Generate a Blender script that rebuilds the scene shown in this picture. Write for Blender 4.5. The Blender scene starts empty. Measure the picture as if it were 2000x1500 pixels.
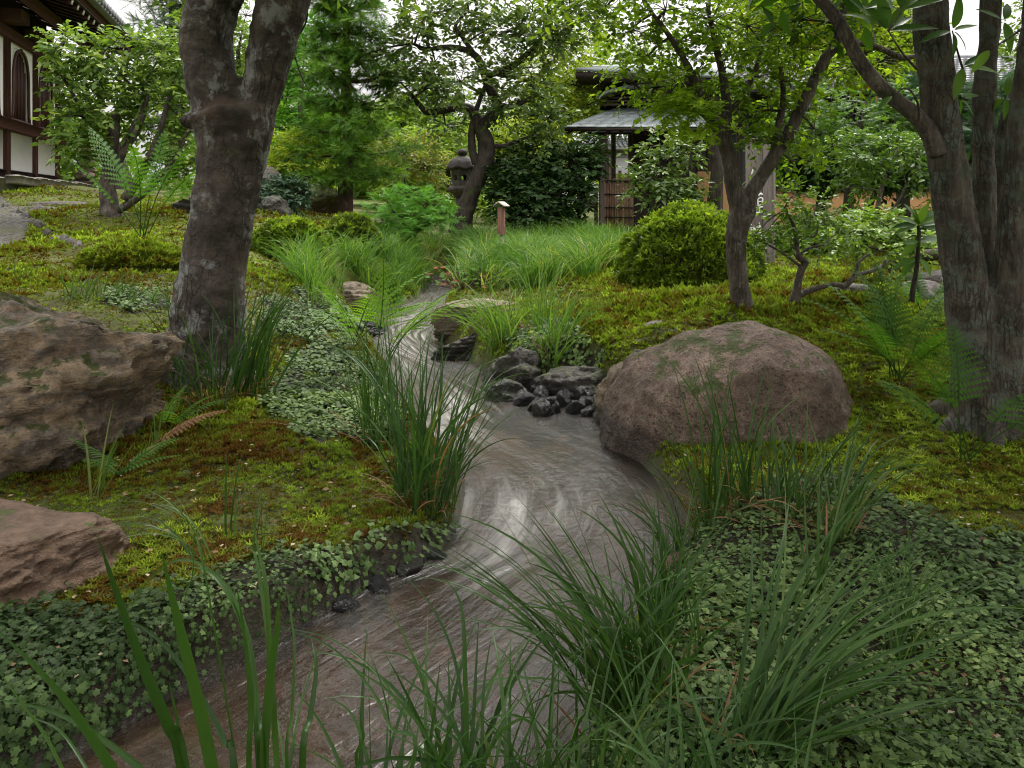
import bpy, math, random
import numpy as np
from mathutils import Vector, noise as mnoise

SC = bpy.context.scene
F = 1555.0            # focal length in pixels of the 2000 px wide picture
HOR = 405.0           # horizon row
EYE = 1.10            # camera height above the water

# ------------------------------------------------------------------ camera, sky, sun, exposure
cd = bpy.data.cameras.new('camera'); cam = bpy.data.objects.new('camera', cd); SC.collection.objects.link(cam)
cam.location = (0, 0, EYE); cam.rotation_euler = (math.pi/2, 0, 0)
cd.sensor_width = 36; cd.lens = 36*F/2000.0; cd.shift_y = -(750-HOR)/2000.0
cd.clip_start = 0.05; cd.clip_end = 400
SC.camera = cam
SUN_EL, SUN_AZ = math.radians(56), math.radians(20)   # azimuth from +Y towards +X
W = bpy.data.worlds.new('World'); SC.world = W; W.use_nodes = True
nt = W.node_tree; nt.nodes.clear()
wo = nt.nodes.new('ShaderNodeOutputWorld'); bg = nt.nodes.new('ShaderNodeBackground')
sky = nt.nodes.new('ShaderNodeTexSky'); sky.sky_type = 'NISHITA'; sky.sun_disc = False
sky.sun_elevation = SUN_EL; sky.sun_rotation = SUN_AZ; sky.air_density = 1.0; sky.dust_density = 4.0; sky.ozone_density = 0.6
hs = nt.nodes.new('ShaderNodeHueSaturation'); hs.inputs['Saturation'].default_value = 0.10
nz = nt.nodes.new('ShaderNodeTexNoise'); nz.inputs['Scale'].default_value = 2.2; nz.inputs['Detail'].default_value = 5
mr = nt.nodes.new('ShaderNodeMapRange'); mr.inputs[1].default_value = .3; mr.inputs[2].default_value = .7
mr.inputs[3].default_value = 0.0; mr.inputs[4].default_value = 1.0
mx = nt.nodes.new('ShaderNodeMix'); mx.data_type = 'RGBA'
mx.inputs[7].default_value = (11.6, 11.3, 11.0, 1)       # overcast cloud deck, same scale as the sky
nt.links.new(sky.outputs[0], hs.inputs['Color'])
nt.links.new(nz.outputs[0], mr.inputs[0])
mm = nt.nodes.new('ShaderNodeMath'); mm.operation = 'MULTIPLY_ADD'; mm.inputs[1].default_value = .25; mm.inputs[2].default_value = .62
nt.links.new(mr.outputs[0], mm.inputs[0]); nt.links.new(mm.outputs[0], mx.inputs[0])
nt.links.new(hs.outputs[0], mx.inputs[6])
# an overcast sky is brightest overhead and dims evenly towards the horizon
tcw = nt.nodes.new('ShaderNodeTexCoord'); sxw = nt.nodes.new('ShaderNodeSeparateXYZ'); nt.links.new(tcw.outputs['Generated'], sxw.inputs[0])
gw = nt.nodes.new('ShaderNodeMapRange'); gw.inputs[1].default_value = 0; gw.inputs[2].default_value = 1; gw.inputs[3].default_value = .145; gw.inputs[4].default_value = 1.0; nt.links.new(sxw.outputs[2], gw.inputs[0])
mg = nt.nodes.new('ShaderNodeMix'); mg.data_type = 'RGBA'; mg.blend_type = 'MULTIPLY'; mg.inputs[0].default_value = 1.0
nt.links.new(mx.outputs[2], mg.inputs[6]); nt.links.new(gw.outputs[0], mg.inputs[7]); nt.links.new(mg.outputs[2], bg.inputs['Color'])
bg.inputs['Strength'].default_value = 0.125
nt.links.new(bg.outputs[0], wo.inputs[0])
sl = bpy.data.lights.new('sun', 'SUN'); sl.energy = 1.5; sl.angle = math.radians(14); sl.color = (1.0, .97, .92)
so = bpy.data.objects.new('sun', sl); SC.collection.objects.link(so)
d = Vector((math.sin(SUN_AZ)*math.cos(SUN_EL), math.cos(SUN_AZ)*math.cos(SUN_EL), math.sin(SUN_EL)))
so.rotation_euler = d.to_track_quat('Z', 'Y').to_euler()
SC.view_settings.view_transform = 'Standard'; SC.view_settings.look = 'None'
SC.view_settings.exposure = 1.58; SC.view_settings.gamma = 1.0; SC.view_settings.use_curve_mapping = False
SC.cycles.max_bounces = 7; SC.cycles.transparent_max_bounces = 12; SC.cycles.diffuse_bounces = 2
SC.cycles.glossy_bounces = 3; SC.cycles.transmission_bounces = 6
SC.cycles.use_denoising = True; SC.cycles.filter_width = 1.05
SC.cycles.sample_clamp_indirect = 6

# ------------------------------------------------------------------ small maths
rng = np.random.default_rng(7)
def at(px, py, Y):
    """the point at depth Y that is seen at pixel (px, py)"""
    return np.array([(px-1000)/F*Y, Y, EYE-(py-HOR)/F*Y])
def sstep(x): x = np.clip(x, 0, 1); return x*x*(3-2*x)
def _hash(ix, iy, iz, seed):
    h = (ix.astype(np.uint32)*np.uint32(374761393) + iy.astype(np.uint32)*np.uint32(668265263) + iz.astype(np.uint32)*np.uint32(2147483647 & 1274126177) + np.uint32(seed*97531+13))
    h = (h ^ (h >> np.uint32(13)))*np.uint32(1274126177); h = h ^ (h >> np.uint32(16))
    return (h & np.uint32(0xffff)).astype(np.float64)/32767.5-1
def vnoise(p, seed=0):
    p = np.asarray(p, float); i = np.floor(p).astype(np.int64); f = p-i; u = f*f*(3-2*f)
    r = 0
    for dx in (0, 1):
        wx = u[:, 0] if dx else 1-u[:, 0]
        for dy in (0, 1):
            wy = u[:, 1] if dy else 1-u[:, 1]
            for dz in (0, 1):
                wz = u[:, 2] if dz else 1-u[:, 2]
                r = r+wx*wy*wz*_hash(i[:, 0]+dx, i[:, 1]+dy, i[:, 2]+dz, seed)
    return r
def fbm(p, octaves=4, seed=0, gain=.5, ridged=False):
    p = np.asarray(p, float); a, s, r = 1.0, 1.0, 0
    for o in range(octaves):
        n = vnoise(p*s+o*17.3, seed+o)
        if ridged: n = 1-2*np.abs(n)
        r = r+a*n; a *= gain; s *= 2.03
    return r
def p3(x, y, z=0): x = np.asarray(x, float); return np.stack([x, np.asarray(y, float)+0*x, np.asarray(z, float)+0*x], -1)
def norm(v): return v/np.maximum(np.linalg.norm(v, axis=-1, keepdims=True), 1e-9)
def catmull(pts, k=6):
    pts = np.asarray(pts, float)
    if len(pts) < 3:
        t = np.linspace(0, 1, k*(len(pts)-1)+1)[:, None]; return pts[0]*(1-t)+pts[-1]*t
    P = np.vstack([2*pts[0]-pts[1], pts, 2*pts[-1]-pts[-2]]); out = []
    for i in range(1, len(P)-2):
        t = np.linspace(0, 1, k, endpoint=False)[:, None]
        a, b, c, e = P[i-1], P[i], P[i+1], P[i+2]
        out.append(.5*((2*b)+(-a+c)*t+(2*a-5*b+4*c-e)*t**2+(-a+3*b-3*c+e)*t**3))
    out.append(pts[-1:]); return np.vstack(out)
def in_poly(x, y, poly):
    poly = np.asarray(poly, float); r = np.zeros(np.shape(x), bool); j = len(poly)-1
    for i in range(len(poly)):
        xi, yi = poly[i]; xj, yj = poly[j]
        c = ((yi > y) != (yj > y)) & (x < (xj-xi)*(y-yi)/(yj-yi+1e-12)+xi)
        r ^= c; j = i
    return r

# ------------------------------------------------------------------ mesh collector and objects
COL = SC.collection
class MB:
    def __init__(s): s.v = []; s.q = []; s.t = []; s.a = []; s.n = 0; s.mi = []
    def add(s, v, q=None, t=None, tint=0.5):
        v = np.asarray(v, float).reshape(-1, 3)
        if q is not None and len(q): s.q.append(np.asarray(q, np.int64).reshape(-1, 4)+s.n)
        if t is not None and len(t): s.t.append(np.asarray(t, np.int64).reshape(-1, 3)+s.n)
        s.v.append(v); s.a.append(np.broadcast_to(np.asarray(tint, float), (len(v),))); s.n += len(v); return s
    def mesh(s, name, smooth=False):
        me = bpy.data.meshes.new(name); v = np.concatenate(s.v) if s.v else np.zeros((0, 3))
        q = np.concatenate(s.q) if s.q else np.zeros((0, 4), np.int64); t = np.concatenate(s.t) if s.t else np.zeros((0, 3), np.int64)
        me.vertices.add(len(v)); me.vertices.foreach_set('co', v.astype(np.float32).ravel())
        nl = len(q)*4+len(t)*3; me.loops.add(nl)
        me.loops.foreach_set('vertex_index', np.concatenate([q.ravel(), t.ravel()]).astype(np.int32))
        me.polygons.add(len(q)+len(t))
        st = np.concatenate([np.arange(len(q))*4, len(q)*4+np.arange(len(t))*3]).astype(np.int32)
        me.polygons.foreach_set('loop_start', st)
        if smooth: me.polygons.foreach_set('use_smooth', np.ones(len(q)+len(t), bool))
        at_ = me.attributes.new('tint', 'FLOAT', 'POINT'); at_.data.foreach_set('value', np.concatenate(s.a).astype(np.float32) if s.a else [])
        me.update(calc_edges=True); return me
    def obj(s, name, mat, parent=None, smooth=False, **props):
        o = bpy.data.objects.new(name, s.mesh(name, smooth)); COL.objects.link(o)
        for m in (mat if isinstance(mat, (list, tuple)) else [mat]): o.data.materials.append(m)
        if parent is not None: attach(o, parent)
        tag(o, **props); return o
def attach(o, parent):
    """a mesh made in world coordinates becomes a child; things are empties standing at their base, part meshes carry no transform"""
    from mathutils import Matrix
    o.parent = parent
    if parent.type == 'EMPTY': o.matrix_parent_inverse = Matrix.Translation(-parent.location)
def tag(o, label=None, cat=None, group=None, kind=None):
    if label: o['label'] = label
    if cat: o['category'] = cat
    if group: o['group'] = group
    if kind: o['kind'] = kind
    return o
def thing(name, label, cat, loc, group=None, kind=None):
    o = bpy.data.objects.new(name, None); COL.objects.link(o); o.location = [float(c) for c in loc]; o.empty_display_size = .1
    return tag(o, label, cat, group, kind)
def box_v(c, s, R=None):
    c = np.asarray(c, float); h = np.asarray(s, float)/2
    v = np.array([[x, y, z] for z in (-1, 1) for y in (-1, 1) for x in (-1, 1)])*h
    if R is not None: v = v@np.asarray(R).T
    return v+c
BOXQ = [[0, 2, 3, 1], [4, 5, 7, 6], [0, 1, 5, 4], [2, 6, 7, 3], [0, 4, 6, 2], [1, 3, 7, 5]]
def box(mb, c, s, R=None, tint=.5): mb.add(box_v(c, s, R), BOXQ, tint=tint)
def bevel_box(mb, c, s, R=None, b=.006, tint=.5):
    """box with chamfered edges"""
    h = np.asarray(s, float)/2; b = min(b, h.min()*.45); V = []
    for sx in (-1, 1):
        for sy in (-1, 1):
            for sz in (-1, 1):
                V += [[sx*h[0], sy*(h[1]-b), sz*(h[2]-b)], [sx*(h[0]-b), sy*h[1], sz*(h[2]-b)], [sx*(h[0]-b), sy*(h[1]-b), sz*h[2]]]
    V = np.array(V, float); idx = lambda x, y, z, k: (((x*2+y)*2+z)*3+k); Q = []; T = []
    for x in (0, 1):
        f = [idx(x, 0, 0, 0), idx(x, 1, 0, 0), idx(x, 1, 1, 0), idx(x, 0, 1, 0)]; Q.append(f if x else f[::-1])
    for y in (0, 1):
        f = [idx(0, y, 0, 1), idx(0, y, 1, 1), idx(1, y, 1, 1), idx(1, y, 0, 1)]; Q.append(f if y else f[::-1])
    for z in (0, 1):
        f = [idx(0, 0, z, 2), idx(1, 0, z, 2), idx(1, 1, z, 2), idx(0, 1, z, 2)]; Q.append(f if z else f[::-1])
    for x in (0, 1):
        for y in (0, 1): Q.append([idx(x, y, 0, 0), idx(x, y, 1, 0), idx(x, y, 1, 1), idx(x, y, 0, 1)])
        for z in (0, 1): Q.append([idx(x, 0, z, 0), idx(x, 1, z, 0), idx(x, 1, z, 2), idx(x, 0, z, 2)])
    for y in (0, 1):
        for z in (0, 1): Q.append([idx(0, y, z, 1), idx(1, y, z, 1), idx(1, y, z, 2), idx(0, y, z, 2)])
    for x in (0, 1):
        for y in (0, 1):
            for z in (0, 1): T.append([idx(x, y, z, 0), idx(x, y, z, 1), idx(x, y, z, 2)])
    if R is not None: V = V@np.asarray(R).T
    mb.add(V+np.asarray(c, float), Q, T, tint)
def rotz(a): c, s = math.cos(a), math.sin(a); return np.array([[c, -s, 0], [s, c, 0], [0, 0, 1.]])
def tube(mb, pts, rad, n=8, tint=.5, cap=True, lump=0, seed=0):
    pts = np.asarray(pts, float); m = len(pts); rad = np.broadcast_to(np.asarray(rad, float), (m,))
    T = norm(np.gradient(pts, axis=0)); up = np.array([0, 0, 1.]) if abs(T[0][2]) < .9 else np.array([1., 0, 0])
    N = norm(np.cross(T[0], up)[None])[0]; Ns = []
    for i in range(m):
        N = N-T[i]*np.dot(N, T[i]); N = N/max(np.linalg.norm(N), 1e-9); Ns.append(N)
    Ns = np.array(Ns); B = np.cross(T, Ns); a = np.linspace(0, 2*math.pi, n, endpoint=False)
    R = rad[:, None]*np.ones(n)
    if lump: R = R*(1+lump*vnoise(p3(np.repeat(np.arange(m)*.5, n), np.tile(np.cos(a)*1.5, m), np.tile(np.sin(a)*1.5, m)), seed).reshape(m, n))
    V = pts[:, None]+R[..., None]*(Ns[:, None]*np.cos(a)[None, :, None]+B[:, None]*np.sin(a)[None, :, None])
    i = np.arange(m-1)[:, None]*n; j = np.arange(n)[None]; k = (j+1) % n
    Q = np.stack([i+j, i+k, i+n+k, i+n+j], -1).reshape(-1, 4); V = V.reshape(-1, 3); Tt = None
    if cap:
        V = np.vstack([V, pts[:1], pts[-1:]]); c0, c1 = m*n, m*n+1; jj = np.arange(n); kk = (jj+1) % n
        Tt = np.vstack([np.stack([np.full(n, c0), kk, jj], -1), np.stack([np.full(n, c1), (m-1)*n+jj, (m-1)*n+kk], -1)])
    mb.add(V, Q, Tt, tint)
def lathe(mb, prof, c, n=24, tint=.5, R=None, sides_phase=0):
    prof = np.asarray(prof, float); a = np.linspace(0, 2*math.pi, n, endpoint=False)+sides_phase
    V = np.stack([prof[:, 0, None]*np.cos(a), prof[:, 0, None]*np.sin(a), prof[:, 1, None]+0*a], -1).reshape(-1, 3)
    m = len(prof); i = np.arange(m-1)[:, None]*n; j = np.arange(n)[None]; k = (j+1) % n
    if R is not None: V = V@np.asarray(R).T
    mb.add(V+np.asarray(c), np.stack([i+j, i+k, i+n+k, i+n+j], -1).reshape(-1, 4), None, tint)
def scatter(mb, T, P, A, Nn, s, tint):
    """T = (verts (n,3): x across, y along, z normal; quads; tris) set at points P along A with normal Nn"""
    tv, tq, tt = T; A = norm(A); B = norm(np.cross(A, Nn)); Nn = np.cross(B, A); s = np.broadcast_to(np.asarray(s, float), (len(P),))
    V = P[:, None]+s[:, None, None]*(tv[None, :, 0, None]*B[:, None]+tv[None, :, 1, None]*A[:, None]+tv[None, :, 2, None]*Nn[:, None])
    n = len(tv); off = (np.arange(len(P))*n)[:, None, None]
    q = (tq[None]+off).reshape(-1, 4) if len(tq) else None; t = (tt[None]+off).reshape(-1, 3) if len(tt) else None
    mb.add(V.reshape(-1, 3), q, t, np.repeat(np.broadcast_to(tint, (len(P),)), n))

# ------------------------------------------------------------------ materials
def mat(name):
    m = bpy.data.materials.new(name); m.use_nodes = True; t = m.node_tree; t.nodes.clear()
    return m, t, t.nodes.new('ShaderNodeOutputMaterial')
def N(t, kind, **kw):
    n = t.nodes.new(kind)
    for k, v in kw.items():
        if k in ('noise_dimensions', 'data_type', 'blend_type', 'operation', 'feature', 'distance', 'attribute_name', 'wave_type', 'bands_direction', 'interpolation_type', 'vector_type'): setattr(n, k, v)
        else: n.inputs[k.replace('_', ' ')].default_value = v
    return n
def L(t, a, b): t.links.new(a, b)
def ramp(t, fac, stops):
    r = t.nodes.new('ShaderNodeValToRGB'); e = r.color_ramp.elements
    while len(e) < len(stops): e.new(.5)
    for x, (p, c) in zip(e, stops): x.position = p; x.color = (c[0], c[1], c[2], 1)
    L(t, fac, r.inputs[0]); return r.outputs[0]
def mixc(t, f, a, b, mode='MIX'):
    m = t.nodes.new('ShaderNodeMix'); m.data_type = 'RGBA'; m.blend_type = mode
    for s, v in ((0, f), (6, a), (7, b)):
        if isinstance(v, (int, float)): m.inputs[s].default_value = v
        elif isinstance(v, (tuple, list)): m.inputs[s].default_value = (v[0], v[1], v[2], 1)
        else: L(t, v, m.inputs[s])
    return m.outputs[2]
def math_(t, op, a, b=0.0, c=None):
    m = t.nodes.new('ShaderNodeMath'); m.operation = op
    for i, v in enumerate((a, b) if c is None else (a, b, c)):
        if isinstance(v, (int, float)): m.inputs[i].default_value = v
        else: L(t, v, m.inputs[i])
    return m.outputs[0]
def mrange(t, v, a, b, c=0., d=1.):
    m = t.nodes.new('ShaderNodeMapRange'); L(t, v, m.inputs[0])
    for i, x in enumerate((a, b, c, d)): m.inputs[i+1].default_value = x
    return m.outputs[0]
def coord(t, scale=(1, 1, 1), kind='Position'):
    g = t.nodes.new('ShaderNodeNewGeometry') if kind == 'Position' else t.nodes.new('ShaderNodeTexCoord')
    mp = t.nodes.new('ShaderNodeMapping'); mp.inputs['Scale'].default_value = scale
    L(t, g.outputs['Position' if kind == 'Position' else kind], mp.inputs[0]); return mp.outputs[0]
def noise_(t, vec, scale, detail=4, rough=.55, dist=0.):
    n = t.nodes.new('ShaderNodeTexNoise'); L(t, vec, n.inputs['Vector']); n.inputs['Scale'].default_value = scale
    n.inputs['Detail'].default_value = detail; n.inputs['Roughness'].default_value = rough; n.inputs['Distortion'].default_value = dist
    return n.outputs[0]
def voro_(t, vec, scale, feature='F1'):
    n = t.nodes.new('ShaderNodeTexVoronoi'); n.feature = feature; L(t, vec, n.inputs['Vector']); n.inputs['Scale'].default_value = scale; return n
def bump_(t, h, strength, dist=.01, nrm=None):
    b = t.nodes.new('ShaderNodeBump'); b.inputs['Strength'].default_value = strength; b.inputs['Distance'].default_value = dist
    L(t, h, b.inputs['Height'])
    if nrm is not None: L(t, nrm, b.inputs['Normal'])
    return b.outputs[0]
def pbsdf(t, col, rough=.8, nrm=None, spec=.5):
    p = t.nodes.new('ShaderNodeBsdfPrincipled')
    if isinstance(col, (tuple, list)): p.inputs['Base Color'].default_value = (*col[:3], 1)
    else: L(t, col, p.inputs['Base Color'])
    if isinstance(rough, (int, float)): p.inputs['Roughness'].default_value = rough
    else: L(t, rough, p.inputs['Roughness'])
    p.inputs['Specular IOR Level'].default_value = spec
    if nrm is not None: L(t, nrm, p.inputs['Normal'])
    return p
def attr(t, name='tint'):
    a = t.nodes.new('ShaderNodeAttribute'); a.attribute_name = name; return a.outputs['Fac']

def leaf_mat(name, stops, rough=.5, trans=.35, spec=.35):
    """stops: colours over the per-leaf tint"""
    m, t, o = mat(name); c = ramp(t, attr(t), stops)
    big = noise_(t, coord(t), 1.7, 2); c = mixc(t, mrange(t, big, .3, .7, 0, .35), c, mixc(t, 1.0, c, (1.25, 1.1, .6), 'MULTIPLY'))
    p = pbsdf(t, c, rough, spec=spec*.5)
    tr = t.nodes.new('ShaderNodeBsdfTranslucent'); L(t, mixc(t, 1.0, c, (1.3, 1.35, .5), 'MULTIPLY'), tr.inputs[0])
    ms = t.nodes.new('ShaderNodeMixShader'); ms.inputs[0].default_value = trans
    L(t, p.outputs[0], ms.inputs[1]); L(t, tr.outputs[0], ms.inputs[2]); L(t, ms.outputs[0], o.inputs[0]); return m
def mixv(t, vec, fac, amt):
    a = t.nodes.new('ShaderNodeVectorMath'); a.operation = 'ADD'; m = math_(t, 'MULTIPLY', math_(t, 'SUBTRACT', fac, .5), amt); L(t, vec, a.inputs[0]); L(t, m, a.inputs[1]); return a.outputs[0]
def bark_mat(name, dark, light, lichen=(.32, .34, .31), lich=.62, horiz=False, moss=.5, mossc=(.05, .07, .015), scale=1.0, red=None):
    m, t, o = mat(name); v = coord(t)
    st = coord(t, (1, 1, 1.5) if horiz else (1, 1, .18)); n1 = noise_(t, st, (15 if horiz else 22)*scale, 7, .68, .3); n2 = noise_(t, v, 5*scale, 4); n3 = noise_(t, v, 60*scale, 3)
    c = ramp(t, mrange(t, n1, .3, .7), [(0, dark), (.55, [(a+b)/2 for a, b in zip(dark, light)]), (1, light)])
    c = mixc(t, mrange(t, n2, .35, .65, 0, .85), c, mixc(t, 1., c, (.42, .40, .40), 'MULTIPLY'))
    if red: c = mixc(t, mrange(t, noise_(t, v, 3.1*scale, 3), .56, .7, 0, .6), c, red)
    ln = noise_(t, v, 6.5*scale, 8, .72, .3); lm = mrange(t, ln, lich, lich+.07, 0, .62); c = mixc(t, lm, c, lichen)
    c = mixc(t, mrange(t, noise_(t, v, 4.3*scale, 5), moss, moss+.15, 0, .8), c, mossc)
    ve = voro_(t, mixv(t, coord(t, (1, 1, .2)), noise_(t, v, 14, 5), .07), 27*scale, 'DISTANCE_TO_EDGE').outputs['Distance']
    ck = math_(t, 'MULTIPLY', mrange(t, ve, .0, .11, 1, 0), mrange(t, noise_(t, v, 3.3*scale, 4), .42, .58)); c = mixc(t, math_(t, 'MULTIPLY', ck, .5), c, (.02, .016, .013))
    h = math_(t, 'ADD', math_(t, 'MULTIPLY', n1, 1.0), math_(t, 'MULTIPLY', n3, .35)); h = math_(t, 'SUBTRACT', h, math_(t, 'MULTIPLY', ck, .8))
    vv = voro_(t, coord(t, (1, 1, .45) if horiz else (1, 1, .3)), 26*scale).outputs['Distance']
    h = math_(t, 'ADD', h, math_(t, 'MULTIPLY', vv, .5)); h = math_(t, 'ADD', h, math_(t, 'MULTIPLY', lm, .15))
    p = pbsdf(t, c, .78, bump_(t, h, .9, .012), .3); L(t, p.outputs[0], o.inputs[0]); return m
def rock_mat(name, cols, scale=1., grain=0., mossy=.5, mossc=(.055, .07, .012), lich=.6, lichc=(.36, .36, .33), wet=.10, layered=0., rough=.75, bump=.8, wash=0.):
    m, t, o = mat(name); v = coord(t); n1 = noise_(t, v, 3.2*scale, 7, .62, 0. if grain else .6); n2 = noise_(t, v, 17*scale, 6, .65, 0. if grain else .2); n3 = noise_(t, v, 90*scale, 3, .6)
    if layered: n1 = math_(t, 'ADD', math_(t, 'MULTIPLY', n1, 1-layered), math_(t, 'MULTIPLY', noise_(t, coord(t, (1, 1, 5)), 4*scale, 6, .6, .8), layered))
    k = len(cols); c = ramp(t, mrange(t, n1, .28, .72), [(i/(k-1), x) for i, x in enumerate(cols)])
    c = mixc(t, mrange(t, n2, .35, .65, .0, .7), mixc(t, 1., c, (.42, .42, .42), 'MULTIPLY'), c)
    if grain:
        g = voro_(t, v, 210*scale).outputs['Color']; gs = t.nodes.new('ShaderNodeSeparateColor'); L(t, g, gs.inputs[0])
        c = mixc(t, mrange(t, gs.outputs[0], .0, .8, 0, grain), mixc(t, 1., c, (.45, .42, .42), 'MULTIPLY'), mixc(t, 1., c, (1.55, 1.5, 1.45), 'MULTIPLY'))
        pit = mrange(t, math_(t, 'ADD', voro_(t, v, 30*scale).outputs['Distance'], math_(t, 'MULTIPLY', noise_(t, v, 60, 3), .45)), .40, .52, 1, 0); pm = math_(t, 'MULTIPLY', pit, mrange(t, noise_(t, v, 5*scale, 4), .38, .50)); c = mixc(t, math_(t, 'MULTIPLY', pm, .85), c, (.04, .032, .026)); c = mixc(t, mrange(t, noise_(t, v, 2.1*scale, 5, .6), .48, .66, 0, .6), c, (.075, .055, .042))
    c = mixc(t, mrange(t, noise_(t, v, 6.5*scale, 6, .65, .5), lich, lich+.05, 0, .65), c, lichc)
    c = mixc(t, mrange(t, noise_(t, coord(t, (1, 1, 1)), 2.6*scale, 7, .7, .3), .62, .7, 0, .6), c, (.03, .028, .026))
    g = t.nodes.new('ShaderNodeNewGeometry'); sx = t.nodes.new('ShaderNodeSeparateXYZ'); L(t, g.outputs['Normal'], sx.inputs[0])
    up = mrange(t, sx.outputs[2], -.1, .8, -.12, .1); mn = math_(t, 'ADD', noise_(t, v, 5.5*scale, 7, .68, .2), up)
    mk = mrange(t, mn, mossy, mossy+.06, 0, .95); mc = mixc(t, noise_(t, v, 60, 3), tuple(x*.5 for x in mossc), tuple(x*1.7 for x in mossc)); c = mixc(t, mk, c, mc)
    sz = t.nodes.new('ShaderNodeSeparateXYZ'); L(t, g.outputs['Position'], sz.inputs[0])
    wn = math_(t, 'ADD', sz.outputs[2], math_(t, 'MULTIPLY', math_(t, 'SUBTRACT', noise_(t, v, 6, 4), .5), .12))
    wm = mrange(t, wn, wet*.6, wet, 1, 0); c = mixc(t, math_(t, 'MULTIPLY', wm, .85), c, mixc(t, 1., c, (.22, .22, .25), 'MULTIPLY'))
    rg = mrange(t, wm, 0, 1, rough, .28)
    h = math_(t, 'ADD', math_(t, 'MULTIPLY', n2, 1.2), math_(t, 'ADD', math_(t, 'MULTIPLY', n1, 2.0), math_(t, 'MULTIPLY', n3, .35)))
    p = pbsdf(t, c, rg, bump_(t, h, bump, .03), .4); L(t, p.outputs[0], o.inputs[0]); return m
def wood_mat(name, a, b, axis=2, scale=1., rough=.8, weather=(.3, .29, .27), wamt=.0):
    m, t, o = mat(name); s = [9., 9., 9.]; s[axis] = .5; v = coord(t, s); n = noise_(t, v, 7*scale, 6, .6, .4)
    c = ramp(t, mrange(t, n, .3, .7), [(0, a), (1, b)])
    c = mixc(t, mrange(t, noise_(t, coord(t), 2.5, 4), .35, .7, 0, wamt), c, weather)
    p = pbsdf(t, c, rough, bump_(t, n, .4, .006), .3); L(t, p.outputs[0], o.inputs[0]); return m
def plain_mat(name, col, rough=.8, var=.25, scale=8, bump=.2, spec=.4):
    m, t, o = mat(name); n = noise_(t, coord(t), scale, 6, .6)
    c = mixc(t, mrange(t, n, .3, .7), tuple(x*(1-var) for x in col), tuple(x*(1+var) for x in col))
    p = pbsdf(t, c, rough, bump_(t, n, bump, .01), spec); L(t, p.outputs[0], o.inputs[0]); return m

# ------------------------------------------------------------------ the lie of the land
LEFT_PX = [(80, 1500), (300, 1380), (480, 1285), (600, 1222), (720, 1145), (850, 1085), (905, 1005), (905, 930), (850, 870), (790, 810), (768, 760), (748, 705), (712, 662), (690, 636), (700, 612), (790, 596), (822, 575), (836, 556), (844, 540)]
RIGHT_PX = [(1130, 1500), (1145, 1380), (1185, 1280), (1245, 1200), (1300, 1130), (1330, 1050), (1312, 985), (1272, 930), (1215, 880), (1185, 836), (1190, 793), (1095, 764), (972, 740), (915, 704), (870, 668), (856, 638), (862, 606), (878, 575), (884, 545)]
def water_pt(p): Y = EYE*F/(p[1]-HOR); return ((p[0]-1000)/F*Y, Y)
LB = [(-2.6, .1), (-2.0, .55), (-1.45, 1.05)]+[water_pt(p) for p in LEFT_PX]
RB = [(-2.2, -.6), (-1.3, .35), (-.35, .95)]+[water_pt(p) for p in RIGHT_PX]
LBc = catmull(np.array([(x, y, 0) for x, y in LB]), 7)[:, :2]; RBc = catmull(np.array([(x, y, 0) for x, y in RB]), 7)[:, :2]
NS = 560
_i = np.linspace(0, len(LBc)-1, NS); _k = np.arange(len(LBc))
LBf = np.stack([np.interp(_i, _k, LBc[:, c]) for c in (0, 1)], -1); RBf = np.stack([np.interp(_i, _k, RBc[:, c]) for c in (0, 1)], -1)
STREAM = np.vstack([LBc, RBc[::-1]])
def seg_dist(x, y, poly):
    d = np.full(x.shape, 1e9)
    for a, b in zip(poly[:-1], poly[1:]):
        e = b-a; t = np.clip(((x-a[0])*e[0]+(y-a[1])*e[1])/max(e@e, 1e-9), 0, 1)
        d = np.minimum(d, (x-a[0]-t*e[0])**2+(y-a[1]-t*e[1])**2)
    return np.sqrt(d)
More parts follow.
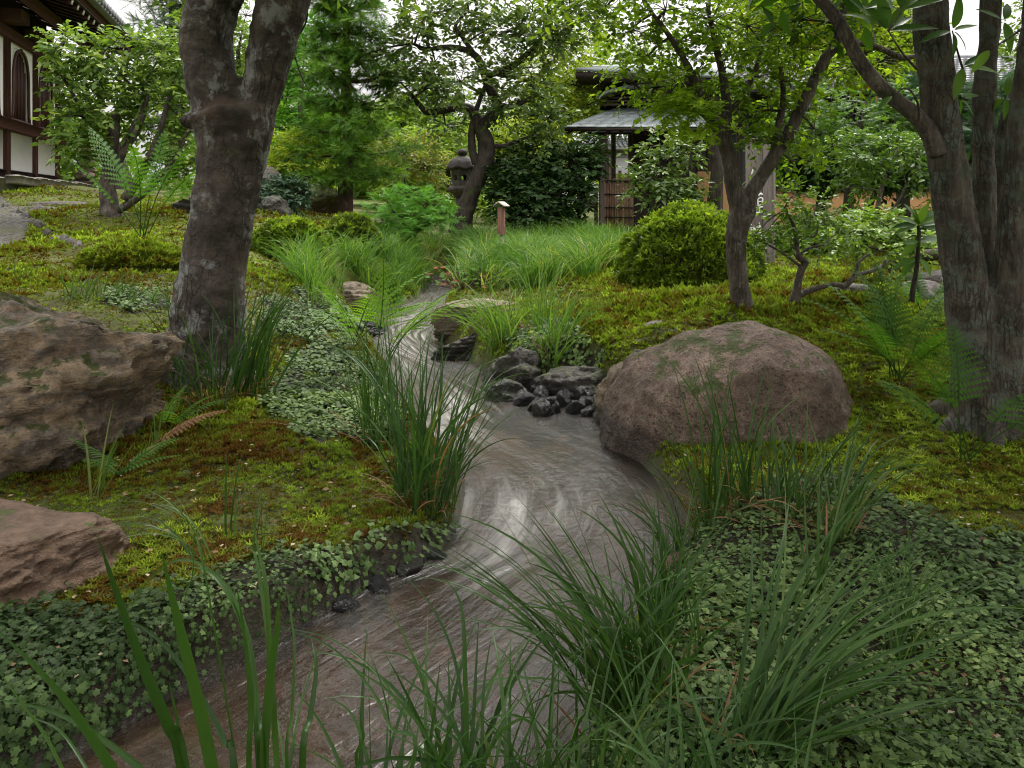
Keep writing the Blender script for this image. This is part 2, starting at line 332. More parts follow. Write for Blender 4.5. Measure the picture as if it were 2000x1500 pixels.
CTRL = [  # px, py, depth of ground points read off the picture
 (450, 1040, 2.35), (250, 1150, 2.0), (0, 1300, 1.75), (600, 900, 3.0), (620, 800, 3.6), (400, 748, 4.1), (620, 690, 4.9), (560, 780, 3.9), (350, 960, 2.75), (100, 930, 2.9),
 (700, 780, 4.0), (740, 860, 3.3), (760, 980, 2.75), (-300, 1250, 1.8), (-300, 950, 2.6),
 (0, 585, 4.7), (200, 600, 4.7), (250, 565, 5.3), (300, 640, 4.6), (100, 535, 5.8), (260, 530, 6.2), (0, 480, 7.4), (300, 465, 7.4), (450, 485, 8), (520, 525, 7), (650, 505, 8.5), (560, 560, 6.4), (620, 565, 7), (560, 640, 5.5), (640, 655, 5.3),
 (0, 410, 10), (200, 408, 9.5), (100, 385, 11.5), (300, 415, 10), (400, 408, 11), (550, 425, 11), (640, 425, 13), (600, 410, 15), (0, 368, 12.5), (100, 362, 14), (250, 375, 15), (-400, 560, 5), (-400, 420, 9), (-400, 350, 13),
 (750, 480, 11), (900, 468, 13.5), (1000, 462, 15),
 (1300, 1400, 1.6), (1600, 1300, 1.75), (2000, 1400, 1.6), (1500, 1150, 2.05), (1900, 1100, 2.15), (2000, 960, 2.75), (1700, 955, 2.8), (1900, 820, 3.3), (1750, 840, 3.3), (2300, 900, 3.0), (2400, 1300, 1.8),
 (1700, 650, 4.7), (1550, 608, 5), (1300, 628, 4.8), (1200, 655, 4.7), (1150, 700, 4.6), (1050, 665, 5.2), (1000, 610, 6.2), (1100, 570, 7), (1000, 530, 8.5), (1200, 510, 9), (1350, 550, 6.9), (1500, 518, 8.5), (1700, 525, 8), (1600, 565, 6.2), (1850, 568, 5.5), (1990, 605, 4.7), (2300, 600, 4.7),
 (1100, 470, 13), (1300, 468, 14), (1800, 485, 13), (2400, 480, 10), (760, 540, 8.6), (700, 560, 7.8), (900, 520, 10.5)]
CP = [at(*c) for c in CTRL]+[np.array(p, float) for p in [(-3, 0, .2), (0, 0, .12), (2, 0, .12), (-1, -3, .15), (3, -3, .15), (-8, 0, .5), (8, 0, .3), (-30, 20, 1.9), (-14, 22, 1.7), (0, 22, .7), (10, 22, .5), (30, 20, .5), (0, 60, 1.2), (-40, 60, 2.5), (40, 60, .6), (-30, -5, 1.5), (30, -5, .5), (-10, 40, 1.8), (15, 40, .6)]]
CP = np.array(CP)
def _phi(d): return np.sqrt(d*d+.16)
_D = np.linalg.norm(CP[:, None, :2]-CP[None, :, :2], axis=-1)
_A = _phi(_D)-np.eye(len(CP))*.05; _c0 = CP[:, 2].mean(); _w = np.linalg.solve(_A, CP[:, 2]-_c0)
def base_g(x, y):
    r = np.full(x.shape, _c0)
    for c, w in zip(CP, _w): r = r+w*_phi(np.hypot(x-c[0], y-c[1]))
    return r
xs = np.concatenate([np.linspace(-70, -9, 20), np.arange(-8, -2.6, .09), np.arange(-2.6, 2.8, .037), np.arange(2.8, 8, .09), np.linspace(9, 70, 20)])
ys = np.concatenate([np.linspace(-30, -4, 8), np.arange(-3, .9, .15), np.arange(.9, 6, .039), np.arange(6, 13, .075), np.arange(13, 24, .3), np.linspace(25, 90, 18)])
GX, GY = np.meshgrid(xs, ys); fx, fy = GX.ravel(), GY.ravel()
gz = base_g(fx, fy)
near = (np.abs(fx) < 4) & (fy > -1.5) & (fy < 14)
dist = np.full(fx.shape, 9.0); dist[near] = np.minimum(seg_dist(fx[near], fy[near], LBc), seg_dist(fx[near], fy[near], RBc))
ins = in_poly(fx, fy, STREAM)
lip = .16+.05*vnoise(p3(fx*3, fy*3), 5)+.06*np.clip(fy-5, 0, 8)
lip = lip-.07*np.exp(-((fx+.7)/.9)**2-((fy-2.1)/.6)**2)
bank = sstep(np.clip((dist+.015)/np.maximum(lip, .05), 0, 1))**.6
gz = gz+.018*fbm(p3(fx*2.2, fy*2.2), 3, 3)*np.clip(fy, 1, 6)/3+.011*fbm(p3(fx*7, fy*7), 3, 8)*np.clip(fy/3, .6, 1.5)
gz = np.where(ins, -.025-.11*sstep(dist/.2)+.01*fbm(p3(fx*14, fy*14), 2, 4), -.02+(np.maximum(gz, .05)+.02)*bank)
GZ = gz.reshape(GX.shape); GD = np.where(ins, -dist, dist).reshape(GX.shape)
def _bil(G, x, y):
    x = np.atleast_1d(np.asarray(x, float)); y = np.atleast_1d(np.asarray(y, float))
    i = np.clip(np.searchsorted(xs, x)-1, 0, len(xs)-2); j = np.clip(np.searchsorted(ys, y)-1, 0, len(ys)-2)
    u = np.clip((x-xs[i])/(xs[i+1]-xs[i]), 0, 1); v = np.clip((y-ys[j])/(ys[j+1]-ys[j]), 0, 1)
    return G[j, i]*(1-u)*(1-v)+G[j, i+1]*u*(1-v)+G[j+1, i]*(1-u)*v+G[j+1, i+1]*u*v
def gh(x, y): return _bil(GZ, x, y)
def gd(x, y): return _bil(GD, x, y)
def gnd(px, Y, dz=0.): x = (px-1000)/F*Y; return np.array([x, Y, float(gh(x, Y)[0])+dz])
def pix(x, y, z): return 1000+F*x/y, HOR+F*(EYE-z)/y

# cover map: what grows where (read on the picture, kept as world regions)
COVER = [[(1330, 1060), (1420, 1000), (1480, 960), (1600, 905), (1700, 960), (1850, 1010), (2000, 1050), (2300, 1100), (2900, 1500), (2900, 2600), (900, 2600), (1100, 1700), (1150, 1400), (1290, 1180)],
 [(-900, 1250), (240, 1205), (380, 1150), (500, 1105), (620, 1080), (760, 1045), (905, 1010), (905, 1060), (760, 1160), (500, 1290), (300, 1400), (0, 1580), (-900, 1700)],
 [(560, 700), (620, 660), (690, 680), (760, 730), (800, 830), (740, 868), (640, 862), (520, 812)],
 [(180, 575), (330, 568), (340, 625), (250, 612)], [(505, 600), (600, 565), (690, 600), (700, 645), (560, 655)],
 [(985, 640), (1060, 610), (1130, 650), (1190, 700), (1150, 780), (990, 760)]]
def cover_at(x, y, z):
    px, py = pix(x, np.maximum(y, .6), z); m = np.zeros(x.shape, bool)
    jx = px+26*vnoise(p3(x*6, y*6), 21)+14*vnoise(p3(x*17, y*17), 22); jy = py+20*vnoise(p3(x*6, y*6, 5), 23)+10*vnoise(p3(x*17, y*17, 5), 24)
    for P in COVER: m |= in_poly(jx, jy, P)
    return m
PATHW = [tuple(at(*c)[:2]) for c in [(-700, 520, 5.5), (-60, 520, 6.3), (50, 470, 7.6), (62, 430, 9), (20, 400, 10.6), (-10, 380, 12), (-900, 380, 12)]]
# ------------------------------------------------------------------ ground, path, water
def m_ground():
    m, t, o = mat('soil_and_moss'); v = coord(t); n1 = noise_(t, v, 1.3, 5, .6, .3); n2 = noise_(t, v, 11, 6, .65); n3 = noise_(t, v, 120, 3, .6)
    moss = ramp(t, mrange(t, math_(t, 'ADD', math_(t, 'MULTIPLY', n1, .6), math_(t, 'MULTIPLY', n2, .4)), .32, .68), [(0, (.06, .036, .01)), (.35, (.10, .095, .014)), (.7, (.14, .19, .02)), (1, (.21, .28, .03))])
    soil = mixc(t, n2, (.012, .009, .006), (.05, .036, .024)); far = attr(t); c = mixc(t, far, soil, moss)
    c = mixc(t, mrange(t, n3, .35, .65, 0, .6), mixc(t, 1., c, (.35, .35, .3), 'MULTIPLY'), c)
    g = t.nodes.new('ShaderNodeNewGeometry'); sz = t.nodes.new('ShaderNodeSeparateXYZ'); L(t, g.outputs['Position'], sz.inputs[0])
    wet = mrange(t, sz.outputs[2], .0, .07, 1, 0); c = mixc(t, math_(t, 'MULTIPLY', wet, .8), c, (.02, .014, .010))
    bed = mrange(t, sz.outputs[2], -.03, -.015, 1, 0); pb = voro_(t, v, 26).outputs['Color']
    bc = ramp(t, noise_(t, v, 9, 4), [(.3, (.035, .024, .015)), (.6, (.13, .09, .055)), (.8, (.2, .15, .10))]); c = mixc(t, bed, c, mixc(t, .5, bc, mixc(t, 1., bc, pb, 'MULTIPLY')))
    p = pbsdf(t, c, mrange(t, wet, 0, 1, .9, .4), bump_(t, math_(t, 'ADD', math_(t, 'MULTIPLY', n3, .3), n2), .8, .02), .3); L(t, p.outputs[0], o.inputs[0]); return m
M_GROUND = m_ground()
g = MB(); nx, ny = len(xs), len(ys); i = np.arange(ny-1)[:, None]*nx; j = np.arange(nx-1)[None]
far_t = np.clip((fy-2.0)/5.0, 0, 1)*.6+.4; far_t = np.where(np.abs(fx) > fy*.75+1.6, .9, far_t); far_t = np.where(cover_at(fx, np.maximum(fy, .6), gz) & (fy > .8), .06, far_t)
g.add(np.stack([fx, fy, gz], -1), np.stack([i+j, i+j+1, i+nx+j+1, i+nx+j], -1).reshape(-1, 4), tint=far_t)
g.obj('ground', M_GROUND, smooth=True, kind='structure')

# gravel path with its row of edging stones, far left
def drape(mb, poly, step, dz, tint=.5):
    poly = np.array(poly); a, b = poly.min(0), poly.max(0); X, Y = np.meshgrid(np.arange(a[0], b[0], step), np.arange(a[1], b[1], step))
    c = in_poly(X+step/2, Y+step/2, poly); ny_, nx_ = X.shape; V = np.stack([X.ravel(), Y.ravel(), gh(X.ravel(), Y.ravel())+dz], -1)
    jj, ii = np.nonzero(c[:-1, :-1]); q = np.stack([jj*nx_+ii, jj*nx_+ii+1, (jj+1)*nx_+ii+1, (jj+1)*nx_+ii], -1); mb.add(V, q, tint=tint)
def m_gravel():
    m, t, o = mat('gravel'); v = coord(t); vo = voro_(t, v, 45); s = t.nodes.new('ShaderNodeSeparateColor'); L(t, vo.outputs['Color'], s.inputs[0])
    c = ramp(t, s.outputs[0], [(0, (.03, .028, .024)), (1, (.11, .10, .09))]); c = mixc(t, mrange(t, noise_(t, v, 2.5, 4), .45, .65, 0, .7), c, (.07, .07, .03))
    p = pbsdf(t, c, .85, bump_(t, vo.outputs['Distance'], .8, .02), .3); L(t, p.outputs[0], o.inputs[0]); return m
mb = MB(); drape(mb, PATHW, .07, .015); mb.obj('gravel_path', m_gravel(), smooth=True, kind='structure')

def m_water():
    m, t, o = mat('running_water'); uv = t.nodes.new('ShaderNodeUVMap'); 
    def fl(sx, sy):
        mp = t.nodes.new('ShaderNodeMapping'); mp.inputs['Scale'].default_value = (sx, sy, 1); L(t, uv.outputs[0], mp.inputs[0]); return mp.outputs[0]
    s1 = noise_(t, fl(16, 1.1), 1, 4, .5, .25); s2 = noise_(t, fl(60, 2.2), 1, 3, .5, .3); s3 = noise_(t, fl(9, 2.2), 1, 5, .6, .6); s4 = noise_(t, fl(11, 4), 1, 3, .6, 1.5)
    foam_sheen = attr(t, 'foam_sheen'); mixn = math_(t, 'ADD', math_(t, 'MULTIPLY', s1, .40), math_(t, 'ADD', math_(t, 'MULTIPLY', s2, .12), math_(t, 'MULTIPLY', s3, .48)))
    f = math_(t, 'MULTIPLY', mrange(t, mixn, .42, .74), foam_sheen)
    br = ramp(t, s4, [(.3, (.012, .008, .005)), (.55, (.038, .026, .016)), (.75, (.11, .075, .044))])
    col = mixc(t, math_(t, 'MULTIPLY', f, .80), br, (.71, .69, .66))  # white for foam and for the sky sheen painted into the colour
    h = math_(t, 'ADD', math_(t, 'MULTIPLY', s1, .8), math_(t, 'ADD', math_(t, 'MULTIPLY', s2, .35), math_(t, 'ADD', math_(t, 'MULTIPLY', s4, .9), math_(t, 'MULTIPLY', noise_(t, coord(t), 26, 3, .5, .6), .5))))
    nrm = bump_(t, h, .30, .02)
    p = pbsdf(t, col, mrange(t, f, 0, 1, .26, .45), nrm, .6); p.inputs['IOR'].default_value = 1.33; p.inputs['Specular IOR Level'].default_value = 1.0
    tr = t.nodes.new('ShaderNodeBsdfTransparent'); tr.inputs[0].default_value = (.72, .58, .42, 1)
    gl = t.nodes.new('ShaderNodeBsdfGlossy'); gl.inputs['Roughness'].default_value = .24; L(t, nrm, gl.inputs['Normal'])
    fr = t.nodes.new('ShaderNodeFresnel'); fr.inputs[0].default_value = 1.33; L(t, nrm, fr.inputs['Normal'])
    clear = t.nodes.new('ShaderNodeMixShader'); L(t, fr.outputs[0], clear.inputs[0]); L(t, tr.outputs[0], clear.inputs[1]); L(t, gl.outputs[0], clear.inputs[2])
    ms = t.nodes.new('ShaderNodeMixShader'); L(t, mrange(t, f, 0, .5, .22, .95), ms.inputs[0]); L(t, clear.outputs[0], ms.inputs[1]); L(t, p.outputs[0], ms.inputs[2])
    L(t, ms.outputs[0], o.inputs[0]); return m
NC = 52
u = np.linspace(-.12, 1.12, NC); Wp = LBf[:, None]*(1-u)[None, :, None]+RBf[:, None]*u[None, :, None]
cen = (LBf+RBf)/2; sl_ = np.concatenate([[0], np.cumsum(np.linalg.norm(np.diff(cen, axis=0), axis=1))]); wd = np.linalg.norm(LBf-RBf, axis=1)
wx, wy = Wp[..., 0].ravel(), Wp[..., 1].ravel(); S = np.repeat(sl_, NC); U = (u[None]*wd[:, None]).ravel()
wz = .006*fbm(p3(U*5, S*1.6), 3, 41, .5)+.0016*fbm(p3(U*14, S*3), 2, 42, .5)
ppx, ppy = pix(wx, np.maximum(wy, .5), 0)
def gau(x, y, px, py, sx, sy): return np.exp(-((ppx-px)/sx)**2-((ppy-py)/sy)**2)
foam_sheen = np.clip(.07+.95*gau(wx, wy, 790, 670, 60, 60)+1.15*gau(wx, wy, 885, 820, 80, 65)+.75*gau(wx, wy, 1020, 985, 140, 70)+.5*gau(wx, wy, 960, 1090, 90, 50)+.15*gau(wx, wy, 860, 1200, 400, 130)+.5*gau(wx, wy, 840, 600, 60, 30)-.5*gau(wx, wy, 1090, 830, 90, 30)-.25*gau(wx, wy, 700, 1180, 160, 60)-.25*gau(wx, wy, 250, 1460, 200, 60), .05, 1)  # real foam plus silvery sky reflection painted on as white patches
wm = MB(); i = np.arange(NS-1)[:, None]*NC; j = np.arange(NC-1)[None]
q = np.stack([i+j, i+j+1, i+NC+j+1, i+NC+j], -1).reshape(-1, 4); wm.add(np.stack([wx, wy, wz], -1), q)
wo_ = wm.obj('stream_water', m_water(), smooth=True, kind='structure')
fa = wo_.data.attributes.new('foam_sheen', 'FLOAT', 'POINT'); fa.data.foreach_set('value', foam_sheen.astype(np.float32))
uvl = wo_.data.uv_layers.new(name='flow'); uvl.data.foreach_set('uv', np.stack([U[q.ravel()], S[q.ravel()]], -1).astype(np.float32).ravel())

# ------------------------------------------------------------------ moss and creeping leaves
def rnd_points(n, ymin, ymax, p=1.6, side=.78, pad=.6):
    """random ground points, thinning with distance"""
    a = 1-p; y = (rng.random(n)*(ymax**a-ymin**a)+ymin**a)**(1/a); x = (rng.random(n)*2-1)*(y*side+pad); return x, y
def star_T(n=5, h=1., w=.34, tilt=.9):
    V = []; T = []
    for k in range(n):
        a = 2*math.pi*k/n+.3; c, s = math.cos(a), math.sin(a); b = len(V)
        V += [[-s*w*.5, c*w*.5, 0], [s*w*.5, -c*w*.5, 0], [c*tilt, s*tilt, h]]; T.append([b, b+1, b+2])
    return np.array([[v[0], v[1], v[2]] for v in V]), np.zeros((0, 4), int), np.array(T)
# in scatter the template y axis goes along A: use A random horizontal, normal up
def rand_h(n): a = rng.random(n)*2*math.pi; return np.stack([np.cos(a), np.sin(a), 0*a], -1)
def up_n(n, s=.25): v = rng.normal(0, s, (n, 3)); v[:, 2] = 1; return norm(v)
M_MOSS = leaf_mat('moss_fibres', [(0, (.055, .024, .007)), (.25, (.11, .058, .010)), (.40, (.11, .11, .014)), (.62, (.135, .20, .02)), (.84, (.23, .33, .03)), (1, (.34, .45, .045))], .85, .2, .15)
M_COVER = leaf_mat('creeping_leaves', [(0, (.025, .048, .015)), (.35, (.06, .105, .033)), (.75, (.12, .19, .065)), (1, (.20, .28, .11))], .55, .2, .3)
x, y = rnd_points(330000, 1.25, 13.5, 1.7); z = gh(x, y); dd = gd(x, y); cv = cover_at(x, y, z)
px, py = pix(x, y, z)
path = in_poly(x, y, PATHW)
grassy = in_poly(px, py, [(560, 530), (700, 470), (1240, 455), (1210, 520), (1050, 545), (960, 560), (620, 560)])
keep = (dd > .03) & ~path & ~(grassy & (rng.random(len(x)) < .8)) & ~(cv & (rng.random(len(x)) < .93)) & (rng.random(len(x)) < sstep(dd/.15)+.15)
x, y, z, px, py, dd = [a[keep] for a in (x, y, z, px, py, dd)]
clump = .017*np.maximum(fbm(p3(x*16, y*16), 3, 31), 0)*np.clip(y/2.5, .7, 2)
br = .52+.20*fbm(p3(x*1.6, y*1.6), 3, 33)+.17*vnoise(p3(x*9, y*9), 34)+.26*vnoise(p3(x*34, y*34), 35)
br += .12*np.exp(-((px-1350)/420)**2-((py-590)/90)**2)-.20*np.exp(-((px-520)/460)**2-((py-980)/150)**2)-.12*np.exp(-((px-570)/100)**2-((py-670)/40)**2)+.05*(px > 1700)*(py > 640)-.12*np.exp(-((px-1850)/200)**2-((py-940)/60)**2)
tall = np.clip(.5+.8*vnoise(p3(x*.9, y*.9), 36), .4, 1.3)*np.where((px > 1000) & (py < 960), 1.35, 1.)
s = (.0100+.0054*y)*rng.uniform(.6, 1.3, len(x))*tall
mb = MB(); half = rng.random(len(x)) < .5
farm = y > 3.6
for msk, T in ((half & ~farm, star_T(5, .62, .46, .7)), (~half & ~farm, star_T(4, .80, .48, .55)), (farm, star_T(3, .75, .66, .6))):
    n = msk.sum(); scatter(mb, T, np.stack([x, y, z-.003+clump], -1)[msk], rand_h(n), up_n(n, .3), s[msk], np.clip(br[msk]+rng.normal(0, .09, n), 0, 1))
mb.obj('moss', M_MOSS, kind='stuff', label='green and rust brown moss carpet on both banks', cat='moss')

# haircap moss: larger star shaped shoots standing above the carpet
x, y = rnd_points(60000, 1.6, 9.5, 1.7); z = gh(x, y); px, py = pix(x, y, z)
k = (gd(x, y) > .10) & ~in_poly(x, y, PATHW) & ~cover_at(x, y, z) & (vnoise(p3(x*1.3, y*1.3), 61)+.5*vnoise(p3(x*5, y*5), 62)+.45*(px > 1000)*(py < 1000)-.45*(px < 900)*(py > 700) > .12) & ~in_poly(px, py, [(560, 540), (700, 470), (1240, 455), (1210, 520), (1050, 545), (960, 560), (620, 560)])
x, y, z, px, py = x[k], y[k], z[k], px[k], py[k]; n = len(x)
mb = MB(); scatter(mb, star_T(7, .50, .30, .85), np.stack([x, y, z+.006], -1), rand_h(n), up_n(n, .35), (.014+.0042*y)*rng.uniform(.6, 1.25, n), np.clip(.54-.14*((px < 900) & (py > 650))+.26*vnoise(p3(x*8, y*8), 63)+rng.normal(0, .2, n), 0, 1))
mb.obj('haircap_moss', M_MOSS, kind='stuff', label='star shaped haircap moss shoots standing over the carpet', cat='moss')

def lobed_T(n=9, lobes=5):
    V = [[0, .5, .10]]; T = []
    m = lobes*2+1
    for k in range(m):
        a = -math.pi*.88+2*math.pi*.88*k/(m-1); r = .52 if k % 2 == 0 else .36
        V.append([math.sin(a)*r*1.1, .5+math.cos(a)*r, .02-.10*r*(k % 2)])
    V.append([0, .28, 0])
    for k in range(1, m+1): T.append([0, k+1, k] if k < m else [0, m+1, m])
    T.append([0, 1, m+1]); return np.array(V), np.zeros((0, 4), int), np.array(T)
COVER_T = lobed_T(); COVER_M = lobed_T(9, 3)
COVER_F = (np.array([[0, 0, 0], [.42, .25, -.04], [.36, .85, -.05], [-.36, .85, -.05], [-.42, .25, -.04], [0, .5, .08]]), np.zeros((0, 4), int), np.array([[5, 0, 1], [5, 1, 2], [5, 2, 3], [5, 3, 4], [5, 4, 0]]))
def cover_leaves(n, ymin, ymax, p, region, scale=1., name='creeping_leaves', label='', bright=0, side=.85, pad=.9, layers=.02):
    x, y = rnd_points(n, ymin, ymax, p, side, pad); z = gh(x, y); k = region(x, y, z) & (rng.random(n) > .7*sstep((fbm(p3(x*7, y*7), 3, 57)-.50)/.3)); x, y, z = x[k], y[k], z[k]; n = len(x)
    h = rng.random(n)*layers; s = scale*(.0095+.0026*y)*rng.uniform(.65, 1.35, n)*(1+.35*vnoise(p3(x*3, y*3), 51))
    t = .46+bright+.26*vnoise(p3(x*4, y*4), 52)+.2*vnoise(p3(x*18, y*18), 53)+rng.normal(0, .18, n)-.36*np.exp(-((x+1.25)/.75)**2-((y-1.9)/.6)**2)-.12*((x < -.3) & (y < 2.8))+(h/layers-.5)*.15  # tint lowered over the left bank, its shade put into the leaf colour
    # banks: leaves face out of the slope
    e = .03; nx_ = -(gh(x+e, y)-gh(x-e, y))/(2*e); ny_ = -(gh(x, y+e)-gh(x, y-e))/(2*e); nn = norm(np.stack([nx_*.8, ny_*.8, 1+0*nx_], -1)+rng.normal(0, .32, (n, 3)))
    A = rand_h(n); A = norm(A-nn*np.sum(A*nn, -1, keepdims=True)); b = MB(); PP = np.stack([x, y, z+h+.012*np.maximum(vnoise(p3(x*9, y*9), 54), -.2)], -1)
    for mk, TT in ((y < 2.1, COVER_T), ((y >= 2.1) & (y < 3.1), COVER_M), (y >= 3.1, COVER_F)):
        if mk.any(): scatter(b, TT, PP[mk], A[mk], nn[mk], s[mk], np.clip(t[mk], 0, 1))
    return b
def reg_cover(x, y, z): return cover_at(x, y, z) & (gd(x, y) > .0) & ~rocks_hit(x, y)
def rocks_hit(x, y): return np.zeros(x.shape, bool)
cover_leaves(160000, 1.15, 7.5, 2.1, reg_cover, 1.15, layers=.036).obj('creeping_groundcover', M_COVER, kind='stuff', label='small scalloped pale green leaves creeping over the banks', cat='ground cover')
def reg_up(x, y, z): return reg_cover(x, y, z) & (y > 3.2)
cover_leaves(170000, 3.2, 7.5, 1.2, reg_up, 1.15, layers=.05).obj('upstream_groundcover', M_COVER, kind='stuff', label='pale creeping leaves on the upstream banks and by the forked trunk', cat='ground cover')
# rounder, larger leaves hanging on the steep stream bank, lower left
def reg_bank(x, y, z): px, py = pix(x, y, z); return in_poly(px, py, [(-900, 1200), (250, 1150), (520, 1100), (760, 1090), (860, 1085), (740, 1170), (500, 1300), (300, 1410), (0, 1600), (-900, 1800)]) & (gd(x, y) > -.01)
cover_leaves(17000, 1.15, 2.8, 1.5, reg_bank, 1.0, bright=-.20, layers=.035).obj('bank_groundcover', M_COVER, kind='stuff', label='larger round green leaves overhanging the stream on the left bank', cat='ground cover')  # lower tint here carries the bank's shade in the leaf colour
# bits of fallen leaf on moss
x, y = rnd_points(2600, 1.5, 12, 1.6); k = (gd(x, y) > .05); x, y = x[k], y[k]; n = len(x)
DIA = (np.array([[0, 0, 0], [.3, .5, .08], [0, 1, 0], [-.3, .5, .08]]), np.array([[0, 1, 2, 3]]), np.zeros((0, 3), int))
mb = MB(); scatter(mb, DIA, np.stack([x, y, gh(x, y)+.014+.003*y], -1), rand_h(n), up_n(n, .4), rng.uniform(.008, .02, n)*(1+y*.08), rng.random(n))
mb.obj('fallen_leaves', leaf_mat('dead_leaves', [(0, (.09, .05, .025)), (.7, (.22, .15, .09)), (1, (.38, .33, .27))], .7, .1), kind='stuff', label='scattered dry leaves and flecks lying on the moss', cat='fallen leaves')
# ------------------------------------------------------------------ rocks
def ico(sub):
    import bmesh
    b = bmesh.new(); bmesh.ops.create_icosphere(b, subdivisions=sub, radius=1.0)
    v = np.array([x.co[:] for x in b.verts]); f = np.array([[x.index for x in q.verts] for q in b.faces]); b.free(); return v, f
ICO = {k: ico(k) for k in (2, 3, 4, 5, 6)}
def rock(name, label, c, dims, m, sub=5, rz=0., rough=.18, freq=1.6, seed=0, facets=0, flat=.5, layer=0., cat='rock', group=None, cut=None, tilt=(0, 0), shape=None, parent=None, fine=.02, power=None, crag=0.):
    """boulder: c = centre of its base on the ground, dims = full x, y, z size above the ground"""
    v, f = ICO[sub]; v = v.copy(); r = random.Random(seed)
    if power: v = np.sign(v)*np.abs(v)**power; 
    for k in range(facets):                    # planar cuts give broken faces
        n = norm(np.array([[r.gauss(0, 1), r.gauss(0, 1), r.gauss(.25, .6)]]))[0]; dcut = r.uniform(.62, .9)
        e = v@n-dcut; v = v-np.maximum(e, 0)[:, None]*n*r.uniform(.8, .97)
    d = fbm(v*freq+seed*3.1, 5, seed, .5); v = v*(1+rough*d)[:, None]
    v = v*(1+fine*fbm(v*freq*7, 4, seed+9, .6, True))[:, None]
    if crag: cr = fbm(v*freq*1.9+3.3, 3, seed+21, .5, True); v = v*(1+crag*(cr-.6))[:, None]
    if layer:
        zq = v[:, 2]*layer+.35*vnoise(v*1.3, seed+3)*2; st = (zq-np.floor(zq)); v[:, :2] *= (1+.09*(sstep(st*1.6)-.5)*rough*6)[:, None]
    v = v*np.array(dims)/2*np.array([1, 1, 1/(.5+flat*.5)*1.0]); 
    if shape is not None: v = shape(v)
    ty, tx = tilt; R = rotz(rz)@np.array([[math.cos(ty), 0, math.sin(ty)], [0, 1, 0], [-math.sin(ty), 0, math.cos(ty)]])@np.array([[1, 0, 0], [0, math.cos(tx), -math.sin(tx)], [0, math.sin(tx), math.cos(tx)]])
    v = v@R.T; top = v[:, 2].max(); v[:, 2] += dims[2]-top; 
    v = v+np.asarray(c, float); mb = MB(); mb.add(v, None, f)
    o = mb.obj(name, m, parent, smooth=True)
    if parent is None:
        tag(o, label, cat, group)
    return o
M_R_RED = rock_mat('weathered_red_rock', [(.14, .095, .062), (.42, .27, .165), (.29, .235, .19), (.58, .41, .26), (.27, .215, .165), (.52, .46, .39)], 1.6, 0, .60, lich=.62, lichc=(.36, .34, .31), layered=.4, bump=1.2)
M_R_SLAB = rock_mat('brown_slab_rock', [(.09, .058, .04), (.22, .135, .09), (.30, .195, .135)], 1.5, 0, .66, lich=.72, wet=.07, layered=.3)
M_R_GRAN = rock_mat('pink_granite', [(.23, .155, .12), (.38, .265, .21), (.45, .325, .265), (.32, .225, .18)], 1.4, .6, .60, lich=.64, lichc=(.2, .22, .19), wet=.18, bump=1.1)
M_R_DARK = rock_mat('dark_wet_rock', [(.03, .026, .022), (.075, .062, .05), (.05, .045, .042)], 2.4, 0, .60, lich=.8, wet=.12, rough=.5)
M_R_TAN = rock_mat('tan_rock', [(.11, .08, .05), (.34, .26, .18), (.40, .34, .27)], 2.4, 0, .68, lich=.66, wet=.08, layered=.4)
M_R_GREY = rock_mat('grey_purple_rock', [(.09, .073, .07), (.17, .14, .135), (.13, .115, .11)], 1.8, 0, .62, lich=.64, wet=.05, layered=.4)
M_PEB = rock_mat('wet_black_pebble', [(.022, .022, .024), (.06, .058, .06), (.035, .034, .036)], 5, 0, .9, lich=.9, wet=.3, rough=.3)
def box_shape_left(v):
    v = v.copy(); return v
# the three rocks on the left bank
c = at(110, 900, 3.2)
rock('mossy_boulder', 'big craggy reddish brown rock beside the forked tree on the left bank', [-2.08, 3.42, .02], (1.50, 1.25, .74), M_R_RED, 6, .15, .17, 1.5, 11, 18, .5, 2., 'boulder', fine=.03, power=.88, crag=.055)
rock('flat_topped_rock', 'low flat-topped brown rock jutting over the left bank in front of the craggy one', np.array([-1.42, 2.12, .06]), (.76, .55, .22), M_R_SLAB, 6, -.1, .10, 1.6, 23, 6, .4, 3., 'rock', power=.55, fine=.02)
rock('pale_grey_rock', 'small rounded pale grey rock at the left edge behind the craggy boulder', gnd(20, 4.05, -.05), (.42, .40, .22), M_R_GREY, 5, .3, .12, 1.5, 31, 4, .5, 3., 'rock')
# boulder on the right bank
def dome(v):
    v = v.copy(); t = np.clip(v[:, 0]/.55, -1, 1); v[:, 2] += .05*np.clip(-t, 0, 1)*0
    v[:, 0] += -.08*(v[:, 2]); return v
BOULD = at(1432, 880, 3.62)
rock('rounded_boulder', 'large rounded pinkish granite boulder with moss patches at the bend of the stream', [1.035, 3.66, -.06], (1.11, 1.05, .635), M_R_GRAN, 6, -.12, .10, 1.1, 47, 6, .25, 0, 'boulder', fine=.012, power=.98, crag=.02)
rock('tan_rock', 'small upright tan rock wedged between the pink boulder and dark pebbles', [.585, 4.18, -.03], (.30, .28, .34), M_R_TAN, 5, .4, .16, 1.7, 52, 7, .5, 4., tilt=(.35, 0))
rock('knob_rock', 'little dark knob of rock tucked behind the tan rock', [.70, 4.32, .16], (.16, .15, .17), M_R_GREY, 4, .4, .1, 1.7, 53, 4, .5)
rock('dark_sloping_rock', 'dark mossy rock sloping to the water right of the black pebbles', [.40, 4.62, -.04], (.56, .36, .23), M_R_DARK, 5, -.1, .14, 1.5, 56, 5, .5, 3.)
rock('mossy_wet_rock', 'dark wet rock with a moss patch at the corner of the stream', [.0, 4.88, -.05], (.36, .34, .30), M_R_DARK, 5, .3, .16, 1.6, 61, 7, .5, 3., tilt=(.15, -.2))
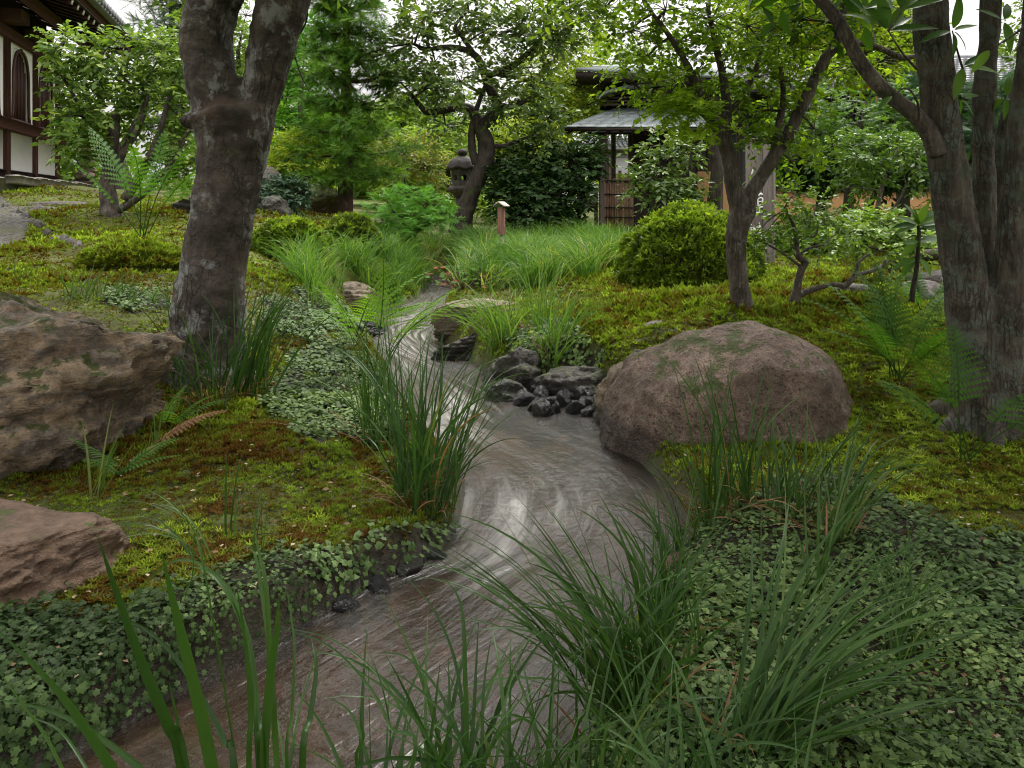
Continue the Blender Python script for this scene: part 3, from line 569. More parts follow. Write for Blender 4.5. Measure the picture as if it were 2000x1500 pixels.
rock('low_wet_rock', 'low blackish wet rock at the water edge just below the mossy one', [-.03, 4.60, -.05], (.30, .2, .16), M_R_DARK, 5, -.2, .14, 1.6, 64, 6, .5, 3.)
# layered rock overhanging the stream further up
rock('layered_rock', 'long grey brown layered rock overhanging the right side of the stream', [-.27, 6.55, .05], (.68, .5, .30), M_R_TAN, 6, .25, .13, 1.6, 71, 6, .4, 7., tilt=(-.18, 0), power=.7)
rock('dark_ledge_rock', 'dark ledge under the layered rock beside the water', [-.28, 5.95, -.04], (.62, .42, .24), M_R_DARK, 5, .1, .15, 1.6, 74, 6, .4, 6., tilt=(-.1, 0), power=.7)
rock('smooth_bank_rock', 'smooth long brown rock sloping to the stream on the far left bank', [-1.92, 7.35, .02], (.55, .85, .32), M_R_TAN, 5, .55, .08, 1.2, 81, 2, .5, 2.)
rock('split_bank_rock', 'brown layered rock behind the smooth one at the upstream bend', [-1.72, 8.4, .02], (.75, .5, .30), M_R_TAN, 5, -.35, .14, 1.6, 83, 6, .5, 5.)
rock('low_bank_ledge', 'low dark ledge dividing the left moss from the wet stones', [-1.46, 6.9, -.03], (.80, .3, .16), M_R_DARK, 5, -.35, .14, 1.6, 85, 6, .5, 4.)
for k, (px_, py_, s_) in enumerate([(672, 608, .26), (700, 618, .34), (722, 606, .22), (690, 632, .30), (730, 634, .36), (668, 640, .2), (708, 598, .2), (655, 618, .22)]):
    Y = EYE*F/(py_-HOR+10)
    rock('wet_stone', ['flat glistening dark stone nearest the fern in the riffle', 'broad flat wet slab in the middle of the riffle', 'small wet stone at the right of the riffle', 'low dark stone at the downstream end of the riffle', 'longest flat stone reaching into the white water', 'small dark stone tight against the left ledge', 'farthest small stone of the riffle upstream', 'wet stone under the grass at the left of the riffle'][k],
         [(px_-1000)/F*Y, Y, -.04], (s_, s_*.7, .10+.02*(k % 3)), M_PEB, 4, k*.7, .16, 1.8, 90+k, 5, .5, 3., 'stone', 'flat wet stones in the riffle')
PEBL = [(1052, 758, .10, 'topmost rounded pebble against the mossy wet rock'), (1060, 772, .13, 'pebble with a striped wet sheen below the topmost one'), (1022, 782, .10, 'lone shiny pebble standing in the water at the left'), (1047, 792, .09, 'small pebble beside the splash'), (1062, 802, .13, 'front pebble with water foaming round it'), (1078, 786, .09, 'small pebble in the middle of the pile'),
 (1100, 782, .14, 'largest black pebble at the centre of the pile'), (1098, 768, .10, 'flat pebble lying on the back of the pile'), (1118, 778, .10, 'angular pebble right of the largest one'), (1136, 776, .15, 'wide slanting black stone under the sloping rock'), (1146, 790, .12, 'wedge shaped pebble next to the slanting stone'), (1160, 776, .10, 'pebble touching the foot of the tan rock'), (1178, 790, .10, 'round pebble at the boulder side of the pile'), (1175, 803, .13, 'pale flecked pebble in the water by the boulder'), (1192, 798, .10, 'last pebble squeezed against the boulder'), (1150, 806, .08, 'tiny pebble at the water edge near the boulder'), (1085, 798, .07, 'tiny pebble peeping out of the water'), (1124, 800, .08, 'small dark pebble half under water in front')]
for k, (px_, py_, s_, lb) in enumerate(PEBL):
    Y = EYE*F/(py_+10-HOR); h = .035+s_*(.25+.25*((k*7) % 5)/5)
    rock('pebble', lb, [(px_-1000)/F*Y, Y+.03, -.03+(.04 if k in (0, 7) else 0)], (s_*(1.1+.5*((k*3) % 4)/4), s_*.85, h+.03), M_PEB if k % 4 else M_R_DARK, 4, k*1.3, .20, 1.7, 120+k, 9, .5, 0, 'pebble', 'black wet pebbles at the bend')
# rocks among the trees behind
rock('purple_grey_rock', 'pointed purple grey rock behind the forked trunk by the blue green shrub', gnd(512, 12.6, -.05), (.62, .5, .74), M_R_GREY, 5, .2, .15, 1.3, 141, 8, .5, 3.)
rock('squat_grey_rock', 'squat grey rock in shade below the blue green shrub', gnd(535, 11.2, -.05), (.50, .45, .34), M_R_DARK, 5, .6, .15, 1.3, 143, 8, .5, 3.)
rock('dark_peaked_rock', 'dark peaked rock beside the glossy shrub left of the forked trunk', gnd(385, 10.3, -.05), (.6, .5, .38), M_R_DARK, 5, .2, .15, 1.3, 145, 8, .5, 3.)
rock('mossy_mound_rock', 'brown moss covered rock rising behind the conifer on the left', gnd(610, 14.6, -.1), (1.3, .8, .62), rock_mat('mossed_rock', [(.08, .05, .02), (.13, .08, .03), (.09, .08, .02)], 1.5, 0, .42, mossc=(.10, .10, .015), wet=.01), 5, .2, .12, 1.2, 147, 4, .5, 0)
for k, (px_, Y, w_, h_, lb) in enumerate([(1845, 6.0, .55, .14, 'flat purplish stepping stone right of the leafy shrub'), (1800, 5.4, .42, .09, 'low weathered stone beside the fern on the right'), (1880, 5.3, .40, .13, 'pale stone half hidden by the multi-stemmed tree'), (1660, 5.5, .3, .06, 'small sunken stone at the edge of the right moss')]):
    rock('stepping_stone', lb, gnd(px_, Y, -.05), (w_, w_*.7, h_+.05), M_R_GREY, 4, k, .08, 1.2, 150+k, 5, .5, 0, 'stone', power=.7)
rock('stepping_stone', 'pale moss stone showing through the moss left of the azalea foot', gnd(1290, 4.9, -.06), (.3, .22, .085), M_R_GREY, 4, 1, .1, 1.2, 158, 5, .5, 0, 'stone')
EDG = catmull(np.array([list(at(-30, 368, 10.8)), list(at(30, 392, 9.6)), list(at(62, 420, 8.7)), list(at(110, 455, 7.7)), list(at(150, 478, 7.1))]), 6)
EL = ['grey edging stone nearest the camera beside the gravel path', 'second edging stone up the gravel path', 'long edging stone with a pale top', 'narrow edging stone before the bend', 'edging stone at the bend of the gravel path', 'short edging stone above the bend', 'low edging stone half sunk in moss', 'rounded edging stone further up the path', 'thin edging stone near the white walled hall', 'dark edging stone near the white walled hall', 'uppermost edging stone but one', 'uppermost edging stone by the hall', 'edging stone at the very edge of the view']
for k in range(13):
    p = EDG[int(k*(len(EDG)-1)/12)]; p = EDG[::-1][int(k*(len(EDG)-1)/12)]
    rock('edging_stone', EL[k], [p[0], p[1], float(gh(p[0], p[1])[0])-.05], (.30, .11, .10+.02*(k % 3)), M_R_DARK if k % 3 else M_R_GREY, 4, 2.1+.2*(k % 2), .1, 1.3, 170+k, 5, .5, 2., 'edging stone', 'edging stones along the gravel path')
for k, (px_, py_, Y, w_) in enumerate([(120, 384, 10.8, .9), (75, 402, 9.8, .5)]):
    rock('moss_stone', ['long low stone lying in the moss in front of the hall', 'small low stone in the moss near the path'][k], gnd(px_, Y, -.05), (w_, .3, .10), M_R_GREY, 4, .2, .1, 1.3, 190+k, 4, .5, 2., 'stone')
# ------------------------------------------------------------------ buildings
M_WHITE = plain_mat('white_plaster', (.78, .77, .75), .9, .04, 3, .1)
M_REDW = wood_mat('dark_red_timber', (.035, .014, .012), (.10, .042, .034), 2, 1, .6)
M_REDWh = wood_mat('dark_red_timber_flat', (.035, .014, .012), (.10, .042, .034), 1, 1, .6)
M_DARKW = wood_mat('dark_brown_timber', (.016, .010, .008), (.05, .033, .025), 2, 1, .75)
M_DARKWh = wood_mat('dark_brown_board', (.014, .009, .008), (.045, .030, .024), 1, 1, .75)
M_TILE = plain_mat('grey_roof_tile', (.15, .155, .165), .5, .3, 7, .3)
M_TILEL = plain_mat('pale_roof_tile', (.42, .43, .46), .45, .2, 7, .3)
M_STONE = plain_mat('foundation_stone', (.24, .22, .19), .9, .3, 6, .5)
M_BLACK = plain_mat('dark_opening', (.008, .007, .007), .9, .1)
M_WEND = plain_mat('white_rafter_end', (.75, .74, .72), .8, .05)
# --- white walled hall, far left.  local frame: u runs back along the wall, n faces the garden
hx, hy = at(10, 345, 13.0)[:2]; h2 = at(113, 350, 15.9)[:2]; ang = math.atan2(h2[1]-hy, h2[0]-hx)
Uh = np.array([math.cos(ang), math.sin(ang), 0]); Nh = np.array([math.sin(ang), -math.cos(ang), 0]); Zh = np.array([0, 0, 1.]); RH = np.stack([Uh, Nh, Zh], 1)
HZ = 1.56; LEN = float(np.hypot(h2[0]-hx, h2[1]-hy))
hall = thing('white_hall', 'white plastered hall with dark red timbers and bell shaped windows at the far left', 'building', [hx, hy, HZ])
def H(u, n, z): return np.array([hx, hy, HZ])+Uh*u+Nh*n+Zh*z
def hbox(name, u0, u1, n0, n1, z0, z1, m, parent=None, b=.008, **k):
    mb = MB(); bevel_box(mb, H((u0+u1)/2, (n0+n1)/2, (z0+z1)/2), (u1-u0, n1-n0, z1-z0), RH, b); return mb.obj(name, m, parent or hall, **k)
hbox('stone_base', -2.0, LEN+.6, -4, .34, -.55, .0, M_STONE, b=.02)
mb = MB()
for k in range(12): bevel_box(mb, H(-.9+k*.38, .42, -.03-.01*(k % 3)), (.36, .2, .14), RH, .02)
mb.obj('kerb', M_STONE, hall)
pu = [-.0, 1.47, LEN-.12]; sp = .11
for k, u_ in enumerate([-1.5]+pu):
    wdt = .17 if k == 1 else .13; hbox('post', u_-wdt/2, u_+wdt/2, -.11, .06, .06, 2.46, M_REDW); hbox('foot_stone', u_-.15, u_+.15, -.14, .12, 0., .058, M_STONE, b=.015)
segs = [(-1.43, -.09), (.09, 1.405), (1.535, LEN-.19)]
for (a_, b_) in segs: hbox('lower_panel', a_, b_, -.05, -.0, .16, .80, M_WHITE); hbox('sill_beam', a_, b_, -.08, .04, .03, .157, M_DARKWh)
hbox('rail', -2.2, LEN+.12, -.09, .12, .80, .985, M_REDWh)
hbox('head_beam', -2.2, LEN+.05, -.1, .09, 2.30, 2.48, M_REDWh)
# upper plaster with the bell shaped opening left free
def bell(u):  # half outline of a katomado: width at height z (0..1)
    return u
BELL = [(0, 0.46), (.10, .43), (.30, .415), (.55, .41), (.70, .39), (.80, .35), (.87, .30), (.93, .23), (.962, .14), (.975, .05), (1.0, .0)]
for si, (a_, b_) in enumerate(segs):
    cu = (a_+b_)/2; zb, zt = .985, 2.30; wz0, wz1 = 1.01, 2.25; mb = MB()
    zz = np.array([wz0+(wz1-wz0)*z for z, w in BELL]); ww = np.array([w*min(1.0, (b_-a_)/1.3) for z, w in BELL])
    for sgn in (-1, 1):
        e = a_ if sgn < 0 else b_; V = []; m = len(zz)
        for z, w in zip(zz, ww): V += [H(e, 0, z), H(cu+sgn*w, 0, z), H(cu+sgn*w, -.05, z)]
        V = np.array(V); Q = []
        for k in range(m-1): Q += [[3*k, 3*k+1, 3*k+4, 3*k+3], [3*k+1, 3*k+2, 3*k+5, 3*k+4]]
        mb.add(V, Q)
    mb.add(np.array([H(a_, 0, zt), H(b_, 0, zt), H(b_, 0, wz1), H(a_, 0, wz1)]), [[0, 1, 2, 3]])
    mb.add(np.array([H(a_, 0, wz0), H(b_, 0, wz0), H(b_, 0, zb), H(a_, 0, zb)]), [[0, 1, 2, 3]])
    mb.obj('upper_panel', M_WHITE, hall)
    fr = MB(); 
    pts = [H(cu-w, .012, z) for z, w in zip(zz, ww)]+[H(cu+w, .012, z) for z, w in zip(zz[::-1], ww[::-1])][1:]
    tube(fr, pts, .026, 6); tube(fr, [H(cu-ww[0]-.04, .01, wz0), H(cu+ww[0]+.04, .01, wz0)], .03, 6)
    wn_ = fr.obj('window', M_REDW, hall)
    bb = MB(); box(bb, H(cu, -.10, (wz0+wz1)/2), (.98, .02, 1.3), RH); bb.obj('shutter', M_DARKW, wn_)
    for k in range(11):
        u_ = cu-.38+k*.076; w_ = abs(u_-cu); zt_ = np.interp(w_, ww[::-1], zz[::-1])
        if zt_ > wz0+.1: b1 = MB(); box(b1, H(u_, -.04, (wz0+zt_)/2), (.022, .022, zt_-wz0), RH); b1.obj('window_bar', M_REDW, wn_)
# part of the hall beyond the third post, set back
hbox('post', LEN+.9, LEN+1.0, -.5, -.38, -.0, 2.0, M_REDW); hbox('lower_panel', LEN, LEN+.9, -.6, -.5, .0, .95, M_DARKW); hbox('plank_door', LEN+.04, LEN+.5, -.5, -.46, .6, 1.8, M_REDW); hbox('opening', LEN+.5, LEN+.88, -.49, -.47, .7, 1.8, M_BLACK)
hbox('upper_panel', LEN, LEN+2.4, -.62, -.52, 1.8, 2.4, M_WHITE); hbox('lower_roof', LEN+.1, LEN+2.6, -.6, .35, 1.62, 1.70, M_TILE)
hbox('back_wall', -2.2, LEN, -.3, -.2, 0, 3.3, M_DARKW); hbox('end_wall', LEN-.1, LEN, -3.5, -.3, 0, 3.6, M_DARKW)
# bracket, eaves, rafters
HZ += .24
hbox('bracket_block', .0-.22, .22, -.1, .30, 2.32, 2.52, M_REDWh); hbox('bracket_block', 1.3, 1.66, -.1, .28, 2.32, 2.50, M_REDWh)
hbox('eave_purlin', -2.2, LEN+1.3, .42, .56, 2.52, 2.66, M_REDWh)
for k in range(17):
    u_ = -2.0+k*.36; mb = MB(); a0, a1 = H(u_, -.2, 2.98), H(u_, 1.12, 2.60); d_ = a1-a0; ln_ = np.linalg.norm(d_); d_ = d_/ln_; up_ = np.cross(Uh, d_); R_ = np.stack([Uh, d_, up_], 1)
    bevel_box(mb, (a0+a1)/2, (.085, ln_, .11), R_, .005); rf = mb.obj('rafter', M_REDWh, hall); e_ = MB(); box(e_, a1+d_*.004, (.075, .012, .10), R_); e_.obj('rafter_end', M_WEND, rf)
mb = MB(); a0, a1 = H(0, -.25, 3.07), H(0, 1.18, 2.67); d_ = norm((a1-a0)[None])[0]; up_ = np.cross(Uh, d_); R_ = np.stack([Uh, d_, up_], 1)
box(mb, (a0+a1)/2+Uh*1.0+up_*.03, (LEN+5.0, np.linalg.norm(a1-a0), .03), R_); mb.obj('soffit_board', M_DARKWh, hall)
hbox('eave_board', -2.4, LEN+1.6, 1.12, 1.2, 2.66, 2.78, M_REDWh)
s_sl = np.array([0, -.55, .0])
mb = MB(); box(mb, (H(0, -1.1, 3.45)+H(0, 1.32, 2.80))/2+Uh*1.0, (LEN+5.2, 2.55, .07), R_); mb.obj('roof', M_TILE, hall)
rf = None
for k in range(34):
    u_ = -2.4+k*.215; mb = MB(); a0, a1 = H(u_, 1.34, 2.86), H(u_, -1.1, 3.52); tube(mb, [a0+(a1-a0)*t for t in (0, 1)], .062, 8)
    o_ = mb.obj('roof_tile', M_TILE, hall)
    mb = MB(); tube(mb, [a0+np.array([.0, 0, 0]), a0+Nh*.03], .075, 10); mb.obj('tile_end', M_TILE, o_)
# gable edge of the higher roof above, curving down to the eave
mb = MB(); V = []
for s in np.linspace(0, 1, 12): V.append(H(LEN+1.45-.0*s, 1.45-2.6*s, 2.84+1.1*s**1.25))
tube(mb, V, .10, 6); mb.obj('bargeboard', M_REDWh, hall)
for k, s in enumerate(np.linspace(0, 1, 15)):
    mb = MB(); c_ = H(LEN+1.5, 1.5-2.6*s, 3.0+1.1*s**1.25); tube(mb, [c_-Uh*.14, c_+Uh*.14], .07, 9); mb.obj('verge_tile', M_TILE, hall)
HZ -= .24
# rough stone stair wall and rock beyond the hall corner
for k in range(9):
    rock('wall_stone', '', H(LEN+.45+.12*(k % 2), .25+.03*k, -.35+.125*k-.0), (.42, .34, .15), M_R_TAN, 3, .3*k, .1, 1.3, 210+k, 4, .5, 0, parent=hall)
rock('leaning_grey_slab', 'leaning grey slab of rock beside the rough stones at the hall corner', H(LEN+.5, .95, -.4), (.55, .4, 1.0), M_R_GREY, 5, .3, .14, 1.3, 222, 7, .5, 0, tilt=(.25, 0))

# --- gate pavilion with a grey shingled lean-to roof, right of centre
GY0 = 15.0; gz0 = float(gh(1.7, 15)[0]); gate = thing('gate_pavilion', 'small dark timber gate pavilion with a shingled grey roof right of the centre', 'building', [2.6, 15.6, gz0])
M_SHIN = wood_mat('grey_shingle', (.13, .15, .155), (.27, .30, .31), 1, 1, .65)
M_POST = wood_mat('weathered_post', (.05, .035, .03), (.13, .095, .08), 2, 1, .8)
def gp(px, py, Y): return at(px, py, Y)
def post(px, Y, py0, w, m=None, parent=None, name='post', py1=None):
    a0 = gp(px, py0, Y); z1 = gp(px, py1, Y)[2] if py1 else float(gh(a0[0], Y)[0])-.05; mb = MB(); bevel_box(mb, [a0[0], Y, (a0[2]+z1)/2], (w, w, a0[2]-z1), None, .008); return mb.obj(name, m or M_POST, parent or gate)
# lean-to roof: courses of shingles, each course a row of separate boards
e0, e1 = gp(1101, 252, 14.4), gp(1395, 250, 14.4); r0, r1 = gp(1203, 214, 16.0), gp(1400, 210, 16.0); r0[2] = r1[2] = gp(1203, 212, 16.0)[2]; e0[2] = e1[2] = gp(1101, 250, 14.4)[2]
NCR = 13
for k in range(NCR):
    t0, t1 = k/NCR, min(1, (k+1.35)/NCR); a0, a1 = e0+(r0-e0)*t0, e0+(r0-e0)*t1; b0, b1 = e1+(r1-e1)*t0, e1+(r1-e1)*t1; nb = 11; cuts = np.sort(np.concatenate([[0, 1], (np.arange(1, nb)+rng.uniform(-.25, .25, nb-1))/nb]))
    for c0, c1 in zip(cuts[:-1], cuts[1:]):
        c0_, c1_ = c0+.0012, c1-.0012; mb = MB(); lift = .022+.006*rng.random()
        v = [a0+(b0-a0)*c0_, a0+(b0-a0)*c1_, a1+(b1-a1)*c1_, a1+(b1-a1)*c0_]; v = np.array(v); up_ = np.array([0, -.1, 1.]); lo = v+np.array([[0, 0, lift-.014], [0, 0, lift-.014], [0, 0, 0.004], [0, 0, .004]]); hi = lo+np.array([0, 0, .016])
        mb.add(np.vstack([lo, hi]), [[0, 3, 2, 1], [4, 5, 6, 7], [0, 1, 5, 4], [1, 2, 6, 5], [2, 3, 7, 6], [3, 0, 4, 7]]); mb.obj('shingle', M_SHIN, gate)
mb = MB(); v = np.array([e0, e1, r1, r0])-np.array([0, 0, .005]); mb.add(np.vstack([v, v-np.array([0, 0, .05])]), [[0, 1, 2, 3], [4, 7, 6, 5], [0, 4, 5, 1], [1, 5, 6, 2], [2, 6, 7, 3], [3, 7, 4, 0]]); mb.obj('roof_board', M_DARKWh, gate)
for k in range(12):
    t = k/11; mb = MB(); a0 = e0+(e1-e0)*(.02+t*.96); a1 = r0+(r1-r0)*t; tube(mb, [a0-np.array([0, -.06, .085]), a1-np.array([0, 0, .085])], .022, 6); mb.obj('rafter', M_DARKW, gate)
mb = MB(); bevel_box(mb, (gp(1160, 258, 14.75)+gp(1400, 258, 14.75))/2, (2.5, .08, .08)); mb.obj('beam', M_DARKWh, gate)
post(1175, 14.75, 262, .10); post(1198, 16.3, 262, .09); post(1232, 15.6, 262, .10); post(1243, 16.4, 200, .16, M_DARKW); post(1345, 15.2, 262, .11, M_DARKW); post(1405, 15.4, 262, .12, M_POST)
# dark rooms behind
def wallbox(name, px0, px1, py0, py1, Y, d, m, parent=gate):
    a0, b0 = gp(px0, py0, Y), gp(px1, py1, Y); mb = MB(); bevel_box(mb, [(a0[0]+b0[0])/2, Y+d/2, (a0[2]+b0[2])/2], (b0[0]-a0[0], d, a0[2]-b0[2]), None, .006); return mb.obj(name, m, parent)
wallbox('timber_wall', 1245, 1420, 190, 470, 16.6, .1, M_DARKW)
for k in range(9): wallbox('wall_board', 1248+k*19, 1265+k*19, 262, 462, 16.55, .03, M_DARKW)
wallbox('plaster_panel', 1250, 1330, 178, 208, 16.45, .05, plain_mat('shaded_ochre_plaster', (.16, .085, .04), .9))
wallbox('ochre_panel', 1362, 1424, 335, 418, 16.2, .06, plain_mat('ochre_plaster', (.52, .29, .14), .9, .06, 3, .1))
# upper roof
def slab(name, c4, th, m, parent):
    v = np.array(c4); mb = MB(); mb.add(np.vstack([v, v-np.array([0, 0, th])]), [[0, 1, 2, 3], [4, 7, 6, 5], [0, 4, 5, 1], [1, 5, 6, 2], [2, 6, 7, 3], [3, 7, 4, 0]]); return mb.obj(name, m, parent)
uz = gp(1125, 133, 15.2); A = gp(1125, 133, 15.2); B = gp(1430, 150, 15.2); C_ = gp(1440, 118, 18.5); D_ = gp(1150, 128, 18.5)
slab('upper_roof', [A, B, C_, D_], .05, M_SHIN, gate); slab('eave_board', [A-np.array([0, -.02, .06]), B-np.array([0, -.02, .06]), B+np.array([0, .1, -.06]), A+np.array([0, .1, -.06])], .13, M_DARKWh, gate)
for k in range(16):
    t = k/15; a0 = A+(B-A)*(.03+.95*t)+np.array([0, .1, -.10]); mb = MB(); bevel_box(mb, a0+np.array([0, .75, -.04]), (.05, 1.5, .07), None, .005); mb.obj('rafter', M_DARKWh, gate)
slab('soffit', [A+np.array([.05, .05, -.16]), B+np.array([0, .05, -.16]), B+np.array([0, 1.7, -.20]), A+np.array([.05, 1.7, -.2])], .02, M_DARKWh, gate)
pts = [gp(1168, 196, 15.5), gp(1178, 186, 15.5), gp(1200, 178, 15.5), gp(1235, 171, 15.5), gp(1300, 166, 15.5), gp(1380, 170, 15.5)]; pts = catmull(np.array(pts), 5)
V = np.vstack([pts+np.array([0, -.15, .04]), pts+np.array([0, .9, .10]), pts+np.array([0, -.15, -.01]), pts+np.array([0, .9, .03])]); m_ = len(pts); Q = []
for k in range(m_-1): Q += [[k, k+1, m_+k+1, m_+k], [2*m_+k, 3*m_+k, 3*m_+k+1, 2*m_+k+1], [k, 2*m_+k, 2*m_+k+1, k+1]]
mb = MB(); mb.add(V, Q); mb.obj('curved_eave', M_SHIN, gate)
wallbox('gable_wall', 1172, 1425, 150, 215, 16.4, .1, M_DARKW)
for k in range(5):
    mb = MB(); a0 = gp(1178+k*6, 205-k*7, 15.6+k*.05); b0 = gp(1400, 200-k*7, 15.6+k*.05); tube(mb, [a0, b0], .022, 6); mb.obj('batten', M_POST, gate)
# bamboo screen fence beside the gate
scr = thing('bamboo_screen', 'brown bamboo screen fence tied with black cord beside the gate post', 'fence', [1.82, 14.9, gz0])
M_BAM = wood_mat('brown_bamboo', (.09, .05, .03), (.26, .16, .10), 2, 1, .5)
for k in range(17):
    px_ = 1182+k*3.35; a0 = gp(px_, 352-rng.uniform(-6, 5)-(45*rng.random() if k in (3, 8, 9, 12, 14) else 0), 15.1); mb = MB(); r_ = .013 if k % 3 else .020; tube(mb, [a0, [a0[0], 15.1, gz0-.03]], r_, 7); mb.obj('bamboo_cane', M_BAM, scr)
for py_ in (353, 379, 405, 424):
    mb = MB(); tube(mb, [gp(1179, py_, 15.06), gp(1238, py_+1, 15.06)], .012, 6); mb.obj('tie_rail', M_BLACK, scr)
# planks, carved board and pale box left of the gate
bz = float(gh(1.2, 15.5)[0])
stl = thing('timber_well_frame', 'weathered timber frame with a curved cut board left of the gate', 'frame', [1.25, 15.6, bz])
for px_, pyt in ((1131, 368), (1164, 372)):
    a0 = gp(px_, pyt, 15.6); mb = MB(); bevel_box(mb, [a0[0], 15.6, (a0[2]+bz)/2], (.07, .07, a0[2]-bz)); mb.obj('upright', M_POST, stl)
a0, b0 = gp(1134, 369, 15.58), gp(1162, 371, 15.58); mb = MB(); bevel_box(mb, (a0+b0)/2, (.30, .05, .045)); mb.obj('crossbar', M_POST, stl)
th = np.linspace(0, math.pi, 10); ce = gp(1149, 381, 15.55); V = []
for t in th: V += [ce+np.array([.12*math.cos(t), 0, -.10*math.sin(t)]), ce+np.array([.21*math.cos(t) if abs(math.cos(t)) > .6 else .21*math.cos(t), 0, -.26 if abs(math.cos(t)) < .9 else -.05])]
V = np.array(V); V = np.vstack([V, V+np.array([0, .04, 0])]); Q = [[2*k, 2*k+1, 2*k+3, 2*k+2] for k in range(9)]+[[20+2*k, 20+2*k+2, 20+2*k+3, 20+2*k+1] for k in range(9)]+[[2*k, 2*k+2, 22+2*k, 20+2*k] for k in range(9)]
mb = MB(); mb.add(V, Q); mb.obj('cut_board', M_POST, stl)
mb = MB(); bevel_box(mb, gp(1107, 434, 15.0), (.27, .2, .13)); mb.obj('stone_block', plain_mat('pale_block', (.42, .38, .3), .9), label='small pale square block standing in the shade left of the gate', cat='block')
mb = MB(); c0 = gnd(1190, 13.2, .03); bevel_box(mb, c0, (1.2, .16, .12), None, .015); mb.obj('kerb_stone', M_R_TAN, label='long straight kerb stone between the grass and the gate pavilion', cat='kerb')
lt = thing('garden_light', 'small white capped garden light at the foot of the crooked tree', 'lamp', gnd(957, 13.4)); c0 = gnd(957, 13.4)
mb = MB(); tube(mb, [c0, c0+[0, 0, .10]], .018, 8); mb.obj('stake', M_BLACK, lt); mb = MB(); lathe(mb, [(.001, .15), (.03, .145), (.04, .12), (.04, .10), (.001, .10)], c0, 12); mb.obj('cap', plain_mat('white_cap', (.7, .7, .7), .4), lt)
# --- far tiled roof seen through the gate
ft = thing('tiled_outbuilding', 'far white walled outbuilding with pale tiled roof seen through the gate posts', 'building', at(1190, 330, 27))
def tiled(parent, px0, px1, pyr, pye, Yr, Ye, n, m, th=.07, rows=6):
    a0, a1, b0, b1 = at(px0, pye, Ye), at(px0, pyr, Yr), at(px1, pye, Ye), at(px1, pyr, Yr)
    a0[2] = b0[2] = (a0[2]+b0[2])/2; slab('roof', [a0, [b0[0], b0[1], b0[2]], [b0[0], b1[1], a1[2]], [a0[0], a1[1], a1[2]]], th, m, parent)
    for k in range(n):
        x_ = a0[0]+(b0[0]-a0[0])*(k+.5)/n; p0, p1 = np.array([x_, Ye-.04, a0[2]]), np.array([x_, Yr, a1[2]])
        mb = MB(); R = (b0[0]-a0[0])/n*.30
        for r in range(rows):
            t0, t1 = r/rows, (r+1)/rows; tube(mb, [p0+(p1-p0)*t0+np.array([0, 0, .05]), p0+(p1-p0)*t1+np.array([0, 0, .01])], [R, R*.86], 7)
        mb.obj('roof_tile', m, parent)
tiled(ft, 1118, 1262, 262, 288, 28.5, 27, 16, M_TILEL); 
def wb2(name, px0, px1, py0, py1, Y, d, m, parent): return wallbox(name, px0, px1, py0, py1, Y, d, m, parent)
wb2('wall', 1122, 1258, 289, 340, 27.4, .2, plain_mat('grey_plaster', (.5, .5, .52), .9, .05), ft)
for k in range(6): wb2('wall_board', 1124, 1256, 290+k*3, 292+k*3, 27.36, .03, plain_mat('grey_board', (.36, .36, .38), .8, .05), ft)
# --- long ochre wall building behind the right trees
oc = thing('ochre_building', 'long building with ochre lower wall, dark boards and tiled roof behind the right hand trees', 'building', at(1640, 480, 18.5))
M_OCH = plain_mat('ochre_wall', (.50, .27, .12), .9, .06, 1.5, .1)
wb2('ochre_wall', 1425, 2500, 372, 490, 18.5, .15, M_OCH, oc)
wb2('inner_wall', 1425, 2500, 160, 372, 19.0, .1, M_DARKW, oc)
wb2('wall_cap', 1425, 2500, 366, 373, 18.4, .3, M_DARKWh, oc)
for k in range(26): wb2('wall_board', 1425+k*41, 1463+k*41, 180, 365, 18.9, .04, plain_mat('slate_board', (.055, .058, .065), .7, .15) if k == 0 else bpy.data.materials['slate_board'], oc)
for k in range(2): wb2('post', 1440+k*480, 1450+k*480, 170, 480, 18.35, .12, M_DARKW, oc)
tiled(oc, 1425, 2450, 118, 168, 21.5, 17.6, 60, M_TILE, .1, 12)
wb2('ridge', 1440, 2440, 108, 119, 21.5, .3, M_TILE, oc)
# ------------------------------------------------------------------ leaves
def T_(v, q=None, t=None): return np.array(v, float), np.array(q if q is not None else np.zeros((0, 4)), int), np.array(t if t is not None else np.zeros((0, 3)), int)
LEAF = T_([[0, 0, 0], [.26, .35, .07], [0, .40, 0], [-.26, .35, .07], [.17, .75, .03], [0, 1.0, -.12], [-.17, .75, .03]], t=[[0, 1, 2], [0, 2, 3], [2, 1, 4], [2, 4, 5], [2, 5, 6], [2, 6, 3]])
SLEAF = T_([[0, 0, 0], [.22, .45, .07], [0, 1, -.08], [-.22, .45, .07]], t=[[0, 1, 2], [0, 2, 3]])
def maple_T():
    V = [[0, .3, .05]]; T = []; tips = [(-130, .45), (-80, .75), (-38, .95), (0, 1.05), (38, .95), (80, .75), (130, .45)]; seq = []
    for i, (a, r) in enumerate(tips):
        seq.append((a, r)); 
        if i < 6: seq.append(((a+tips[i+1][0])/2, .28))
    for a, r in seq: a = math.radians(a); V.append([math.sin(a)*r*.62, .3+math.cos(a)*r*.62, -.10*r])
    V.append([0, 0, 0]); n = len(seq)
    for k in range(1, n): T.append([0, k+1, k])
    T.append([0, 1, n+1]); T.append([0, n+1, n]); return T_(V, t=T)
MAPLE = maple_T()
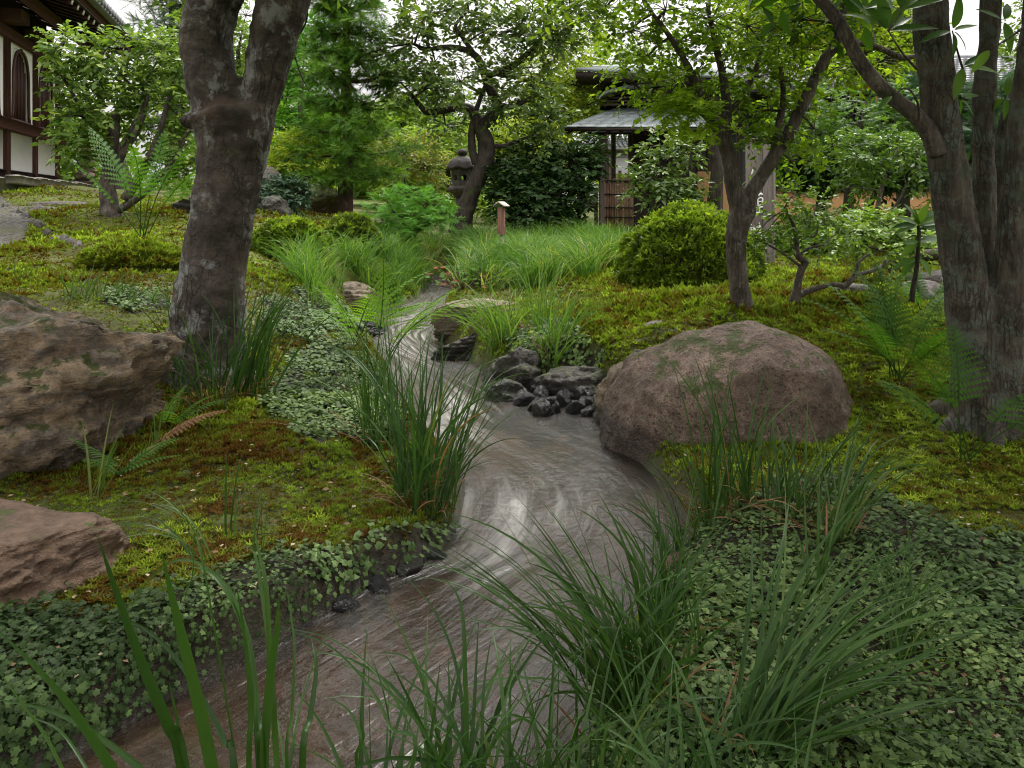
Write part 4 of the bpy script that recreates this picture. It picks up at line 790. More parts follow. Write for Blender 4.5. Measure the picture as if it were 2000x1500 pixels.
def needle_T(n=9, spread=.55, w=.03, seed=0):
    r = random.Random(seed); V = []; T = []
    for k in range(n):
        y0 = k/n*.7; s = (-1)**k; a = spread*r.uniform(.6, 1.2); l = .42*r.uniform(.7, 1.1); b = len(V); z = r.uniform(-.12, .12)
        tip = [s*math.sin(a)*l, y0+math.cos(a)*l, z]; V += [[-w, y0, 0], [w, y0, .01], tip]; T.append([b, b+1, b+2])
    b = len(V); V += [[-w*.7, 0, 0], [w*.7, 0, 0], [0, 1, 0]]; T.append([b, b+1, b+2]); return T_(V, t=T)
NEEDLE = needle_T(9, .75, .034); PINE = needle_T(12, .35, .012, 3)
CLUST = None
def cluster_T(n=5, base=SLEAF):
    """a few leaves spread round a shoot tip"""
    r = random.Random(n); V = []; Tq = []
    for k in range(n):
        a = 2*math.pi*k/n+r.uniform(-.3, .3); tl = r.uniform(.5, 1.1); c, s = math.cos(a), math.sin(a); b = len(V)
        for x, y, z in base[0]:
            yy = y*math.sin(tl)-z*math.cos(tl); zz = y*math.cos(tl)+z*math.sin(tl); V.append([x*c-yy*s, zz, x*s+yy*c])
        for q in base[2]: Tq.append([i+b for i in q])
    return T_(V, t=Tq)
WHORL = cluster_T(5)
def foliage(clumps, T, size, sprays, per, twig_len=.22, droop=.3, shell=.5, up=.8, tint=.5, tv=.14, seed=1, out=1.0, flat=1.0, side=.75, jit=.5):
    """clumps: (centre, (rx,ry,rz)[, weight, tint offset]). Sprays of leaves along little twigs; returns leaf MB and twig list"""
    r = np.random.default_rng(seed); P = []; A = []; NN = []; Ti = []; tw = []
    for c in clumps:
        ctr, rad = np.asarray(c[0], float), np.asarray(c[1], float)*np.ones(3); wgt = c[2] if len(c) > 2 else 1.; to = c[3] if len(c) > 3 else 0.
        K = max(2, int(sprays*wgt)); dirs = norm(r.normal(0, 1, (K, 3))*[1, 1, flat]); rr = (shell+(1-shell)*r.random(K)**.6)[:, None]; base = ctr+dirs*rad*rr
        d = norm(dirs*out+r.normal(0, .55, (K, 3))+[0, 0, .25]); ln_ = twig_len*r.uniform(.6, 1.3, K)
        j = (np.arange(per)+.5)/per; 
        pts = base[:, None]+d[:, None]*(ln_[:, None]*j[None])[..., None]; pts[..., 2] -= droop*ln_[:, None]*j[None]**2
        sgn = np.where(np.arange(per) % 2 == 0, 1., -1.)[None, :, None]; bn = norm(np.cross(d, [0, 0, 1.])+1e-6)[:, None]
        a = norm(d[:, None]*(1-side*.5)+bn*sgn*side+r.normal(0, jit*.5, (K, per, 3))-np.array([0, 0, droop*.6]))
        nrm = norm(np.array([0, 0, up])+dirs[:, None]*.5+r.normal(0, .45, (K, per, 3)))
        nrm = norm(nrm-a*np.sum(nrm*a, -1, keepdims=True)); P.append(pts.reshape(-1, 3)); A.append(a.reshape(-1, 3)); NN.append(nrm.reshape(-1, 3))
        Ti.append((tint+to+r.normal(0, tv*.6, K)[:, None]+r.normal(0, tv, (K, per))).ravel())
        for k in range(0, K, 3): tw.append((ctr, base[k], pts[k, -1]))
    P, A, NN = np.concatenate(P), np.concatenate(A), np.concatenate(NN); Ti = np.clip(np.concatenate(Ti), 0, 1)
    mb = MB(); scatter(mb, T, P, A, NN, size*r.uniform(.6, 1.25, len(P)), Ti); return mb, tw
def nearest(skel, p): d = np.sum((skel-p)**2, -1); return int(np.argmin(d))
def limb(pts, k=6, wob=.0, seed=0):
    c = catmull(np.array(pts, float), k)
    if wob: c = c+wob*np.stack([vnoise(c*3.1+seed, 1), vnoise(c*3.1+seed, 2), vnoise(c*3.1+seed, 3)], -1)*np.linspace(0, 1, len(c))[:, None]**.5
    return c
def remesh(mb, voxel, name, sm=6):
    o = mb.obj(name, bpy.data.materials[0]); m = o.modifiers.new('r', 'REMESH'); m.mode = 'VOXEL'; m.voxel_size = voxel; m.use_smooth_shade = True
    s = o.modifiers.new('s', 'SMOOTH'); s.iterations = sm; s.factor = .5
    dg = bpy.context.evaluated_depsgraph_get(); me = bpy.data.meshes.new_from_object(o.evaluated_get(dg)); old = o.data; bpy.data.objects.remove(o); bpy.data.meshes.remove(old)
    n = len(me.vertices); v = np.empty(n*3, np.float32); me.vertices.foreach_get('co', v); nn = np.empty(n*3, np.float32); me.vertices.foreach_get('normal', nn)
    return me, v.reshape(-1, 3).astype(float), nn.reshape(-1, 3).astype(float)
def add_mesh_obj(me, name, m, parent):
    o = bpy.data.objects.new(name, me); COL.objects.link(o); o.data.materials.clear(); o.data.materials.append(m)
    if 'tint' not in me.attributes:
        a = me.attributes.new('tint', 'FLOAT', 'POINT')
    attach(o, parent); return o
def twigs(tw, skel, r0, r1, mat_, parent, name='twigs', n=4, every=1, tend=.5):
    mb = MB()
    seen = {}
    for k, (ctr, b, e) in enumerate(tw[::every]):
        key = tuple(np.round(ctr, 3)); 
        if key not in seen:
            s = skel[nearest(skel, ctr)]; mid = (s+ctr)/2+np.array([0, 0, .05*np.linalg.norm(s-ctr)]); p = catmull(np.array([s, mid, ctr]), 3)
            if np.linalg.norm(s-ctr) > .04: tube(mb, p, np.linspace(r0, r0*tend, len(p)), 5, cap=False)
            seen[key] = 1
        mid = (ctr+b)/2+rng.normal(0, .06*np.linalg.norm(b-ctr)+1e-4, 3); tube(mb, [ctr, mid, b, e], [r0*tend, r1*1.2, r1, r1*.5], 3, cap=False)
    if mb.n: return mb.obj(name, mat_, parent, smooth=True, kind='stuff')

# leaf colours (base colours of the plants themselves)
ML_CAM = leaf_mat('glossy_leaf', [(0, (.03, .07, .015)), (.5, (.10, .18, .035)), (.85, (.20, .30, .065)), (1, (.34, .44, .15))], .40, .35, .4)
ML_DARK = leaf_mat('dark_evergreen_leaf', [(0, (.012, .03, .011)), (.5, (.03, .065, .02)), (1, (.07, .13, .04))], .45, .2, .35)
ML_MID = leaf_mat('mid_green_leaf', [(0, (.04, .08, .018)), (.5, (.12, .21, .034)), (1, (.24, .34, .06))], .5, .35, .35)
ML_PLUM = leaf_mat('crooked_tree_leaf', [(0, (.035, .07, .025)), (.5, (.095, .155, .042)), (.9, (.20, .27, .07)), (1, (.32, .24, .07))], .5, .3, .35)
ML_MAPLE = leaf_mat('maple_leaf', [(0, (.14, .24, .02)), (.5, (.24, .38, .03)), (1, (.42, .54, .06))], .5, .5, .3)
ML_YEL = leaf_mat('yellow_green_leaf', [(0, (.08, .14, .018)), (.5, (.21, .30, .035)), (1, (.40, .46, .07))], .55, .45, .3)
ML_CON = leaf_mat('conifer_needle', [(0, (.025, .07, .014)), (.5, (.08, .18, .028)), (1, (.19, .34, .05))], .6, .35, .2)
ML_CON2 = leaf_mat('bright_conifer_needle', [(0, (.045, .13, .022)), (.5, (.09, .25, .035)), (1, (.19, .38, .06))], .6, .35, .2)
ML_AZ = leaf_mat('azalea_leaf', [(0, (.03, .04, .01)), (.4, (.085, .135, .016)), (.75, (.21, .31, .03)), (1, (.36, .45, .05))], .5, .35, .35)
ML_BLUE = leaf_mat('blue_green_leaf', [(0, (.02, .05, .03)), (.5, (.045, .09, .055)), (1, (.09, .16, .10))], .4, .2, .5)
ML_BIG = leaf_mat('broad_leaf', [(0, (.025, .07, .014)), (.5, (.06, .14, .022)), (1, (.13, .23, .04))], .35, .4, .5)
MB_CHERRY = bark_mat('ringed_bark', (.028, .022, .018), (.15, .118, .098), (.30, .305, .30), .52, True, .60, (.05, .055, .02), .9, (.10, .065, .045))
MB_GREY = bark_mat('grey_green_bark', (.040, .033, .026), (.17, .138, .108), (.12, .15, .12), .50, False, .56, (.05, .06, .035), 1.8)
MB_PALE = bark_mat('pale_bark', (.055, .042, .034), (.20, .165, .14), (.3, .31, .28), .58, False, .60, (.05, .065, .02), 2.0)
MB_DARK = bark_mat('dark_bark', (.022, .017, .013), (.085, .065, .05), (.2, .2, .18), .66, False, .55, (.045, .06, .012), 1.5)
MB_CON = bark_mat('brown_bark', (.04, .022, .015), (.13, .075, .05), (.2, .2, .18), .75, False, .56, (.05, .06, .015), 2.0)

# ------------------------------------------------------------------ the forked tree, left foreground
ft_ = thing('forked_tree', 'big forked tree with ringed lichen spotted bark standing in the left foreground', 'tree', gnd(400, 4.1))
def pl(pts, Y): return np.array([at(p[0], p[1], Y+(p[3] if len(p) > 3 else 0)) for p in pts]), np.array([p[2]/2/F*Y for p in pts])
def taper(pts, rad, k=7): return catmull(pts, k), np.interp(np.linspace(0, 1, k*(len(rad)-1)+1), np.linspace(0, 1, len(rad)), rad)
tr = MB()
stem, rs = pl([(400, 800, 190), (402, 740, 172), (404, 680, 150), (408, 600, 140), (418, 520, 128), (433, 430, 122), (447, 350, 124), (456, 290, 134), (458, 245, 160), (452, 215, 165)], 4.15)
a_, b_ = taper(stem, rs); tube(tr, a_, b_, 20)
lp, lr = pl([(450, 260, 130), (428, 205, 118), (410, 140, 108), (402, 80, 104), (413, 20, 106), (440, -50, 104), (452, -140, 100), (430, -300, 92), (400, -520, 80), (380, -800, 60), (340, -1100, 40)], 4.15); a_, b_ = taper(lp, lr*.95); tube(tr, a_, b_, 18)
rp, rr = pl([(465, 270, 110), (497, 215, 96), (515, 160, 92), (528, 100, 98), (540, 40, 112), (560, -30, 118), (590, -130, 105), (620, -300, 90), (640, -520, 74), (680, -800, 52), (720, -1100, 34)], 4.15); a2_, b2_ = taper(rp, rr*.90); tube(tr, a2_, b2_, 18)
kn, kr = pl([(455, 225, 90), (440, 170, 60), (450, 140, 36)], 4.12)
for px_, py_, w_ in ((352, 236, 40), (548, 60, 24), (532, 46, 18)): p = at(px_+12, py_, 4.12); tube(tr, [p-[.03, 0, 0], p+[.03, 0, .0]], [.045, .05], 8)
for k, (ax, l) in enumerate([(2.6, .28), (3.5, .30), (4.6, .25), (5.5, .28), (.4, .28), (1.4, .24)]):
    c0 = at(402, 700, 4.15); e = c0+np.array([math.cos(ax)*l, math.sin(ax)*l, 0]); e[2] = float(gh(e[0], e[1])[0])-.03; tube(tr, [c0+[0, 0, .12], (c0+e)/2+[math.cos(ax)*.04, math.sin(ax)*.04, -.02], e], [.13, .09, .04], 9)
def bark_disp(v, nn, ax_scale=(1, 1, .35), amp=.010, fr=9, seed=1, ring=.0):
    a = np.array(ax_scale); d = fbm(v*fr*a, 4, seed, .55, True)*amp+.6*amp*fbm(v*fr*.35, 3, seed+4)
    if ring: d += ring*np.sin(v[:, 2]*34+3*vnoise(v*3, seed+6))*np.clip(.3+vnoise(v*2.2, seed+7), 0, 1)
    return v+nn*(d-d.mean()-.004)[:, None]
me, v, nn = remesh(tr, .0155, 'trunk', 8)
v = bark_disp(v, nn, (1, 1, .5), .009, 9, 5, .002)
# bark rings: narrow raised collars
for (cx, cy, w_, tl, amp) in [(385, 238, .018, -.10, .012), (520, 62, .014, .30, .010), (440, 330, .012, -.08, .006), (470, 268, .012, .5, .006), (415, 560, .02, .1, .012), (540, 20, .012, .3, .008), (400, 60, .012, -.15, .006)]:
    c_ = at(cx, cy, 4.15); loc = np.exp(-((v[:, 0]-c_[0])/.22)**2)*np.exp(-(((v[:, 2]-c_[2])+tl*(v[:, 0]-c_[0]))/w_)**2); v += nn*(amp*loc*(.6+.6*vnoise(v*14, 3)))[:, None]
me.vertices.foreach_set('co', v.astype(np.float32).ravel()); me.update(); add_mesh_obj(me, 'trunk', MB_CHERRY, ft_)
skelF = np.vstack([a_[30:], a2_[30:]])
cl = []
r_ = np.random.default_rng(3)
BR = []
for k in range(16):
    s = skelF[r_.integers(8, len(skelF))]; az = r_.uniform(0, 2*math.pi); l = r_.uniform(.9, 2.0); e = s+np.array([math.cos(az)*l, math.sin(az)*l*.9, l*r_.uniform(.1, .6)]); BR.append((s, e))
    for t in (.55, .8, 1.0): cl.append((s+(e-s)*t+r_.normal(0, .15, 3), (.45, .45, .28), 1., r_.normal(0, .06)))
cl = [c for c in cl if c[0][2] > 2.75+.0*c[0][1] and (c[0][0] < -.55 or c[0][2] > 4.5)]
mb = MB()
for s, e in BR:
    if e[2] > 2.7: c_ = limb([s, (s+e)/2+[0, 0, .1], e], 5, .1, k); tube(mb, c_, np.linspace(.045, .012, len(c_)), 7)
mb.obj('branches', MB_CHERRY, ft_, smooth=True, kind='stuff')
for k in range(70):  # added unseen foliage above the camera, there to shade the foreground
    c0 = np.array([r_.uniform(-3.6, .2), r_.uniform(-1.6, 3.6), r_.uniform(3.1, 5.6)])
    cl.append((c0, (.55, .55, .3), 1., r_.normal(0, .06)))
for k in range(9):  # added unseen boughs reaching into that overhead foliage
    s_ = skelF[r_.integers(20, len(skelF))]; e_ = np.array([r_.uniform(-2.6, 0), r_.uniform(-1, 2.6), r_.uniform(3.6, 5.2)]); c_ = limb([s_, (s_+e_)/2+[0, 0, .25], e_], 5, .1, k); bb_ = MB(); tube(bb_, c_, np.linspace(.05, .012, len(c_)), 7); bb_.obj('branch', MB_CHERRY, ft_, smooth=True)
fb, tw = foliage(cl, SLEAF, .10, 36, 9, .26, .35, seed=11); fb.obj('crown', ML_MID, ft_, kind='stuff')
# a thin hanging twig with maple leaves right of the fork
mb = MB(); tw_ = limb([at(600, 0, 4.6), at(597, 40, 4.6), at(580, 75, 4.6), at(575, 100, 4.6), at(590, 150, 4.6), at(605, 180, 4.6)], 5, .02); tube(mb, tw_, np.linspace(.007, .002, len(tw_)), 5); mb.obj('hanging_twig', MB_DARK, ft_, smooth=True)

# ------------------------------------------------------------------ the multi-stemmed tree, right foreground
mt = thing('multi_stemmed_tree', 'tree with several grey green trunks rising from one base at the right edge', 'tree', gnd(1925, 3.3))
def stems(lst, Y, n=16):
    out = []
    for pts in lst: p, r = pl(pts, Y); out.append(taper(p, r))
    return out
ST = stems([[(1925, 870, 153), (1915, 800, 117), (1905, 700, 95), (1890, 600, 88), (1878, 500, 85), (1862, 400, 81), (1850, 320, 77), (1838, 240, 76), (1830, 160, 72), (1822, 80, 74), (1815, 0, 67), (1806, -100, 63), (1790, -300, 56), (1760, -600, 45), (1740, -900, 32)],
 [(1935, 870, 150, .05), (1935, 780, 100, .1), (1930, 680, 78, .14), (1926, 560, 68, .16), (1922, 430, 62, .18), (1920, 300, 58, .2), (1922, 180, 58, .2), (1932, 80, 52, .2), (1936, 0, 48, .2), (1945, -150, 44, .2), (1965, -500, 34, .2), (1960, -800, 24, .2)],
 [(1950, 870, 150, -.03), (1962, 790, 110, -.02), (1966, 700, 92, 0), (1968, 600, 84, 0), (1976, 480, 80, 0), (1984, 380, 74, 0), (1990, 280, 66, 0), (2000, 180, 58, 0), (2012, 80, 54, 0), (2025, -40, 50, 0), (2060, -400, 42, 0), (2080, -800, 26, 0)],
 [(1968, 640, 60, .15), (1962, 540, 52, .25), (1950, 440, 48, .3), (1952, 330, 44, .3), (1960, 240, 40, .3), (1975, 200, 38, .3), (2000, 150, 36, .3), (2040, 60, 34, .3), (2100, -200, 26, .3)]], 3.25)
tr = MB()
ST = [(p, r*f_) for (p, r), f_ in zip(ST, (.96, .86, .84, .8))]
for p, r in ST: tube(tr, p, r, 16)
kp = at(1790, 52, 3.22); tube(tr, [at(1822, 70, 3.25), kp], [.06, .032], 10)
for k, ax in enumerate([3.4, 4.3, 5.2, 2.4, .2]):
    c0 = at(1930, 800, 3.28); e = c0+np.array([math.cos(ax)*.26, math.sin(ax)*.26, 0]); e[2] = float(gh(e[0], e[1])[0])-.03; tube(tr, [c0+[0, 0, .12], (c0+e)/2+[0, 0, .02], e], [.09, .06, .03], 9)
bp, brr = pl([(1836, 300, 40), (1808, 248, 34), (1785, 222, 31), (1752, 197, 30), (1715, 165, 29), (1685, 128, 28), (1663, 90, 26), (1640, 45, 25), (1612, 10, 24), (1580, -25, 22), (1540, -80, 20), (1500, -180, 16), (1450, -300, 12)], 3.22); pb_, rb_ = taper(bp, brr)
me, v, nn = remesh(tr, .0135, 'trunk', 8); v = bark_disp(v, nn, (1, 1, .25), .0055, 16, 8, .0); me.vertices.foreach_set('co', v.astype(np.float32).ravel()); me.update(); add_mesh_obj(me, 'trunk', MB_GREY, mt)
mb = MB(); tube(mb, pb_, rb_, 12, lump=.06); p_, r2_ = pl([(1648, 52, 24), (1650, 85, 20)], 3.22); mb.obj('branch', MB_PALE, mt, smooth=True)
# small shoots carrying broad leaves
def big_leaf(mb, base, d, n, s, wid=.30, seg=7, fold=.12, curl=.25, tint=.5):
    d = norm(np.array([d]))[0]; b = norm(np.cross(d, n)[None])[0]; n = np.cross(b, d); V = []; 
    for k in range(seg+1):
        t = k/seg; w = wid*s*(math.sin(math.pi*min(1, t**.8*.97+.03))**.85)*(1-.15*t); c = base+d*s*(t-.08*t*t)-n*s*curl*t*t
        V += [c-b*w*.5+n*fold*w, c, c+b*w*.5+n*fold*w]
    Q = []
    for k in range(seg): Q += [[3*k, 3*k+1, 3*k+4, 3*k+3], [3*k+1, 3*k+2, 3*k+5, 3*k+4]]
    mb.add(V, Q, tint=tint)
def shoot(px, py, Y, leaves, parent, s=.14, twig=None, name='leaf', spread=1., wid=.30, m=None, r=.004):
    c = at(px, py, Y)
    if twig is not None: mb = MB(); p = limb([at(*q) for q in twig], 4); tube(mb, p, np.linspace(r*1.3, r*.6, len(p)), 6); mb.obj('twig', MB_PALE, parent, smooth=True)
    for k, (dx, dz) in enumerate(leaves):
        d = np.array([dx, random.uniform(-.5, .5)*spread, dz], float); mb = MB(); big_leaf(mb, c+norm(d[None])[0]*.01, d, np.array([random.uniform(-.4, .4), -.8, .9]), s*random.uniform(.8, 1.15), wid, curl=random.uniform(.05, .35), tint=random.uniform(.2, .85)); mb.obj(name, m or ML_BIG, parent, smooth=True)
random.seed(5)
shoot(1735, 60, 3.0, [(-1.1, .9), (-.6, 1.3), (1.0, .7), (.7, 1.2), (-.2, 1.5), (1.2, .1)], mt, .16, [(1790, 135, 3.1), (1760, 100, 3.05), (1735, 60, 3.0)])
shoot(1760, 20, 3.0, [(-1., .5), (.9, .9), (.2, 1.3), (1.2, .3)], mt, .15, [(1735, 60, 3.0), (1750, 40, 3), (1760, 20, 3)])
shoot(1860, 60, 3.05, [(-.9, -.2), (.3, -1.2), (.9, -.5), (1.3, .4), (.2, 1.0)], mt, .13, [(1885, 150, 3.2), (1870, 100, 3.1), (1860, 60, 3.05)])
shoot(1880, 130, 3.1, [(-.4, -1.3), (.5, -1.1), (1.1, -.1), (.9, .5)], mt, .13)
shoot(1875, 190, 3.3, [(-.8, -.9), (.2, -1.2), (.9, -.8), (-.9, .2), (1.0, .2)], mt, .12)
shoot(1935, 95, 2.9, [(-1.3, -1.4)], mt, .13, [(2010, 45, 2.9), (1970, 75, 2.9), (1935, 95, 2.9)])
shoot(1960, 40, 3.0, [(.8, -.8), (-1., .5), (.6, .9), (.2, -1.2)], mt, .12)
shoot(1965, 190, 3.4, [(-.8, -.6), (.8, -.7), (.3, .9), (-.3, -1.2)], mt, .11)
shoot(1855, 250, 3.5, [(.7, -1.), (-.6, -.9), (1.1, .1), (.2, .9), (-1., .2)], mt, .11)
shoot(1880, 330, 3.5, [(.7, -1.), (-.6, -.9), (1.1, .1), (.2, .9)], mt, .10)
shoot(1745, 185, 3.1, [(-1.2, -.9)], mt, .10, [(1795, 250, 3.15), (1792, 200, 3.1), (1770, 172, 3.1), (1745, 185, 3.1)])
shoot(1690, 20, 3.2, [(-1., .9), (-.2, 1.3), (.9, .9), (1.2, .2)], mt, .13)
cl = []; skelR = np.vstack([ST[0][0][60:], ST[1][0][55:], ST[2][0][55:], pb_[60:]])
for k in range(50):
    s = skelR[r_.integers(0, len(skelR))]; az = r_.uniform(0, 2*math.pi); l = r_.uniform(.5, 2.0); e = s+np.array([math.cos(az)*l, math.sin(az)*l, l*r_.uniform(-.1, .6)])
    if e[2] > 2.45+.0*e[1] and (e[0] > .75 or e[2] > 4.2): cl.append((e, (.45, .45, .3), 1., r_.normal(0, .06)))
for k in range(60):  # added unseen clumps overhead, extending the crown to shade the foreground
    c0 = np.array([r_.uniform(.7, 3.8), r_.uniform(-1.6, 3.2), r_.uniform(2.9, 5.2)]); cl.append((c0, (.55, .55, .3), 1., r_.normal(0, .06)))
fb, tw = foliage(cl, SLEAF, .14, 30, 8, .28, .5, seed=12); fb.obj('crown', ML_BIG, mt, kind='stuff'); twigs(tw, skelR, .018, .005, MB_PALE, mt, every=2)

# ------------------------------------------------------------------ middle tree in front of the round azalea
mid = thing('slender_maple', 'slender leaning tree with pale bark and bright green leaves in front of the round azalea', 'tree', gnd(1450, 5.0))
LM = stems([[(1456, 640, 60), (1450, 600, 46), (1444, 560, 40), (1438, 500, 40), (1440, 450, 44), (1452, 405, 54)],
 [(1450, 425, 44), (1432, 360, 34), (1424, 310, 32), (1408, 262, 30), (1392, 225, 26), (1375, 190, 22), (1352, 150, 20), (1330, 105, 17), (1300, 60, 14), (1270, 20, 11), (1240, -30, 8)],
 [(1455, 420, 40), (1468, 375, 32), (1490, 340, 30), (1515, 300, 30), (1540, 262, 29), (1562, 215, 26), (1585, 170, 25), (1610, 115, 23), (1630, 90, 22), (1642, 40, 20), (1655, -30, 17), (1660, -150, 12)],
 [(1415, 290, 24), (1420, 220, 22), (1412, 150, 19), (1398, 90, 16), (1385, 30, 13), (1380, -60, 9)],
 [(1404, 255, 20), (1375, 222, 15), (1345, 210, 12), (1320, 190, 9), (1295, 165, 6)],
 [(1610, 115, 18), (1640, 90, 15), (1680, 84, 14), (1720, 95, 13), (1760, 112, 12), (1790, 110, 9)],
 [(1512, 300, 18), (1522, 240, 15), (1530, 190, 12), (1525, 130, 9)], [(1398, 240, 14), (1440, 200, 11), (1470, 150, 9), (1490, 90, 7)]], 5.05)
tr = MB()
for p, r in LM[:4]: tube(tr, p, r, 12)
me, v, nn = remesh(tr, .010, 'trunk', 5); v = bark_disp(v, nn, (1, 1, .3), .004, 20, 9); me.vertices.foreach_set('co', v.astype(np.float32).ravel()); me.update(); add_mesh_obj(me, 'trunk', MB_PALE, mid)
for p, r in LM[4:]: mb = MB(); tube(mb, p, r, 8, lump=.08); mb.obj('branch', MB_PALE, mid, smooth=True)
skM = np.vstack([p for p, r in LM[1:]])
def C(px, py, Y, rx, rz=None, w=1., t=0., ry=None):
    k = Y/F; return (at(px, py, Y), (rx*k, (ry or rx)*k, (rz or rx*.7)*k), w, t)
cl = [C(1110, -10, 5.0, 55, 30), C(1180, 15, 5.2, 60, 35), C(1230, 60, 5.1, 55, 38), C(1265, 110, 5.3, 55, 35), C(1300, 20, 5.0, 65, 40), C(1240, 165, 5.2, 34, 26, .8), C(1330, 80, 5.3, 60, 45), C(1390, 40, 5.0, 60, 45), C(1360, 140, 5.1, 55, 40), C(1310, 180, 5.0, 45, 28, .8, .1),
      C(1420, 110, 5.4, 60, 50), C(1460, 50, 5.1, 60, 45), C(1470, 150, 5.0, 55, 45), C(1520, 90, 5.3, 55, 45), C(1560, 40, 5.1, 60, 45, 1, .1), C(1540, 160, 5.2, 50, 40, 1, .05), C(1500, 215, 5.1, 45, 35), C(1440, 210, 5.3, 40, 30, .8), C(1590, 250, 5.2, 40, 35, .7), C(1610, 150, 5.4, 45, 35, .7, .1),
      C(1640, 30, 5.2, 55, 40, .9, .12), C(1700, 40, 5.3, 50, 38, .9, .15), C(1720, 120, 5.3, 45, 25, .7, .15), C(1660, 130, 5.4, 45, 28, .7, .12), C(1390, -40, 5.2, 90, 40), C(1530, -40, 5.2, 90, 40), C(1660, -40, 5.3, 80, 40), C(1240, -40, 5.2, 90, 35), C(1480, 275, 5.1, 26, 22, .6), C(1545, 315, 5.1, 24, 20, .5)]
fb, tw = foliage(cl, LEAF, .050, 34, 9, .17, .35, tint=.45, seed=21); fb.obj('crown', leaf_mat('slender_tree_leaf', [(0, (.045, .10, .014)), (.5, (.14, .235, .024)), (.88, (.26, .37, .04)), (.985, (.30, .32, .05)), (1, (.42, .18, .06))], .42, .5, .3), mid, kind='stuff')
twigs(tw, skM, .010, .0028, MB_PALE, mid, every=1)
cl = [C(1320, 225, 4.9, 30, 20, 1), C(1355, 215, 4.85, 28, 18, 1), C(1390, 245, 4.9, 26, 20, .8), C(1300, 205, 4.9, 22, 14, .7)]
fb, tw = foliage(cl, MAPLE, .06, 30, 6, .12, .4, tint=.5, up=1.2, seed=22); fb.obj('bright_leaves', ML_MAPLE, mid, kind='stuff', label='brighter yellow green leaves hanging over the grey roof')

# ------------------------------------------------------------------ general tree builder for everything behind
def tree(name, label, px, Y, limbs, clumps, bark, lm, T=LEAF, size=.09, sprays=30, per=8, twl=.25, tint=.5, seed=1, droop=.3, tw_r=.014, cat='tree', group=None, every=2, up=.8, flat=1., shell=.5, out=1., tv=.14, lump=.1, side=.75):
    th_ = thing(name, label, cat, gnd(px, Y), group); sk = []
    S_ = stems(limbs, Y) if limbs else []
    tk = MB()
    for k, (p, r) in enumerate(S_):
        if k == 0: tube(tk, p, r, 12, lump=lump, seed=seed); tk.obj('trunk', bark, th_, smooth=True)
        else: mb = MB(); tube(mb, p, r, 8, lump=lump, seed=seed+k); mb.obj('branch', bark, th_, smooth=True)
        sk.append(p)
    if not sk:
        b0 = gnd(px, Y); e0_ = np.mean([c[0] for c in clumps], 0); sk = [limb([b0, (b0+e0_)/2, e0_], 5)]; mb = MB(); tube(mb, sk[0], np.linspace(.03, .012, len(sk[0])), 7); mb.obj('stem', bark, th_, smooth=True)
    fb, tw = foliage(clumps, T, size, sprays, per, twl, droop, shell, up, tint, tv, seed, out, flat, side); fb.obj('crown' if cat == 'tree' else 'foliage', lm, th_, kind='stuff')
    twigs(tw, np.vstack(sk), tw_r, tw_r*.3, bark, th_, every=every); return th_
# crooked tree by the lantern
tree('crooked_tree', 'crooked dark trunked tree with twisting branches beside the stone lantern', 905, 14.0,
 [[(905, 470, 52), (900, 445, 46), (908, 415, 38), (920, 380, 33), (935, 345, 32), (948, 310, 36), (950, 280, 33), (940, 255, 28), (935, 235, 25)],
  [(936, 245, 26), (920, 215, 20), (895, 210, 15), (865, 216, 14), (835, 218, 13), (815, 200, 10), (800, 180, 7)],
  [(940, 245, 26), (962, 225, 22), (970, 200, 20), (955, 170, 18), (945, 140, 16), (930, 110, 14), (900, 95, 12), (865, 92, 10), (835, 96, 8), (805, 85, 5)],
  [(948, 150, 12), (975, 140, 14), (1000, 130, 14), (1022, 112, 12), (1045, 90, 9), (1060, 75, 6)], [(930, 110, 10), (905, 75, 9), (890, 50, 7), (915, 20, 5)],
  [(968, 205, 11), (1000, 208, 10), (1030, 195, 8), (1045, 180, 5)], [(958, 285, 9), (985, 285, 9), (1010, 275, 7), (1040, 265, 5)],
  [(930, 320, 16), (922, 290, 16), (922, 250, 13), (930, 215, 10), (950, 160, 7)]],
 [C(830, 30, 14, 50, 26), C(890, 20, 14, 50, 28), C(950, 60, 14, 45, 30), C(805, 75, 14, 32, 22, .8), C(850, 120, 14, 40, 24, .7), C(1000, 60, 13.6, 40, 30), C(1060, 60, 13.8, 45, 26), C(1090, 80, 14, 34, 20, .7), C(1040, 20, 14, 50, 24), C(985, 150, 14, 45, 26), C(1040, 150, 14.2, 45, 30, 1, .12),
  C(900, 160, 13.6, 50, 24), C(840, 170, 14, 50, 24), C(780, 160, 14, 45, 24), C(740, 130, 14.2, 45, 22, .8, .1), C(710, 110, 14, 34, 18, .6, .1), C(1010, 200, 13.7, 50, 24), C(1070, 230, 14, 40, 24), C(960, 220, 14.4, 30, 20, .5), C(870, 245, 14.2, 44, 20, .6), C(1050, 290, 14, 40, 18, .6), C(1110, 40, 14, 40, 18, .8), C(1130, 15, 14, 40, 16, .7), C(910, -15, 14, 60, 20, .8)],
 MB_DARK, ML_PLUM, LEAF, .115, 56, 8, .34, .45, 31, .25, .022, tv=.16)
